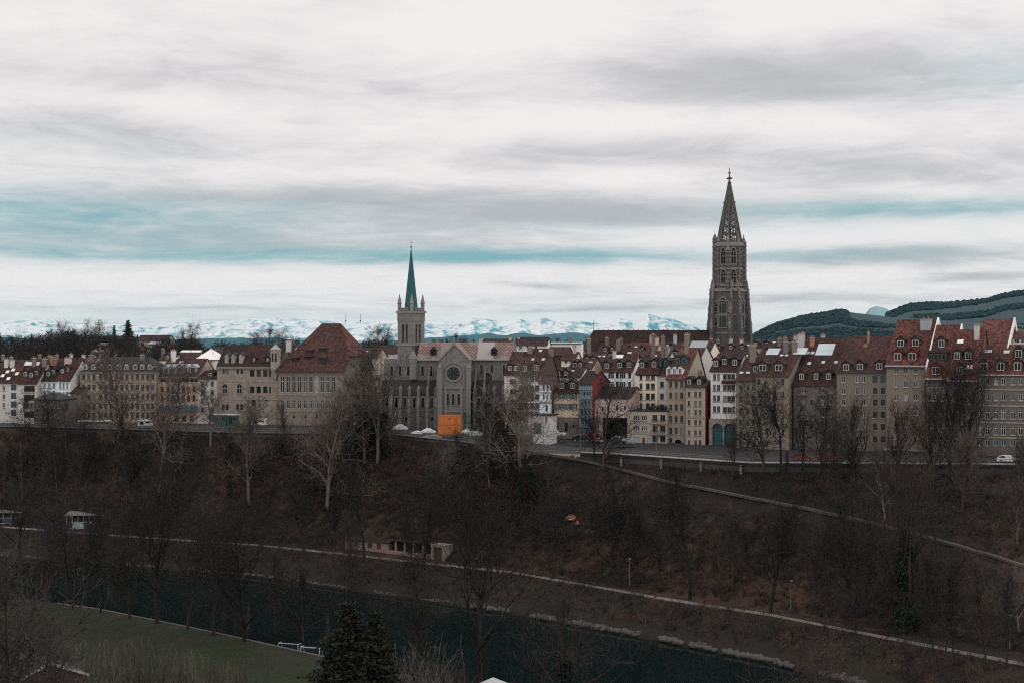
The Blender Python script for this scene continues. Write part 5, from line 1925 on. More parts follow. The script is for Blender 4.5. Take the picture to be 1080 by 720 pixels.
# octagon stage
ro = 5.75
z2 = zm(255.5)
mb = MB()
mb.ring(cx, cy, z1, z2, ro, ro, 8, math.pi / 8)
for y, hh, e in ((300.5, .8, .35), (283, .7, .3), (280, .3, .2), (256.5, 1.6, .7)):
    mb.ring(cx, cy, zm(y) - hh, zm(y), ro + e, ro + e, 8, math.pi / 8, 1)
octo = mb.build('octagon', [M['minster'], M['minster_pale']], tower)
for k in range(8):
    a = k * math.pi / 4
    ap = ro * math.cos(math.pi / 8)
    for (ya, yb) in ((299, 285.5), (279, 263)):
        f = gothic(octo, cx + ap * math.sin(a), cy - ap * math.cos(a), zm(ya), zm(yb), 1.9, a, 1, 'iron', .35)
        f.location.z = 0
for k in range(8):      # shafts on the corners, with pinnacles
    a = math.pi / 8 + k * math.pi / 4
    qx, qy = cx + (ro + .15) * math.cos(a), cy + (ro + .15) * math.sin(a)
    mb = MB()
    mb.ring(qx, qy, z1, zm(257), .62, .5, 6)
    mb.ring(qx, qy, zm(257), zm(254), .6, .6, 6, 0, 1)
    mb.ring(qx, qy, zm(254), zm(247.5), .52, .04, 6, 0, 1)
    for z in range(6):
        zz = z1 + (zm(257) - z1) * (z + .5) / 6
        mb.ring(qx, qy, zz, zz + .4, .8, .8, 6, 0, 1)
    mb.build('shaft', [M['minster'], M['minster_pale']], octo)
# stair turrets hugging the octagon
for a, top in ((math.pi * 1.12, 249), (math.pi * .12, 254), (math.pi * 1.62, 262), (math.pi * .62, 262)):
    qx, qy = cx + (ro + .35) * math.cos(a), cy + (ro + .35) * math.sin(a)
    mb = MB()
    mb.ring(qx, qy, z1 - .2, zm(top + 3), 1.1, 1.0, 8)
    mb.ring(qx, qy, zm(top + 3), zm(top - 3), 1.2, .05, 8, 0, 1)
    mb.bar((qx, qy, zm(top - 3)), (qx, qy, zm(top - 6)), .06)
    for k in range(9):
        zz = z1 + (zm(top + 3) - z1) * (k + .4) / 9
        mb.ring(qx, qy, zz, zz + .5, 1.22, 1.22, 8, 0, 1)
    mb.build('stair_turret', [M['minster'], M['minster_pale']], octo)
# openwork spire
mb = MB()
zs0, zs1 = z2, zm(192)
rs0, rs1 = 5.0, .38


def rad(y): return rs0 + (rs1 - rs0) * (zm(y) - zs0) / (zs1 - zs0)


ys = [255.5, 247, 239, 231.5, 224, 217, 211, 205, 199, 192]
for k in range(8):
    a = math.pi / 8 + k * math.pi / 4
    mb.bar((cx + rs0 * math.cos(a), cy + rs0 * math.sin(a), zs0), (cx + rs1 * math.cos(a), cy + rs1 * math.sin(a), zs1), .5, .2)
    for y in np.arange(253, 194, 3.1):       # crockets
        r_ = rad(y)
        mb.ring(cx + (r_ + .42) * math.cos(a), cy + (r_ + .42) * math.sin(a), zm(y) - .3, zm(y) + .4, .34, .5, 5)
for i, y in enumerate(ys):
    r_, t = rad(y), .30
    for k in range(8):
        a0, a1 = math.pi / 8 + k * math.pi / 4, math.pi / 8 + (k + 1) * math.pi / 4
        mb.bar((cx + r_ * math.cos(a0), cy + r_ * math.sin(a0), zm(y)), (cx + r_ * math.cos(a1), cy + r_ * math.sin(a1), zm(y)), .12 + .05 * r_)
        if i < len(ys) - 1:
            r2 = rad(ys[i + 1])
            am = (a0 + a1) / 2
            p0 = Vector((cx + r_ * math.cos(a0), cy + r_ * math.sin(a0), zm(y)))
            p1 = Vector((cx + r_ * math.cos(a1), cy + r_ * math.sin(a1), zm(y)))
            q0 = Vector((cx + r2 * math.cos(a0), cy + r2 * math.sin(a0), zm(ys[i + 1])))
            q1 = Vector((cx + r2 * math.cos(a1), cy + r2 * math.sin(a1), zm(ys[i + 1])))
            mid0, mid1 = (p0 + p1) / 2, (q0 + q1) / 2
            mb.bar(mid0, mid1, .10 + .03 * r_)
            mc = (mid0 + mid1) / 2
            for s0, s1 in (((p0 + q0) / 2, mid1), ((p1 + q1) / 2, mid1), ((p0 + q0) / 2, mid0), ((p1 + q1) / 2, mid0)):
                mb.bar(s0, s1, .08 + .03 * r_)
mb.ring(cx, cy, zm(216), zm(213.2), rad(213) + .5, rad(213) + .75, 8, math.pi / 8)
mb.ring(cx, cy, zm(196), zm(193), .5, .95, 8)
mb.ring(cx, cy, zm(193), zm(188), .45, .3, 8)
mb.ring(cx, cy, zm(189.5), zm(188), 1.25, 1.45, 4)
mb.ring(cx, cy, zm(188), zm(186.8), 1.1, .3, 4)
mb.ring(cx, cy, zm(186.8), zm(183.5), .32, .25, 6)
mb.ring(cx, cy, zm(183.5), zm(182.5), .75, .75, 4)
mb.ring(cx, cy, zm(182.5), zm(177.5), .22, .12, 6)
mb.build('spire', M['minster'], octo)
mb = MB()           # parapet of the gallery round the foot of the spire
for k in range(8):
    a0, a1 = math.pi / 8 + k * math.pi / 4, math.pi / 8 + (k + 1) * math.pi / 4
    r_ = ro + .45
    p0, p1 = Vector((cx + r_ * math.cos(a0), cy + r_ * math.sin(a0), z2)), Vector((cx + r_ * math.cos(a1), cy + r_ * math.sin(a1), z2))
    mb.bar(p0 + Vector((0, 0, 1.2)), p1 + Vector((0, 0, 1.2)), .13)
    for j in range(6): mb.bar(p0 + (p1 - p0) * (j / 6), p0 + (p1 - p0) * (j / 6) + Vector((0, 0, 1.2)), .1)
mb.build('parapet', M['minster_pale'], octo)
# nave, turned along the picture from the tower to the left
e0, e1 = loc(752, 348.2, 598), loc(626, 348.2, 592)
n_ = (e1 - e0).normalized()
side_ = Vector((-n_.y, n_.x, 0))
if side_.y > 0: side_ = -side_
dz = 13.0
mb = MB()
o0 = [e0 + side_ * 8.5 - Vector((0, 0, dz)), e0, e0 - side_ * 8.5 - Vector((0, 0, dz))]
lft = e1 + n_ * 6.5
o1 = [lft + side_ * 8.5 - Vector((0, 0, dz)), e1, lft - side_ * 8.5 - Vector((0, 0, dz))]
mb.prism(o0, o1)
for k in range(24):
    p = e0 + (e1 - e0) * (k / 24)
    mb.bar(p, p + Vector((0, 0, .35)), .12)
mb.build('nave_roof', M['tile_dark'], root)
mb = MB()
lo = Vector((0, 0, -30))
q = [e0 + side_ * 8.2 - Vector((0, 0, dz)), e0 - side_ * 8.2 - Vector((0, 0, dz)), lft - side_ * 8.2 - n_ * .4 - Vector((0, 0, dz)), lft + side_ * 8.2 - n_ * .4 - Vector((0, 0, dz))]
mb.prism([v + lo for v in q], q)
mb.build('nave', M['minster'], root)
mb = MB()
p = e1 + Vector((0, 0, 0))
mb.bar(p, p + Vector((0, 0, 4.2)), .1, .05)
mb.ring(p.x, p.y, p.z + 2.6, p.z + 3.0, .3, .3, 6)
mb.build('finial', M['iron'], root)

# ------------------------------------------------------------------ trees
def tubes(segs, n):
    """segs: array (k, 8) p0 p1 r0 r1 -> verts, quads."""
    s = np.asarray(segs, dtype=np.float64)
    p0, p1, r0, r1 = s[:, 0:3], s[:, 3:6], s[:, 6:7], s[:, 7:8]
    d = p1 - p0
    d /= np.maximum(np.linalg.norm(d, axis=1, keepdims=True), 1e-6)
    ref = np.where(np.abs(d[:, 2:3]) < .9, np.array([[0, 0, 1.0]]), np.array([[1.0, 0, 0]]))
    a = np.cross(d, ref)
    a /= np.linalg.norm(a, axis=1, keepdims=True)
    b = np.cross(d, a)
    k = len(s)
    V = np.zeros((k, 2 * n, 3))
    for i in range(n):
        t = 2 * math.pi * i / n
        o = a * math.cos(t) + b * math.sin(t)
        V[:, i] = p0 + o * r0
        V[:, n + i] = p1 + o * r1
    base = (np.arange(k) * 2 * n)[:, None]
    F = []
    for i in range(n):
        j = (i + 1) % n
        F.append(np.concatenate([base + i, base + j, base + n + j, base + n + i], axis=1))
    return V.reshape(-1, 3), np.stack(F, 1).reshape(-1, 4)


def grow(seed, H, fork=.28, spread=48, up=.12, wig=.16, kids=(2, 2, 2, 2), ratios=(.55, .6, .55, .5), steps=(9, 6, 5, 3, 3), r0=.30, rt=.021, lean=0.0, levels=4):
    r = random.Random(seed)
    out = []

    def rv(): return Vector((r.gauss(0, 1), r.gauss(0, 1), r.gauss(0, 1)))

    def branch(p, d, L, rad_, lev):
        n = steps[lev]
        rad_ = max(rad_, rt)
        cur = rad_
        for i in range(n):
            t = (i + 1) / n
            d2 = (d + rv() * wig * (.35 if lev == 0 else 1) + Vector((0, 0, up * (1 if lev else .5)))).normalized()
            q = p + d2 * (L / n)
            nx = max(rad_ * (1 - .72 * t), rt)
            out.append((*p, *q, cur, nx, lev))
            cur = nx
            if lev < levels and (lev > 0 or t > fork):
                c = kids[lev]
                c = int(c) + (1 if r.random() < c - int(c) else 0)
                for _ in range(c):
                    ax = d2.cross(rv()).normalized()
                    ang = R(r.gauss(spread, 11) * (1.0 if lev else 1.0 - .25 * t))
                    nd = (d2 * math.cos(ang) + ax * math.sin(ang)).normalized()
                    if lev == 0: l2 = H * ratios[0] * (1.12 - .72 * t) * r.uniform(.8, 1.15)
                    else: l2 = L * ratios[lev] * r.uniform(.65, 1.15)
                    branch(p + (q - p) * r.random(), nd, l2, max(cur * r.uniform(.5, .72), rt), lev + 1)
            p, d = q, d2
    branch(Vector((0, 0, -.6)), Vector((lean, r.uniform(-.04, .04), 1)).normalized(), H * .93, r0, 0)
    a = np.array(out)
    return a


def bare_tree_meshes(key, barkm, twigm, **kw):
    a = grow(**kw)
    thick = a[:, 8] <= 1
    v, f = tubes(a[thick][:, :8], 6)
    tr = np_mesh('trunk', v, f, [M[barkm]], None, True)
    v, f = tubes(a[~thick][:, :8], 3)
    cr = np_mesh('crown', v, f, [M[twigm]])
    return tr, cr


PROTO = {}
PH = {}


def proto(key, H, *a, **k):
    PROTO[key] = bare_tree_meshes(key, *a, H=H, **k)
    PH[key] = H


proto('lime', 18, 'bark', 'twig', seed=1, fork=.26, spread=54, up=.10, kids=(2.0, 1.5, 1.2, .25))
proto('lime2', 18, 'bark', 'twig', seed=22, fork=.2, spread=58, up=.08, kids=(2.0, 1.5, 1.2, .25))
proto('lime3', 18, 'bark', 'twig', seed=33, fork=.34, spread=48, up=.13, kids=(1.9, 1.6, 1.2, .25))
proto('round', 15, 'bark_mid', 'twig', seed=4, fork=.18, spread=55, up=.10, kids=(2.1, 1.6, 1.2, .25), ratios=(.62, .6, .55, .5), steps=(8, 6, 5, 3, 3))
proto('round2', 15, 'bark_mid', 'twig_warm', seed=45, fork=.15, spread=55, up=.14, kids=(2.1, 1.6, 1.2, .25), ratios=(.66, .6, .55, .5), steps=(8, 6, 5, 3, 3))
proto('plane', 22, 'bark_pale', 'twig_pale', seed=7, fork=.2, spread=52, up=.10, wig=.24, kids=(1.9, 1.6, 1.4, .5), rt=.026, r0=.42, ratios=(.55, .62, .55, .5))
proto('plane2', 22, 'bark_pale', 'twig_pale', seed=18, fork=.25, spread=46, up=.12, wig=.22, kids=(1.9, 1.6, 1.4, .5), rt=.026, r0=.40, ratios=(.58, .62, .55, .5))
proto('willow', 20, 'bark_mid', 'twig_warm', seed=9, fork=.22, spread=38, up=.20, wig=.14, kids=(1.9, 1.6, 1.3, .4), r0=.42, ratios=(.60, .55, .5, .5))
proto('willow2', 20, 'bark_mid', 'twig_warm', seed=91, fork=.18, spread=44, up=.18, wig=.16, kids=(1.9, 1.6, 1.3, .4), r0=.42, ratios=(.64, .55, .5, .5))
proto('slim', 16, 'bark', 'twig', seed=12, fork=.3, spread=34, up=.22, kids=(2.0, 1.5, 1.5, 1), r0=.15, ratios=(.34, .55, .5, .5), levels=3)
proto('slim2', 16, 'bark_mid', 'twig_warm', seed=13, fork=.22, spread=38, up=.2, kids=(2.2, 1.6, 1.5, 1), r0=.15, ratios=(.4, .55, .5, .5), levels=3)
proto('big', 24, 'bark', 'twig', seed=16, fork=.16, spread=40, up=.15, wig=.18, kids=(1.5, 1.5, 1.2, .3), r0=.45, ratios=(.66, .6, .55, .5))
proto('poplar', 18, 'bark_pale', 'twig_pale', seed=20, fork=.12, spread=20, up=.25, kids=(2.2, 1.5, 1.4, 1), r0=.25, ratios=(.26, .55, .5, .5), levels=3)


def ivy_mesh(H, rad_, seed, count=2600):
    r = np.random.RandomState(seed)
    t = r.rand(count) ** .8
    a = r.rand(count) * 2 * math.pi
    w = rad_ * (.55 + .6 * np.sin(t * 9 + seed) * .3 + .5 * r.rand(count)) * (1 - .55 * t)
    c = np.stack([np.cos(a) * w, np.sin(a) * w, t * H], 1)
    return leaf_mesh('ivy', c, r, .26, 'ivy')


def leaf_mesh(name, c, r, size, m):
    n = len(c)
    u = r.randn(n, 3); u /= np.linalg.norm(u, axis=1, keepdims=True)
    v = np.cross(u, r.randn(n, 3)); v /= np.linalg.norm(v, axis=1, keepdims=True)
    s = size * (.6 + .8 * r.rand(n, 1))
    V = np.stack([c - u * s, c + v * s * .6, c + u * s, c - v * s * .6], 1).reshape(-1, 3)
    F = np.arange(n * 4).reshape(-1, 4)
    return np_mesh(name, V, F, [M[m]])


IVY = [ivy_mesh(9, 1.5, 1), ivy_mesh(12, 1.7, 2, 3600)]


def spruce_meshes(H, R0, seed, m='needle', tiers=26):
    r = random.Random(seed)
    rs = np.random.RandomState(seed)
    mb = [(0, 0, -1, 0, 0, H * .98, R0 * .06, .02)]
    C = []
    br = []
    for i in range(tiers):
        t = i / tiers
        z = H * (.07 + .92 * t)
        L = R0 * (1 - t) ** .85 * r.uniform(.85, 1.1) + .15
        nb = int(9 - 3 * t)
        for k in range(nb):
            a = 2 * math.pi * (k + r.random() * .8) / nb
            l = L * r.uniform(.7, 1.15)
            p0 = Vector((0, 0, z))
            p1 = Vector((math.cos(a) * l, math.sin(a) * l, z - l * .28 + r.uniform(-.2, .2)))
            br.append((*p0, *p1, .05, .015))
            m_ = int(24 + l * 34)
            for q in range(m_):
                f = r.uniform(.15, 1.03)
                p = p0.lerp(p1, f)
                sp = .12 + .30 * l * (1 - abs(f - .55)) * .45
                C.append((p.x + r.gauss(0, sp), p.y + r.gauss(0, sp), p.z + r.gauss(-.08, .12)))
    v, f = tubes(np.array(mb + br), 4)
    tr = np_mesh('trunk', v, f, [M['bark']])
    cr = leaf_mesh('crown', np.array(C), rs, .17 * (R0 / 4) ** .5, m)
    return tr, cr


SPRUCE = spruce_meshes(16, 4.2, 3)
SPRUCE2 = spruce_meshes(16, 2.6, 5)


def blobby_meshes(H, R0, seed, m='bush', n=5200):
    rs = np.random.RandomState(seed)
    k = 16
    cen = rs.randn(k, 3) * np.array([R0 * .42, R0 * .42, H * .2]) + np.array([0, 0, H * .5])
    idx = rs.randint(0, k, n)
    d = rs.randn(n, 3)
    d /= np.linalg.norm(d, axis=1, keepdims=True)
    c = cen[idx] + d * (R0 * .36) * (rs.rand(n, 1) ** .4) * (.6 + .8 * rs.rand(k)[idx][:, None])
    c = c[c[:, 2] > .1]
    st = [(0, 0, -.5, *cen[i], .10, .03) for i in range(k)]
    v, f = tubes(np.array(st), 5)
    return np_mesh('trunk', v, f, [M['bark']]), leaf_mesh('crown', c, rs, .22, m)


BUSH = blobby_meshes(7, 3.4, 8)
BUSH2 = blobby_meshes(5, 3.6, 9)


def put_tree(kind, x, y, z, H, label, group=None, name='tree', cat='tree', rz=None, wide=1.0):
    ms, h0 = (PROTO[kind], PH[kind]) if isinstance(kind, str) else kind
    s = H / h0
    e = empty(name, (x, y, z), rng.uniform(0, 6.28) if rz is None else rz)
    tag(e, label, cat, group)
    for nm, me in zip(('trunk', 'crown'), ms):
        o = link(nm, me, e)
        o.scale = (s * wide, s * wide, s)
    return e


def tree_at(kind, px, y, H, label, group=None, **k):
    x, D, z = hit(px, y)
    return put_tree(kind, x, D, z, H, label, group, **k)


# row on the near meadow bank
NB = 'dark trees along the near river bank'
for kind, px, y, H, label in (
        ('lime', 78, 642, 19, 'dark bare tree at the left end of the meadow bank row'),
        ('lime3', 106, 646, 14, 'thin dark tree second from the left on the meadow bank'),
        ('lime2', 137, 652, 17, 'slender bare tree on the meadow bank beside the twin trunks'),
        ('big', 166, 657, 21, 'forked dark tree on the meadow bank with low side limbs'),
        ('lime', 197, 663, 20, 'dark bare tree with a leaning trunk beside the forked one on the meadow edge'),
        ('lime2', 258, 676, 22, 'tall dark tree rooted at the middle of the meadow edge'),
        ('lime3', 290, 676, 15, 'dark trunk just left of the pale football goals'), ('round', 48, 636, 14, 'dark round crowned tree at the hidden end of the meadow bank'), ('lime2', 225, 669, 19, 'dark tree in the gap of the meadow bank row'), ('round', 320, 683, 12, 'low dark tree behind the football goals')):
    tree_at(kind, px, y, H, label, NB)
# nearer trees in front of the river
def near_tree(kind, px, y, D, H, label, **k):
    return put_tree(kind, (px - 540) / FOC * D, D, zat(y, D) if y else on_ground((px - 540) / FOC * D, D), H, label, k.pop('group', None), **k)
near_tree('big', 505, None, 203, 25, 'wide dark leafless tree standing before the river in the middle', name='bare_tree')
near_tree('lime2', 437, None, 205, 17, 'dark bare tree between the spruces and the middle river tree', name='bare_tree')
t = near_tree('round', 597, None, 192, 17, 'bare tree with an ivy covered trunk on the near river bank', name='ivy_tree')
o = link('ivy', IVY[0], t)
for px, D, H, kind, label in ((8, 112, 16, 'round', 'grey bare tree crown filling the lower left corner'), (-22, 118, 17, 'round2', 'bare tree cut by the left edge above the shed roof'),
                       (35, 128, 13, 'lime2', 'small bare tree beside the shed roof in the lower left')):
    near_tree(kind, px, None, D, H, label, name='bare_tree')
for px, D, H, kind, label in ((868, 158, 17, 'round2', 'brownish bare tree in front of the lower path on the right'), (905, 150, 12, 'round', 'grey bare tree at the bottom right of the brown one'),
                              (935, 148, 13, 'plane', 'young pale stemmed tree below the lower path'), (965, 146, 11, 'slim', 'thin dark sapling under the pale stemmed tree'),
                              (1020, 143, 12, 'round', 'bare tree at the bottom near the right corner'), (1065, 140, 13, 'round', 'bare tree in the bottom right corner'),
                              (825, 165, 11, 'lime2', 'small bare tree on the near bank beside the evergreen bush')):
    near_tree(kind, px, None, D, H, label, name='bare_tree')
near_tree((BUSH2, 5), 787, None, 171, 7.5, 'dark evergreen bush at the water edge on the lower right', name='bush', cat='bush', wide=1.15)
near_tree((SPRUCE, 16), 369, 764, 192, 17.2, 'dark green spruce in front of the river', name='spruce', cat='tree', wide=1.75)
near_tree((SPRUCE, 16), 396, 766, 197, 16.6, 'second spruce pressed against the right side of the taller one', name='spruce', cat='tree', wide=1.25)

# along the far bank and the riverside path
FB = 'bare trees along the riverside path'
for kind, px, y, H, label in (
        ('big', 22, 602, 20, 'dark low forked tree on the far bank at the left edge'), ('lime', 55, 597, 16, 'slim tree on the far bank left of the glass pavilion'),
        ('lime2', 110, 596, 17, 'dark tree on the far bank right of the glass pavilion'), ('lime3', 150, 600, 15, 'bare tree on the far bank above the twin meadow trunks'),
        ('lime', 228, 608, 16, 'small forked tree leaning over the far bank'), ('round', 366, 627, 14, 'low spreading tree overhanging the water below the bath house'),
        ('lime2', 440, 638, 12, 'small bare tree at the water edge below the bath house porch'),
        ('lime', 321, 584, 17, 'dark tree left of the bath house by the path'), ('slim', 353, 583, 15, 'thin tree at the left corner of the bath house'),
        ('lime3', 383, 593, 20, 'dark tree in front of the bath house windows'), ('lime2', 447, 599, 20, 'spreading dark tree in front of the bath house porch'),
        ('lime', 583, 610, 21, 'dark tree standing on the riverside path in the middle'), ('lime2', 653, 618, 22, 'bare tree with a straight trunk beside the path lamp'),
        ('lime3', 727, 632, 23, 'broad bare tree at the path right of the lamp'), ('lime', 812, 646, 21, 'tall bare tree on the path with a thick dark trunk'),
        ('lime2', 903, 664, 22, 'dark tree by the path left of the ivy covered willow'),
        ('slim', 985, 692, 16, 'leaning thin trunk right of the ivy covered willow'), ('slim2', 997, 690, 15, 'thin upright trunk crossing the pale path on the right'),
        ('slim', 1006, 694, 14, 'thin trunk third in the cluster crossing the right path'), ('slim2', 1040, 697, 15, 'slim bare tree at the path near the right edge'),
        ('slim', 1062, 702, 14, 'slim tree closest to the right edge by the path')):
    tree_at(kind, px, y, H, label, FB, name='bare_tree')
t = tree_at('willow', 955, 664, 27, 'huge brown twigged willow with an ivy covered trunk', name='willow')
link('ivy', IVY[1], t).scale = (1.1, 1.1, 1.35)
# tall pale trees on the slope
for kind, px, y, H, label in (
        ('plane2', 263, 531, 24, 'tall pale barked tree on the slope below the stone hall'), ('plane', 345, 536, 25, 'tall pale tree on the slope in front of the town hall'),
        ('plane2', 551, 525, 27, 'tall tree with a long bare pale trunk below the white houses'), ('plane', 131, 478, 24, 'large pale spreading tree in front of the school'),
        ('plane2', 398, 487, 27, 'great pale plane tree in front of the church'), ('plane', 170, 500, 26, 'pale tree veiling the gap beside the ochre house'),
        ('plane', 385, 490, 22, 'pale low tree with drooping limbs beside the great plane tree'), ('plane2', 222, 470, 16, 'young pale tree under the narrow grey house'),
        ('poplar', 24, 530, 14, 'narrow upright pale tree on the left slope'), ('poplar', 5, 520, 14, 'narrow pale tree at the left edge of the slope')):
    tree_at(kind, px, y, H, label, name='bare_tree')
t = tree_at('lime', 404, 478, 13, 'ivy smothered tree at the foot of the great plane tree', name='ivy_tree')
link('ivy', IVY[0], t).scale = (1.3, 1.3, 1.1)
tree_at((BUSH, 7), 372, 470, 8.5, 'dark evergreen bush on the terrace edge below the town hall flank', name='bush', cat='bush')
tree_at((BUSH, 7), 391, 472, 9.5, 'second dark evergreen bush nearer to the church', name='bush', cat='bush', wide=.8)
for kind, px, y, H, label in (('round', 28, 470, 12, 'dark bushy tree in front of the pale corner house'), ('lime2', 52, 468, 13, 'dark bare tree in front of the low hipped garden house'), ('round', 70, 472, 11, 'dark bushy tree below the small stone annex')):
    tree_at(kind, px, y, H, label, name='bare_tree')
# dark dense trees before the houses
for kind, px, y, H, label in (
        ('round', 510, 490, 15, 'dark dense tree in front of the right church aisle'), ('round', 531, 492, 14, 'dark dense tree right of the church aisle tree'),
        ('round2', 546, 486, 15, 'shorter dark tree left of the white kiosk'), ('lime2', 520, 500, 17, 'bare tree lower down before the church corner'),
        ('round', 636, 493, 18, 'dark tree rising in front of the gatehouse passage'), ('lime', 627, 487, 12, 'small bare tree left of the gatehouse tree'),
        ('round', 805, 496, 16, 'dark tree in front of the ochre gable house'), ('lime3', 823, 497, 17, 'bare tree between the ochre gable house and the balcony house'),
        ('lime', 845, 500, 14, 'bare tree in front of the balcony house'), ('lime2', 866, 500, 16, 'bare tree in front of the red parked cars'),
        ('willow2', 905, 512, 15, 'brown many twigged tree in front of the taupe house'),
        ('willow', 948, 518, 15, 'brown fan shaped tree before the tallest house'),
        ('willow2', 985, 515, 16, 'brown fan shaped tree right of the tallest house'), ('big', 1003, 508, 22, 'tall dark tree reaching the roofs right of the white party wall'),
        ('big', 1022, 520, 22, 'dark tree with arching limbs left of the corner house'), ('willow', 880, 530, 15, 'low warm twigged tree on the right slope above the footpath'),
        ('lime', 772, 505, 11, 'small bare tree under the road edge below the arches')):
    tree_at(kind, px, y, H, label, name='bare_tree')
# the thicket on the slope: look-alikes
SL = 'leafless trees of the slope thicket'
r = random.Random(77)
n_slope = 0
tries = 0
while n_slope < 90 and tries < 3000:
    tries += 1
    px = r.uniform(-30, 1110)
    t = r.random()
    n, f, p, e, ze = feat(px)
    D = p + 4 + (e - p - 8) * t
    y = 360 + (CZ - zterr(px, D)) / D * FOC
    if 470 < px < 770 and y < 500: continue
    if 590 < px < 800 and y < 540 and r.random() < .7: continue
    if 548 < px < 1170 and -7 < D - float(np.interp(px, UPX, UPD)) < 1.5: continue
    H = r.uniform(6, 13)
    if 560 < px < 880: H *= .75
    k = r.choice(['round', 'lime2', 'slim', 'slim2', 'round2', 'round', 'lime3', 'lime', 'plane', 'plane2', 'poplar', 'round2'])
    x = (px - 540) / FOC * D
    put_tree(k, x, D, zterr(px, D), H, 'small leafless grey brown tree among the slope thicket', SL, name='bare_tree')
    n_slope += 1
# trees of the town skyline
far = [((SPRUCE, 16), 135, 374, 640, 16, 'broad pointed dark conifer on the left skyline', 1.15), ((SPRUCE2, 16), 120.5, 372, 650, 13, 'slim dark conifer beside the broad pointed one', .9),
       ((SPRUCE2, 16), 145, 368, 660, 8.5, 'small conifer right of the broad pointed one', .9), ((SPRUCE2, 16), 383, 368, 520, 5.5, 'small dark conifer right of the town hall roof', 1), ((SPRUCE2, 16), 389, 368, 520, 5.8, 'twin of the small conifer by the town hall, slightly taller', 1),
       ('round', 285, 366, 640, 10, 'round bare tree crown on the skyline above the stone hall', 1.5), ('round', 272, 367, 650, 8, 'bare tree left of the round skyline crown', 1.4),
       ('round2', 298, 367, 640, 8.5, 'bare tree right of the round skyline crown', 1.4), ('round', 62, 374, 620, 13, 'dark rounded bare tree on the left skyline', 1), ('round2', 101, 374, 620, 13, 'bare tree on the skyline above the pink house', 1.2),
       ('lime', 90, 374, 600, 13, 'slender bare tree on the left skyline', 1), ('round', 200, 371, 640, 12, 'loose bare tree on the skyline above the white roof', 1.1), ('round', 193, 372, 630, 9, 'lower bare tree left of the loose skyline tree', 1.1),
       ('round', 481, 364, 700, 8, 'bare bushy tree behind the church nave roof', 1.3), ('lime2', 407, 372, 500, 10, 'bare tree left of the church tower', 1), ('round', 400, 374, 500, 9, 'bare tree behind the town hall right of the conifers', 1.1)]
for kind, px, y, D, H, label, wd in far:
    nm = 'conifer' if 'conifer' in label else 'bare_tree'
    put_tree(kind, (px - 540) / FOC * D, D, min(zat(y, D), 46) - 1.5, H + 1.5, label, None, name=nm, wide=wd)


def merged_wood(name, label, spots, kinds, mname='twig'):
    """a far wood that reads as one mass."""
    V, F, off = [], [], 0
    base = {}
    for k in kinds:
        a = grow(seed=k, H=14, fork=.2, spread=48, up=.14, kids=(2, 1.5, 1.3, 0), r0=.25, rt=.045, levels=3, steps=(7, 4, 3, 2, 2))
        base[k] = tubes(a[:, :8], 3)
    r = random.Random(len(spots))
    for x, y, z, H in spots:
        v, f = base[r.choice(kinds)]
        s, a = H / 14, r.uniform(0, 6.28)
        c, s2 = math.cos(a), math.sin(a)
        w = np.stack([(v[:, 0] * c - v[:, 1] * s2) * s * 1.2, (v[:, 0] * s2 + v[:, 1] * c) * s * 1.2, v[:, 2] * s], 1) + np.array((x, y, z))
        V.append(w); F.append(f + off); off += len(v)
    o = link(name, np_mesh(name, np.concatenate(V), np.concatenate(F), [M[mname]]))
    return tag(o, label, 'wood', kind='stuff')


r = random.Random(9)
spots = []
for i in range(260):
    px = r.uniform(-120, 290)
    D = r.uniform(480, 800)
    top = np.interp(px, [-120, 0, 20, 60, 90, 110, 150, 200, 230, 290], [350, 353, 354, 349, 349, 351, 357, 356, 361, 364]) + abs(r.gauss(0, 5))
    H = r.uniform(10, 16)
    zt_ = zat(top, D)
    spots.append(((px - 540) / FOC * D, D, min(zt_ - H, 45), max(4, zt_ - min(zt_ - H, 45))))
for i in range(60):
    px = r.uniform(290, 640)
    D = r.uniform(640, 900)
    H = r.uniform(6, 9)
    spots.append(((px - 540) / FOC * D, D, zat(366 + abs(r.gauss(0, 3)), D) - 3, H))
merged_wood('woods', 'dark leafless wood behind the left houses and roofs', spots, [101, 102, 103, 104])


def undergrowth():
    r = random.Random(31)
    segs = []
    for i in range(7600):
        px = r.uniform(-60, 1140) if i < 6000 else r.uniform(300, 600)
        n, f, p, e, ze = feat(px)
        if i >= 6000: D = p + (e - p - 3) * r.uniform(.4, 1.0)
        elif r.random() < .8: D = p + 2.5 + (e - p - 3.2) * r.random()
        else: D = f + 3.5 + (p - f - 6) * r.random()
        if 545 < px < 1180 and -4.5 < D - float(np.interp(px, UPX, UPD)) < 2.0: continue
        x = (px - 540) / FOC * D
        z = zterr(px, D)
        s = r.uniform(.5, 1.5) * (1.15 + .9 * mnoise.noise(Vector((x * .07, D * .07, 9))))
        if s < .35: continue
        for k in range(13):
            dx, dy = r.gauss(0, .55) * s, r.gauss(0, .55) * s
            h = r.uniform(.5, 1.5) * s
            q = (x + dx * .6, D + dy * .6, z + h * .6)
            segs.append((x + dx * .15, D + dy * .15, z - .1, *q, .022, .018))
            segs.append((*q, x + dx * 1.5, D + dy * 1.5, z + h * r.uniform(.75, 1.1), .018, .012))
    a = np.array(segs)
    v, f = tubes(a, 3)
    nf = len(f) // 3
    sel = np.random.RandomState(2).randint(0, 10, len(a) // 26 + 1)
    mi = np.repeat((sel > 4).astype(int) + (sel > 8).astype(int), 26)[:len(a)]
    mi = np.repeat(mi, 3)
    o = link('undergrowth', np_mesh('undergrowth', v, f, [M['twig'], M['bramble'], M['twig_warm']], mi[:len(f)]))
    tag(o, 'tangle of bare brushwood and bramble over the slope', 'undergrowth', kind='stuff')


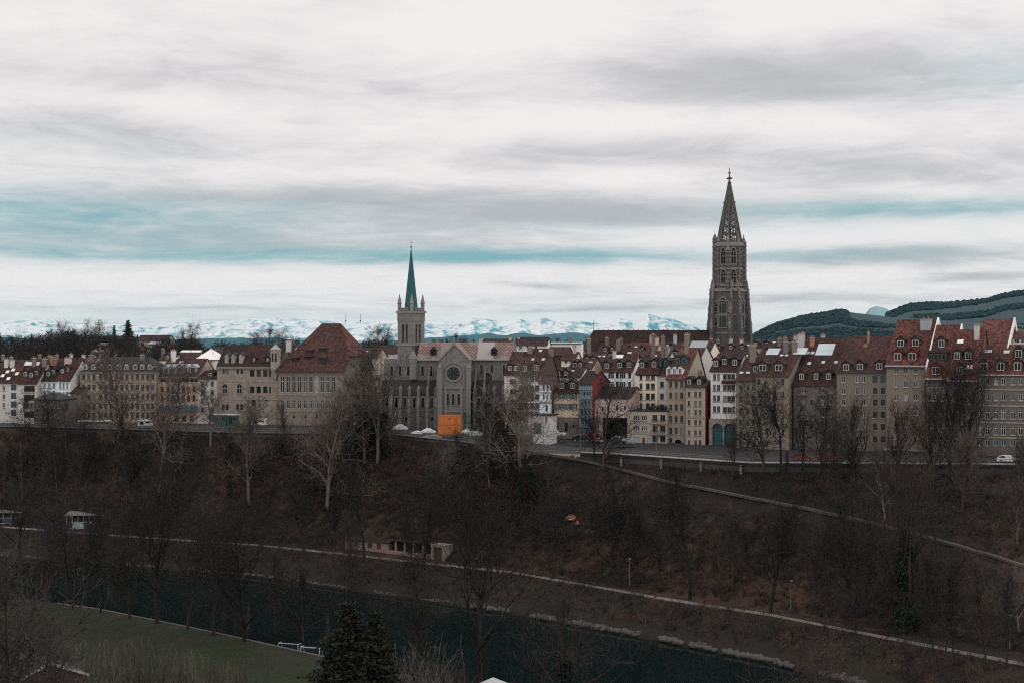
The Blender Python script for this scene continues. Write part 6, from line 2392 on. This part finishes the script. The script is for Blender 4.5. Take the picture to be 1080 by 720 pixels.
mat('bramble_twig', (.092, .054, .041), 'bark', amt=.5, color2=(.042, .030, .026), vary=0)
M['bramble'] = MATS['bramble_twig']
undergrowth()


def shrub_mesh(seed, H, n, m, sp=.5):
    r = random.Random(seed)
    segs = []
    for i in range(n):
        p = Vector((r.gauss(0, sp * .5), r.gauss(0, sp * .5), -.2))
        d = Vector((r.gauss(0, .28), r.gauss(0, .28), 1)).normalized()
        L = H * r.uniform(.6, 1.1)
        rr = r.uniform(.04, .075)
        for k in range(4):
            q = p + d * L / 4
            segs.append((*p, *q, rr, rr * .75))
            rr *= .75
            for _ in range(2):
                b = (d + Vector((r.gauss(0, .5), r.gauss(0, .5), .2))).normalized()
                segs.append((*q, *(q + b * L * r.uniform(.12, .28)), rr * .7, .012))
            d = (d + Vector((r.gauss(0, .12), r.gauss(0, .12), .05))).normalized()
            p = q
    v, f = tubes(np.array(segs), 4)
    return np_mesh('shrub', v, f, [M[m]])


SH = [shrub_mesh(1, 5, 9, 'stem', 1.6), shrub_mesh(2, 5, 12, 'stem', 2.2), shrub_mesh(3, 4, 16, 'stem', 2.4), shrub_mesh(4, 4, 20, 'twig_warm', 2.5)]
SG = 'bare shrubs at the foot of the meadow'
for i, (px, D, H) in enumerate(((84, 199, 1.0), (97, 196, .9), (112, 195, 1.1), (128, 196, 1.0), (143, 197, 1.15), (160, 195, .9), (176, 196, 1.05), (190, 194, .9), (205, 196, .95), (221, 195, .85), (240, 196, .75), (258, 195, .8))):
    o = link('shrub', SH[2 + i % 2], None)
    x = (px - 540) / FOC * D
    o.location = (x, D, on_ground(x, D))
    o.scale = (H * 1.3, H * 1.3, H * 1.75)
    o.rotation_euler = (0, 0, i * 1.3)
    tag(o, 'bare brownish shrub at the bottom of the meadow', 'shrub', SG)
SG = 'pale leafless shrubs by the spruces'
for i, (px, D, H) in enumerate(((418, 205, 1.0), (432, 203, 1.35), (447, 204, 1.3), (458, 206, 1.5), (470, 203, 1.1), (483, 204, .8), (409, 202, .9), (424, 198, .9), (440, 197, .9), (462, 198, .9))):
    o = link('shrub', SH[i % 2], None)
    x = (px - 540) / FOC * D
    o.location = (x, D, on_ground(x, D))
    o.scale = (H, H, H)
    o.rotation_euler = (0, 0, i * 1.7)
    tag(o, 'pale stemmed leafless shrub beside the spruces', 'shrub', SG)


def rubble():
    r = random.Random(6)
    ico = bmesh.new()
    bmesh.ops.create_icosphere(ico, subdivisions=1, radius=1)
    bv = np.array([v.co[:] for v in ico.verts]); bf = np.array([[v.index for v in f.verts] for f in ico.faces]); ico.free()
    rs = np.random.RandomState(3)
    V, F = [], []
    for i in range(2600):
        px = r.uniform(-150, 1200)
        n, f, p, e, ze = feat(px)
        if mnoise.noise(Vector((px * .03, 5, 1))) < -.12: continue
        D = f + abs(r.gauss(.35, .55)) + .05
        s = r.uniform(.18, .55) * (1.3 if px > 480 else .8)
        v = bv * (1 + (rs.rand(len(bv), 1) - .5) * .6) * np.array((s, s, s * .65))
        V.append(v + np.array(((px - 540) / FOC * D, D, .35 + (D - f) * .2)))
        F.append(bf + (len(V) - 1) * len(bv))
    o = link('rubble', np_mesh('rubble', np.concatenate(V), np.concatenate(F), [M['rock']]))
    tag(o, 'pale stones lining the far water edge', 'rubble', kind='stuff')


rubble()

# ------------------------------------------------------------------ walls, railings and small things
def edge_pt(px, back=0.3): return Vector(polar(px, feat(px)[3] + back, feat(px)[4]))


def retaining_wall(name, label, p0, p1, m, top=.2, deep=4.0, th=.45, step=8, coping='concrete'):
    mb = MB()
    pts = [edge_pt(px) for px in np.linspace(p0, p1, max(2, int((p1 - p0) / step)))]
    for a, b in zip(pts, pts[1:]):
        d = Vector((0, th, 0))
        for z0, z1, e, mi in ((-deep, top - .2, 0, 0), (top - .2, top, .12, 1)):
            ee = Vector((0, e, 0))
            lo = [a - ee + Vector((0, 0, z0)), b - ee + Vector((0, 0, z0)), b + d + ee + Vector((0, 0, z0)), a + d + ee + Vector((0, 0, z0))]
            mb.prism(lo, [v + Vector((0, 0, z1 - z0)) for v in lo], mi)
    o = mb.build(name, [M[m], M[coping]])
    return tag(o, label, 'wall')


def railing(label, p0, p1, h=1.05, gap=2.0, m='steel', back=.6, z0=.2, rails=(1.0, .55), cat='railing'):
    root = empty('railing', edge_pt(p0, back))
    tag(root, label, cat)
    base = root.location.copy()
    pts = [edge_pt(p0, back)]
    px = p0
    while px < p1:
        px += gap / (feat(px)[3] / FOC)
        pts.append(edge_pt(px, back))
    mb = MB()
    for a in pts:
        q = a - base
        mb.box(q.x - .035, q.x + .035, q.y - .035, q.y + .035, q.z + z0 - .1, q.z + z0 + h)
    mb.build('posts', M[m], root)
    mb = MB()
    for a, b in zip(pts, pts[1:]):
        for k in rails: mb.bar(a - base + Vector((0, 0, z0 + h * k)), b - base + Vector((0, 0, z0 + h * k)), .05)
    mb.build('rails', M[m], root)
    return root


retaining_wall('retaining_wall', 'long dark retaining wall with a pale coping below the school and halls', -90, 408, 'wall_stone', .35, 4.2)
retaining_wall('retaining_wall', 'sloping pale edged wall below the church building site', 408.5, 560, 'wall_stone', .25, 4.0)
retaining_wall('graffiti_wall', 'pale wall sprayed with coloured graffiti below the kiosk', 562, 612, 'pink_wall', .1, 3.6, .4)
retaining_wall('retaining_wall', 'dark wall carrying the road below the tall houses', 613, 1300, 'wall_stone', .38, 3.8, coping='gutter')
railing('thin steel railing on the long terrace wall to the left', -90, 408, z0=.35)
railing('steel site railing beside the orange containers', 409, 560, z0=.25)
railing('steel guard railing along the road below the tall houses', 562, 1300, z0=.38, h=.8, m='steel')
# colourful sprayed marks
gw = bpy.data.objects['graffiti_wall']
r = random.Random(12)
mb = MB()
for i in range(40):
    px = r.uniform(566, 609)
    p = edge_pt(px) + Vector((0, -.012 - i * .002, 0))
    z = r.uniform(-2.1, -.5)
    c = [(r.uniform(-.6, .6), r.uniform(-.45, .45)) for _ in range(5)]
    for (x0, z0), (x1, z1) in zip(c, c[1:]): mb.bar(p + Vector((x0, 0, z + z0)), p + Vector((x1, 0, z + z1)), .06, .06, 4, i % 4)
mb.build('graffiti', [mat('spray_teal', (.06, .25, .30)), mat('spray_black', (.02, .02, .02)), mat('spray_pale', (.5, .5, .5)), mat('spray_rust', (.30, .09, .06))], gw)
# concrete supports under the road edge
for i, px in enumerate((655, 697, 739, 781)):
    p = edge_pt(px, -.55)
    mb = MB()
    mb.box(-.25, .25, -.5, .5, -4.2, -.35)
    mb.prism([(-.25, .1, -.8), (.25, .1, -.8), (.25, -1.0, -.34), (-.25, -1.0, -.34)], [(-.25, .1, -.3), (.25, .1, -.3), (.25, -1.0, -.3), (-.25, -1.0, -.3)])
    o = mb.build('road_support', M['concrete'])
    o.location = p
    tag(o, ('concrete bracket under the road edge below the garage house', 'concrete bracket under the road edge below the grey house', 'concrete bracket under the road edge below the taupe house', 'concrete bracket under the road edge right of the two arches')[i], 'support', 'concrete brackets under the road edge')

# orange site containers
CY = 347.0


def container(label, px0, px1, z, h, D):
    x0, x1 = (px0 - 540) / FOC * D, (px1 - 540) / FOC * D
    root = empty('site_container', ((x0 + x1) / 2, D, z))
    tag(root, label, 'container', 'orange site containers')
    w, d = x1 - x0, 2.5
    mb = MB()
    mb.box(-w / 2, w / 2, .06, d - .06, .08, h - .08)
    n = int(w / .3)
    for k in range(n):
        q = -w / 2 + .2 + k * (w - .4) / n
        mb.box(q, q + .14, .015, .06, .2, h - .2)
    mb.build('body', M['orange'], root)
    mb = MB()
    for sx in (-1, 1):
        for yy in (0, d - .12): mb.box(sx * w / 2 - .06, sx * w / 2 + .06, yy, yy + .12, .08, h - .08)
    for zz in (0, h - .08): mb.box(-w / 2 - .06, w / 2 + .06, 0, d, zz, zz + .08)
    mb.build('frame', mat('dark_orange_paint', (.44, .125, .028)), root)
    mb = MB()
    mb.box(-.2, .2, -.02, .01, h * .6, h * .76)
    mb.build('window', M['brown_wall'], root)
    mb = MB()
    mb.box(w / 2 - 1.5, w / 2 - .6, -.015, .01, .12, h * .82)
    dd = mb.build('door', mat('dark_orange_paint', (.44, .125, .028)), root)
    mb = MB()
    mb.box(w / 2 - .8, w / 2 - .7, -.06, -.016, h * .4, h * .44)
    mb.build('handle', M['steel'], dd)


zc = zat(457.5, CY)
container('lower orange site container on the ground in front of the church', 462.3, 485.8, zc, 2.3, CY)
container('upper orange site container stacked on the lower one', 462.8, 485.5, zc + 2.31, 2.2, CY)


def pile(name, label, px, y, D, w, h, m, seed, cat='pile', d=1.6):
    r = random.Random(seed)
    mb = MB()
    n, k = 10, 4
    rows = []
    for j in range(k + 1):
        t = j / k
        rows.append([(math.cos(2 * math.pi * i / n) * w / 2 * (1 - t) ** .6 * r.uniform(.85, 1.1) + r.uniform(-.1, .1), math.sin(2 * math.pi * i / n) * d / 2 * (1 - t) ** .6 * r.uniform(.85, 1.1), h * .7 * t * r.uniform(.7, 1.2) - (.15 if j == 0 else 0)) for i in range(n)])
    for j in range(k):
        for i in range(n): mb.poly((rows[j][i], rows[j][(i + 1) % n], rows[j + 1][(i + 1) % n], rows[j + 1][i]))
    o = mb.build(name, M[m])
    o.location = at(px, y, D)
    tag(o, label, cat)
    return o


pile('tarpaulin', 'crumpled white tarpaulin left of the orange containers', 451, 455, 350, 4.4, 1.4, 'tarp', 1)
pile('tarpaulin', 'white covered heap at the right foot of the containers', 492, 455.5, 350, 3.2, 1.3, 'tarp', 2)
pile('tarpaulin', 'pale blue covered heap near the church corner', 503, 458, 346, 3.6, 1.5, 'greenhouse', 3)
pile('tarpaulin', 'white sheeted stack under the great plane tree', 422, 451.5, 358, 4.5, 1.6, 'tarp', 4)
pile('tarpaulin', 'low white sheet beside the site railing', 440, 456, 350, 3.4, .8, 'tarp', 5)
pile('rubble_heap', 'low brown heap of rubble in front of the containers', 455, 460.5, 343, 5.0, 1.0, 'gravel', 6)
pile('boulder', 'pale orange sandstone outcrop on the middle of the slope', 603, 547, hit(603, 547)[1], 2.8, 1.5, 'rust_rock', 7, 'rock', 1.8)
pile('boulder', 'small pale orange stone right of the sandstone outcrop', 609, 552, hit(609, 552)[1], 1.0, .9, 'rust_rock', 8, 'rock', 1.0)


def site_box(name, label, px, y, D, w, h, m, cat='site hut', d=2.2):
    root = empty(name, at(px, y, D))
    tag(root, label, cat)
    mb = MB()
    mb.box(-w / 2, w / 2, 0, d, -.3, h)
    mb.build('body', M[m], root)
    mb = MB()
    mb.prism([(-w / 2 - .15, -.15, h + .003), (w / 2 + .15, -.15, h + .003), (w / 2 + .15, d + .15, h + .003), (-w / 2 - .15, d + .15, h + .003)], [(-w / 2 - .15, -.15, h + .12), (w / 2 + .15, -.15, h + .12), (w / 2 + .15, d + .15, h + .3), (-w / 2 - .15, d + .15, h + .3)])
    mb.build('roof', M['gutter'], root)
    mb = MB()
    mb.box(-w * .3, -w * .05, -.04, -.004, .1, h * .8)
    mb.box(w * .1, w * .38, -.04, -.004, h * .45, h * .8)
    mb.build('opening', M['glass'], root)


site_box('site_hut', 'pale sided stall with a flat roof below the town hall flank', 374, 446, 365, 5.5, 2.0, 'tarp')
site_box('site_hut', 'teal stall on the terrace below the narrow grey house', 232, 447, 372, 3.4, 2.4, 'tealpaint')
site_box('site_hut', 'second teal stall right of the first on the terrace', 245, 446.5, 372, 2.6, 2.2, 'tealpaint')
site_box('site_hut', 'low white stall at the foot of the stone hall', 272, 446.5, 372, 4.2, 1.0, 'tarp')
site_box('site_hut', 'long low grey stall in front of the school', 98, 447.5, 372, 8.0, .8, 'concrete')
site_box('site_hut', 'small white stall right of the long one in front of the school', 152, 447.5, 372, 3.5, 1.0, 'tarp')


# ------------------------------------------------------------------ cars
_CAR = {}


def car_mesh(style):
    if style in _CAR: return _CAR[style]
    L, Wd = (4.5, 1.78)
    prof = [(-2.2, .35), (2.2, .35), (2.25, .62), (2.1, .82), (1.15, .95), (.45, 1.42), (-1.2, 1.45) if style == 'estate' else (-.9, 1.44), (-2.05, 1.0 if style != 'estate' else 1.05), (-2.25, .8)]
    mb = MB()
    mb.prism([(x, -Wd / 2 + (.10 if z > 1 else 0), z) for x, z in prof], [(x, Wd / 2 - (.10 if z > 1 else 0), z) for x, z in prof])
    body = mb
    gl = MB()
    for s in (-1, 1):
        y = s * (Wd / 2 - .035)
        y2 = s * (Wd / 2 - .085)
        bk = -1.95 if style == 'estate' else -1.7
        gl.prism([(1.0, y, .98), (.42, y2, 1.36), (bk + .7, y2, 1.38), (bk, y, .99)], [(1.0, y - s * .02, .98), (.42, y2 - s * .02, 1.36), (bk + .7, y2 - s * .02, 1.38), (bk, y - s * .02, .99)])
    gl.prism([(1.17, -.75, .97), (1.17, .75, .97), (.49, .68, 1.40), (.49, -.68, 1.40)], [(1.2, -.75, .99), (1.2, .75, .99), (.52, .68, 1.42), (.52, -.68, 1.42)])
    ty = MB(); rm = MB()

    def disc(m, r_, t):
        n = 14
        m.prism([(r_ * math.cos(2 * math.pi * i / n), -t, r_ * math.sin(2 * math.pi * i / n)) for i in range(n)], [(r_ * math.cos(2 * math.pi * i / n), t, r_ * math.sin(2 * math.pi * i / n)) for i in range(n)])
    disc(ty, .32, .11); disc(rm, .19, .125)
    hl = MB()
    hl.box(2.16, 2.27, -.14, .14, .62, .76)
    _CAR[style] = (body, gl.mesh('window', M['glass']), ty.mesh('tyre', M['tyre']), rm.mesh('rim', M['rim']), hl.mesh('headlight', M['sky_lit']), {})
    return _CAR[style]


def car(style, m, px, y, D, rz, label):
    body, gl, ty, rm, hl, cache = car_mesh(style)
    if m not in cache: cache[m] = body.mesh('body', M[m])
    x, d, z = at(px, y, D)
    root = empty('parked_car', (x, d, z), rz)
    tag(root, label, 'car', 'cars parked along the road')
    link('body', cache[m], root)
    link('window', gl, root)
    for sx in (1.38, -1.38):
        for sy in (-.80, .80):
            w = link('wheel', ty, root)
            w.location = (sx, sy, .32)
            link('rim', rm, w)
    for sy in (-.6, .6): link('headlight', hl, root).location = (0, sy, 0)


def road_car(style, m, px, off, rz, label):
    n, f, p, e, ze = feat(px)
    D = e + off
    x, d = (px - 540) / FOC * D, D
    z = ze + .02 + .08 * max(0, min(1, (off - 2) / 6.5)) + .01
    car(style, m, px, 360 + (CZ - z) / D * FOC, D, rz, label)


road_car('estate', 'carwhite', 1064, 6.5, R(-20), 'white estate car on the road before the corner house')
road_car('saloon', 'carred', 846, 7.2, R(-20), 'red car parked left under the balcony house')
road_car('saloon', 'carred', 871, 7.0, R(160), 'second red car parked right of the other red one')
car('saloon', 'carwhite', 587, 459.8, 336, R(-14), 'white car parked between the kiosk and the stone base')
car('saloon', 'cardark', 614, 465.2, 329, R(-18), 'dark car parked below the blue house')
car('saloon', 'cardark', 650, 468.3, 325, R(-18), 'dark car in front of the gatehouse passage')
car('estate', 'cargrey', 655, 465.8, 333, R(-18), 'silver estate car behind the dark one at the passage')
car('saloon', 'carred', 627, 462.5, 334, R(-18), 'red car between the blue house and the passage')
car('saloon', 'cargrey', 660, 468.5, 327, R(162), 'silver car parked beside the garage doors')
car('saloon', 'carred', 948, 478.5, 304, R(-25), 'red car in the recess of the tallest house')

# ------------------------------------------------------------------ lower buildings by the river
def bath_house():
    D = 307.0
    a = at(364, 586.5, 322)
    b = at(470, 597.5, 296)
    va = Vector((a[0], a[1], 0)); vb = Vector((b[0], b[1], 0))
    n, f, p, e, ze = feat(364)
    n2, f2, p2, e2, ze2 = feat(470)
    va = Vector(polar(364, p + 2.9, 4.1)); vb = Vector(polar(470, p2 + 2.9, 4.1))
    L = (vb - va).length
    ang = math.atan2(vb.y - va.y, vb.x - va.x)
    root = empty('bath_house', va, ang)
    tag(root, 'low pinkish bath house with dark openings by the riverside path', 'bath house')
    mb = MB()
    u = lambda px: (px - 364) / 106 * L
    mb.box(0, L, 0, .3, -1.5, .9)
    mb.box(0, u(411), 0, .3, 2.1, 2.6)
    for x0, x1 in ((364, 367), (371.5, 374.5), (378, 389), (393.5, 398.5), (403, 411)): mb.box(u(x0), u(x1), 0, .3, .9, 2.1)
    mb.box(0, .3, .3, 4.5, -1.5, 2.6); mb.box(u(411) - .3, u(411), .3, 4.5, -1.5, 2.6)
    mb.box(0, u(411), 4.5, 4.8, -1.5, 2.6)
    mb.build('wall', M['porch_pink'], root)
    for px in (369.2, 376.2, 391.2, 400.7):
        m2 = MB()
        m2.box(u(px) - .48, u(px) + .48, .15, .2, .92, 2.08)
        m2.box(u(px) - .04, u(px) + .04, .1, .15, .92, 2.08, 1)
        m2.build('window', [M['red_wall'], M['frame_dark']], root)
    m2 = MB()
    m2.prism([(-.4, -.6, 2.55), (-.4, 2.4, 3.1), (-.4, 5.4, 2.55), (-.4, 5.4, 2.4), (-.4, -.6, 2.4)], [(u(413), -.6, 2.55), (u(413), 2.4, 3.1), (u(413), 5.4, 2.55), (u(413), 5.4, 2.4), (u(413), -.6, 2.4)])
    m2.build('roof', M['tile_dark'], root)
    for px in (418.5, 428, 437, 447):
        m2 = MB()
        m2.box(u(px) - .22, u(px) + .22, .01, .29, .9, 3.0)
        m2.build('pillar', M['porch_pink'], root)
    m2 = MB()
    m2.box(u(413.2), u(456), -.3, 3.4, 3.002, 3.15)
    m2.build('porch_roof', M['tile_dark'], root)
    m2 = MB()
    m2.box(u(456.5), u(459), -.5, 2.5, -1.5, 2.7); m2.box(u(467.5), u(470.5), -.5, 2.5, -1.5, 2.7)
    m2.box(u(456.5), u(470.5), -.5, 2.5, 2.7, 3.2)
    m2.build('gate_frame', M['porch_pink'], root)
    m2 = MB()
    m2.box(u(459) + .01, u(467.5) - .01, -.1, .0, -1.5, 2.69)
    m2.build('gate', M['brown_wall'], root)


mat('bath_house_render', (.25, .205, .17), 'plaster', amt=.3, color2=(.16, .12, .105))
M['porch_pink'] = MATS['bath_house_render']
bath_house()


def pavilion(label, px0, px1, h, seed, m):
    n, f, p, e, ze = feat((px0 + px1) / 2)
    D = p + 3.2
    x0, x1 = (px0 - 540) / FOC * D, (px1 - 540) / FOC * D
    root = empty('pavilion', ((x0 + x1) / 2, D, 4.2))
    tag(root, label, 'pavilion')
    w = x1 - x0
    mb = MB()
    mb.box(-w / 2, w / 2, 3.3, 3.5, -1, h)
    for k in range(8):
        q = -w / 2 + k * (w - .12) / 7
        mb.box(q, q + .12, 0, .12, -1, h)
    for z in (.0, h * .5, h - .12): mb.box(-w / 2, w / 2, -.01, .13, z, z + .12)
    mb.build('frame', M['gutter'], root)
    r = random.Random(seed)
    for k in range(7):
        q = -w / 2 + k * (w - .12) / 7 + .14
        m2 = MB()
        m2.box(q, q + w / 7 - .18, .05, .09, .13, h * .5 - .01)
        if r.random() < .8: m2.build('panel', M[m if r.random() < .6 else 'glass_teal'], root)
    m2 = MB()
    m2.prism([(-w / 2 - .4, -.5, h + .003), (w / 2 + .4, -.5, h + .003), (w / 2 + .4, 3.9, h + .003), (-w / 2 - .4, 3.9, h + .003)], [(-w / 2 - .4, -.5, h + .12), (w / 2 + .4, -.5, h + .12), (w / 2 + .4, 3.9, h + .7), (-w / 2 - .4, 3.9, h + .7)])
    m2.build('roof', M['concrete'], root)


pavilion('pale green glazed pavilion among the trees on the left bank', 70, 112, 3.4, 1, 'greenhouse')
pavilion('teal glazed shed at the left edge of the far bank', -14, 46, 2.8, 2, 'tealpaint')


def goal(label, px, y, D, w, h, rz):
    x, d, z = at(px, y, D)
    root = empty('football_goal', (x, d, on_ground(x, d)), rz)
    tag(root, label, 'goal', 'small football goals on the meadow')
    mb = MB()
    for sx in (-1, 1):
        mb.bar((sx * w / 2, 0, 0), (sx * w / 2, 0, h), .075, n=6)
        mb.bar((sx * w / 2, 0, h), (sx * w / 2, 1.0, h), .05, n=6)
        mb.bar((sx * w / 2, 1.0, h), (sx * w / 2, 1.6, 0), .05, n=6)
        mb.bar((sx * w / 2, 0, .05), (sx * w / 2, 1.6, .05), .05, n=6)
    mb.bar((-w / 2, 0, h), (w / 2, 0, h), .075, n=6)
    mb.bar((-w / 2, 1.6, .05), (w / 2, 1.6, .05), .05, n=6)
    mb.box(-w / 2, w / 2, -.04, .02, .02, .75, 1)
    mb.build('frame', [M['goal'], M['goal']], root)
    mb = MB()
    for k in range(int(w / .25) + 1):
        q = -w / 2 + k * .25
        mb.bar((q, 1.0, h), (q, 1.6, .05), .012, n=3)
    for k in range(8):
        t = k / 7
        mb.bar((-w / 2, 1 + .6 * t, h - (h - .05) * t), (w / 2, 1 + .6 * t, h - (h - .05) * t), .012, n=3)
    mb.build('net', M['net'], root)


goal('pale football goal at the meadow edge, the left one of two', 304, 687, 236, 3.6, 2.1, R(-18))
goal('second pale football goal next to the spruces', 327, 690, 233, 3.4, 2.1, R(-18))


# roof corners that reach into the bottom of the picture
def shed(label, px, ytop, D, w, d, m, edge, rz, hgt=3.0):
    x, y, z = at(px, ytop, D)
    g = on_ground(x, y)
    root = empty('shed', (x, y, g), rz)
    tag(root, label, 'shed')
    zt_ = z - g
    eh = zt_ - w * .22
    mb = MB()
    prof = [(-w / 2, -2.0), (w / 2, -2.0), (w / 2, eh), (0, zt_ - .15), (-w / 2, eh)]
    mb.prism([(a, .3, b) for a, b in prof], [(a, d, b) for a, b in prof])
    mb.build('wall', M['brown_wall'], root)
    mb = MB()
    for s in (-1, 1):
        q = [(0, zt_ - .12), (s * (w / 2 + .5), eh - .2), (s * (w / 2 + .5), eh - .05), (0, zt_ + .05)]
        mb.prism([(a, 0, b) for a, b in q], [(a, d + .4, b) for a, b in q])
    rf = mb.build('roof', M[m], root)
    mb = MB()
    for s in (-1, 1):
        q = [(0, zt_ - .2), (s * (w / 2 + .5), eh - .28), (s * (w / 2 + .5), eh - .0), (0, zt_ + .1)]
        mb.prism([(a, -.08, b) for a, b in q], [(a, -.005, b) for a, b in q])
    mb.build('verge_board', M[edge], rf)
    mb = MB()
    mb.box(-.5, .5, .22, .29, -1, 1.9)
    mb.build('door', M['red_wall'], root)


shed('garden shed with white verge boards at the bottom of the picture', 521, 718.3, 170, 5.0, 1.6, 'gutter', 'white', R(4))
shed('grey roofed shed in the lower left corner behind bare twigs', 52, 699, 150, 7.5, 7.0, 'slate', 'gutter', R(38))


def lamp(label, x, y, z, h=5.0, rz=0.0, arm=.8):
    root = empty('street_lamp', (x, y, z), rz)
    tag(root, label, 'street lamp', 'slim street lamps')
    mb = MB()
    mb.ring(0, 0, -.3, .8, .09, .08, 8)
    mb.ring(0, 0, .8, h, .06, .04, 8)
    mb.build('pole', M['steel'], root)
    mb = MB()
    mb.bar((0, 0, h - .03), (0, -arm, h + .08), .03)
    mb.build('arm', M['steel'], root)
    mb = MB()
    mb.prism([(-.13, -arm - .35, h + .02), (.13, -arm - .35, h + .02), (.10, -arm + .15, h + .04), (-.10, -arm + .15, h + .04)], [(-.08, -arm - .3, h + .12), (.08, -arm - .3, h + .12), (.08, -arm + .12, h + .15), (-.08, -arm + .12, h + .15)])
    mb.build('lamp_head', M['gutter'], root)


for px, off, h, label in ((664, 3.0, 5.2, 'slim lamp on the riverside path beside the straight trunked tree'), (834, 3.0, 5.2, 'slim lamp on the riverside path right of the thick dark trunk'),
                          (1065, 3.0, 5.2, 'slim lamp on the riverside path at the right edge')):
    n, f, p, e, ze = feat(px)
    lamp(label, *polar(px, p + off, 4.2), h)
for px, h, label in ((573, 7, 'street lamp on the road in front of the kiosk'), (612, 7, 'street lamp on the road in front of the blue house'), (692, 7, 'street lamp on the road before the garage house'),
                     (790, 7, 'street lamp on the road right of the arches'), (957, 7, 'street lamp on the road before the tallest house')):
    p = edge_pt(px, 1.3)
    lamp(label, p.x, p.y, p.z + .1, h, math.pi, .9)
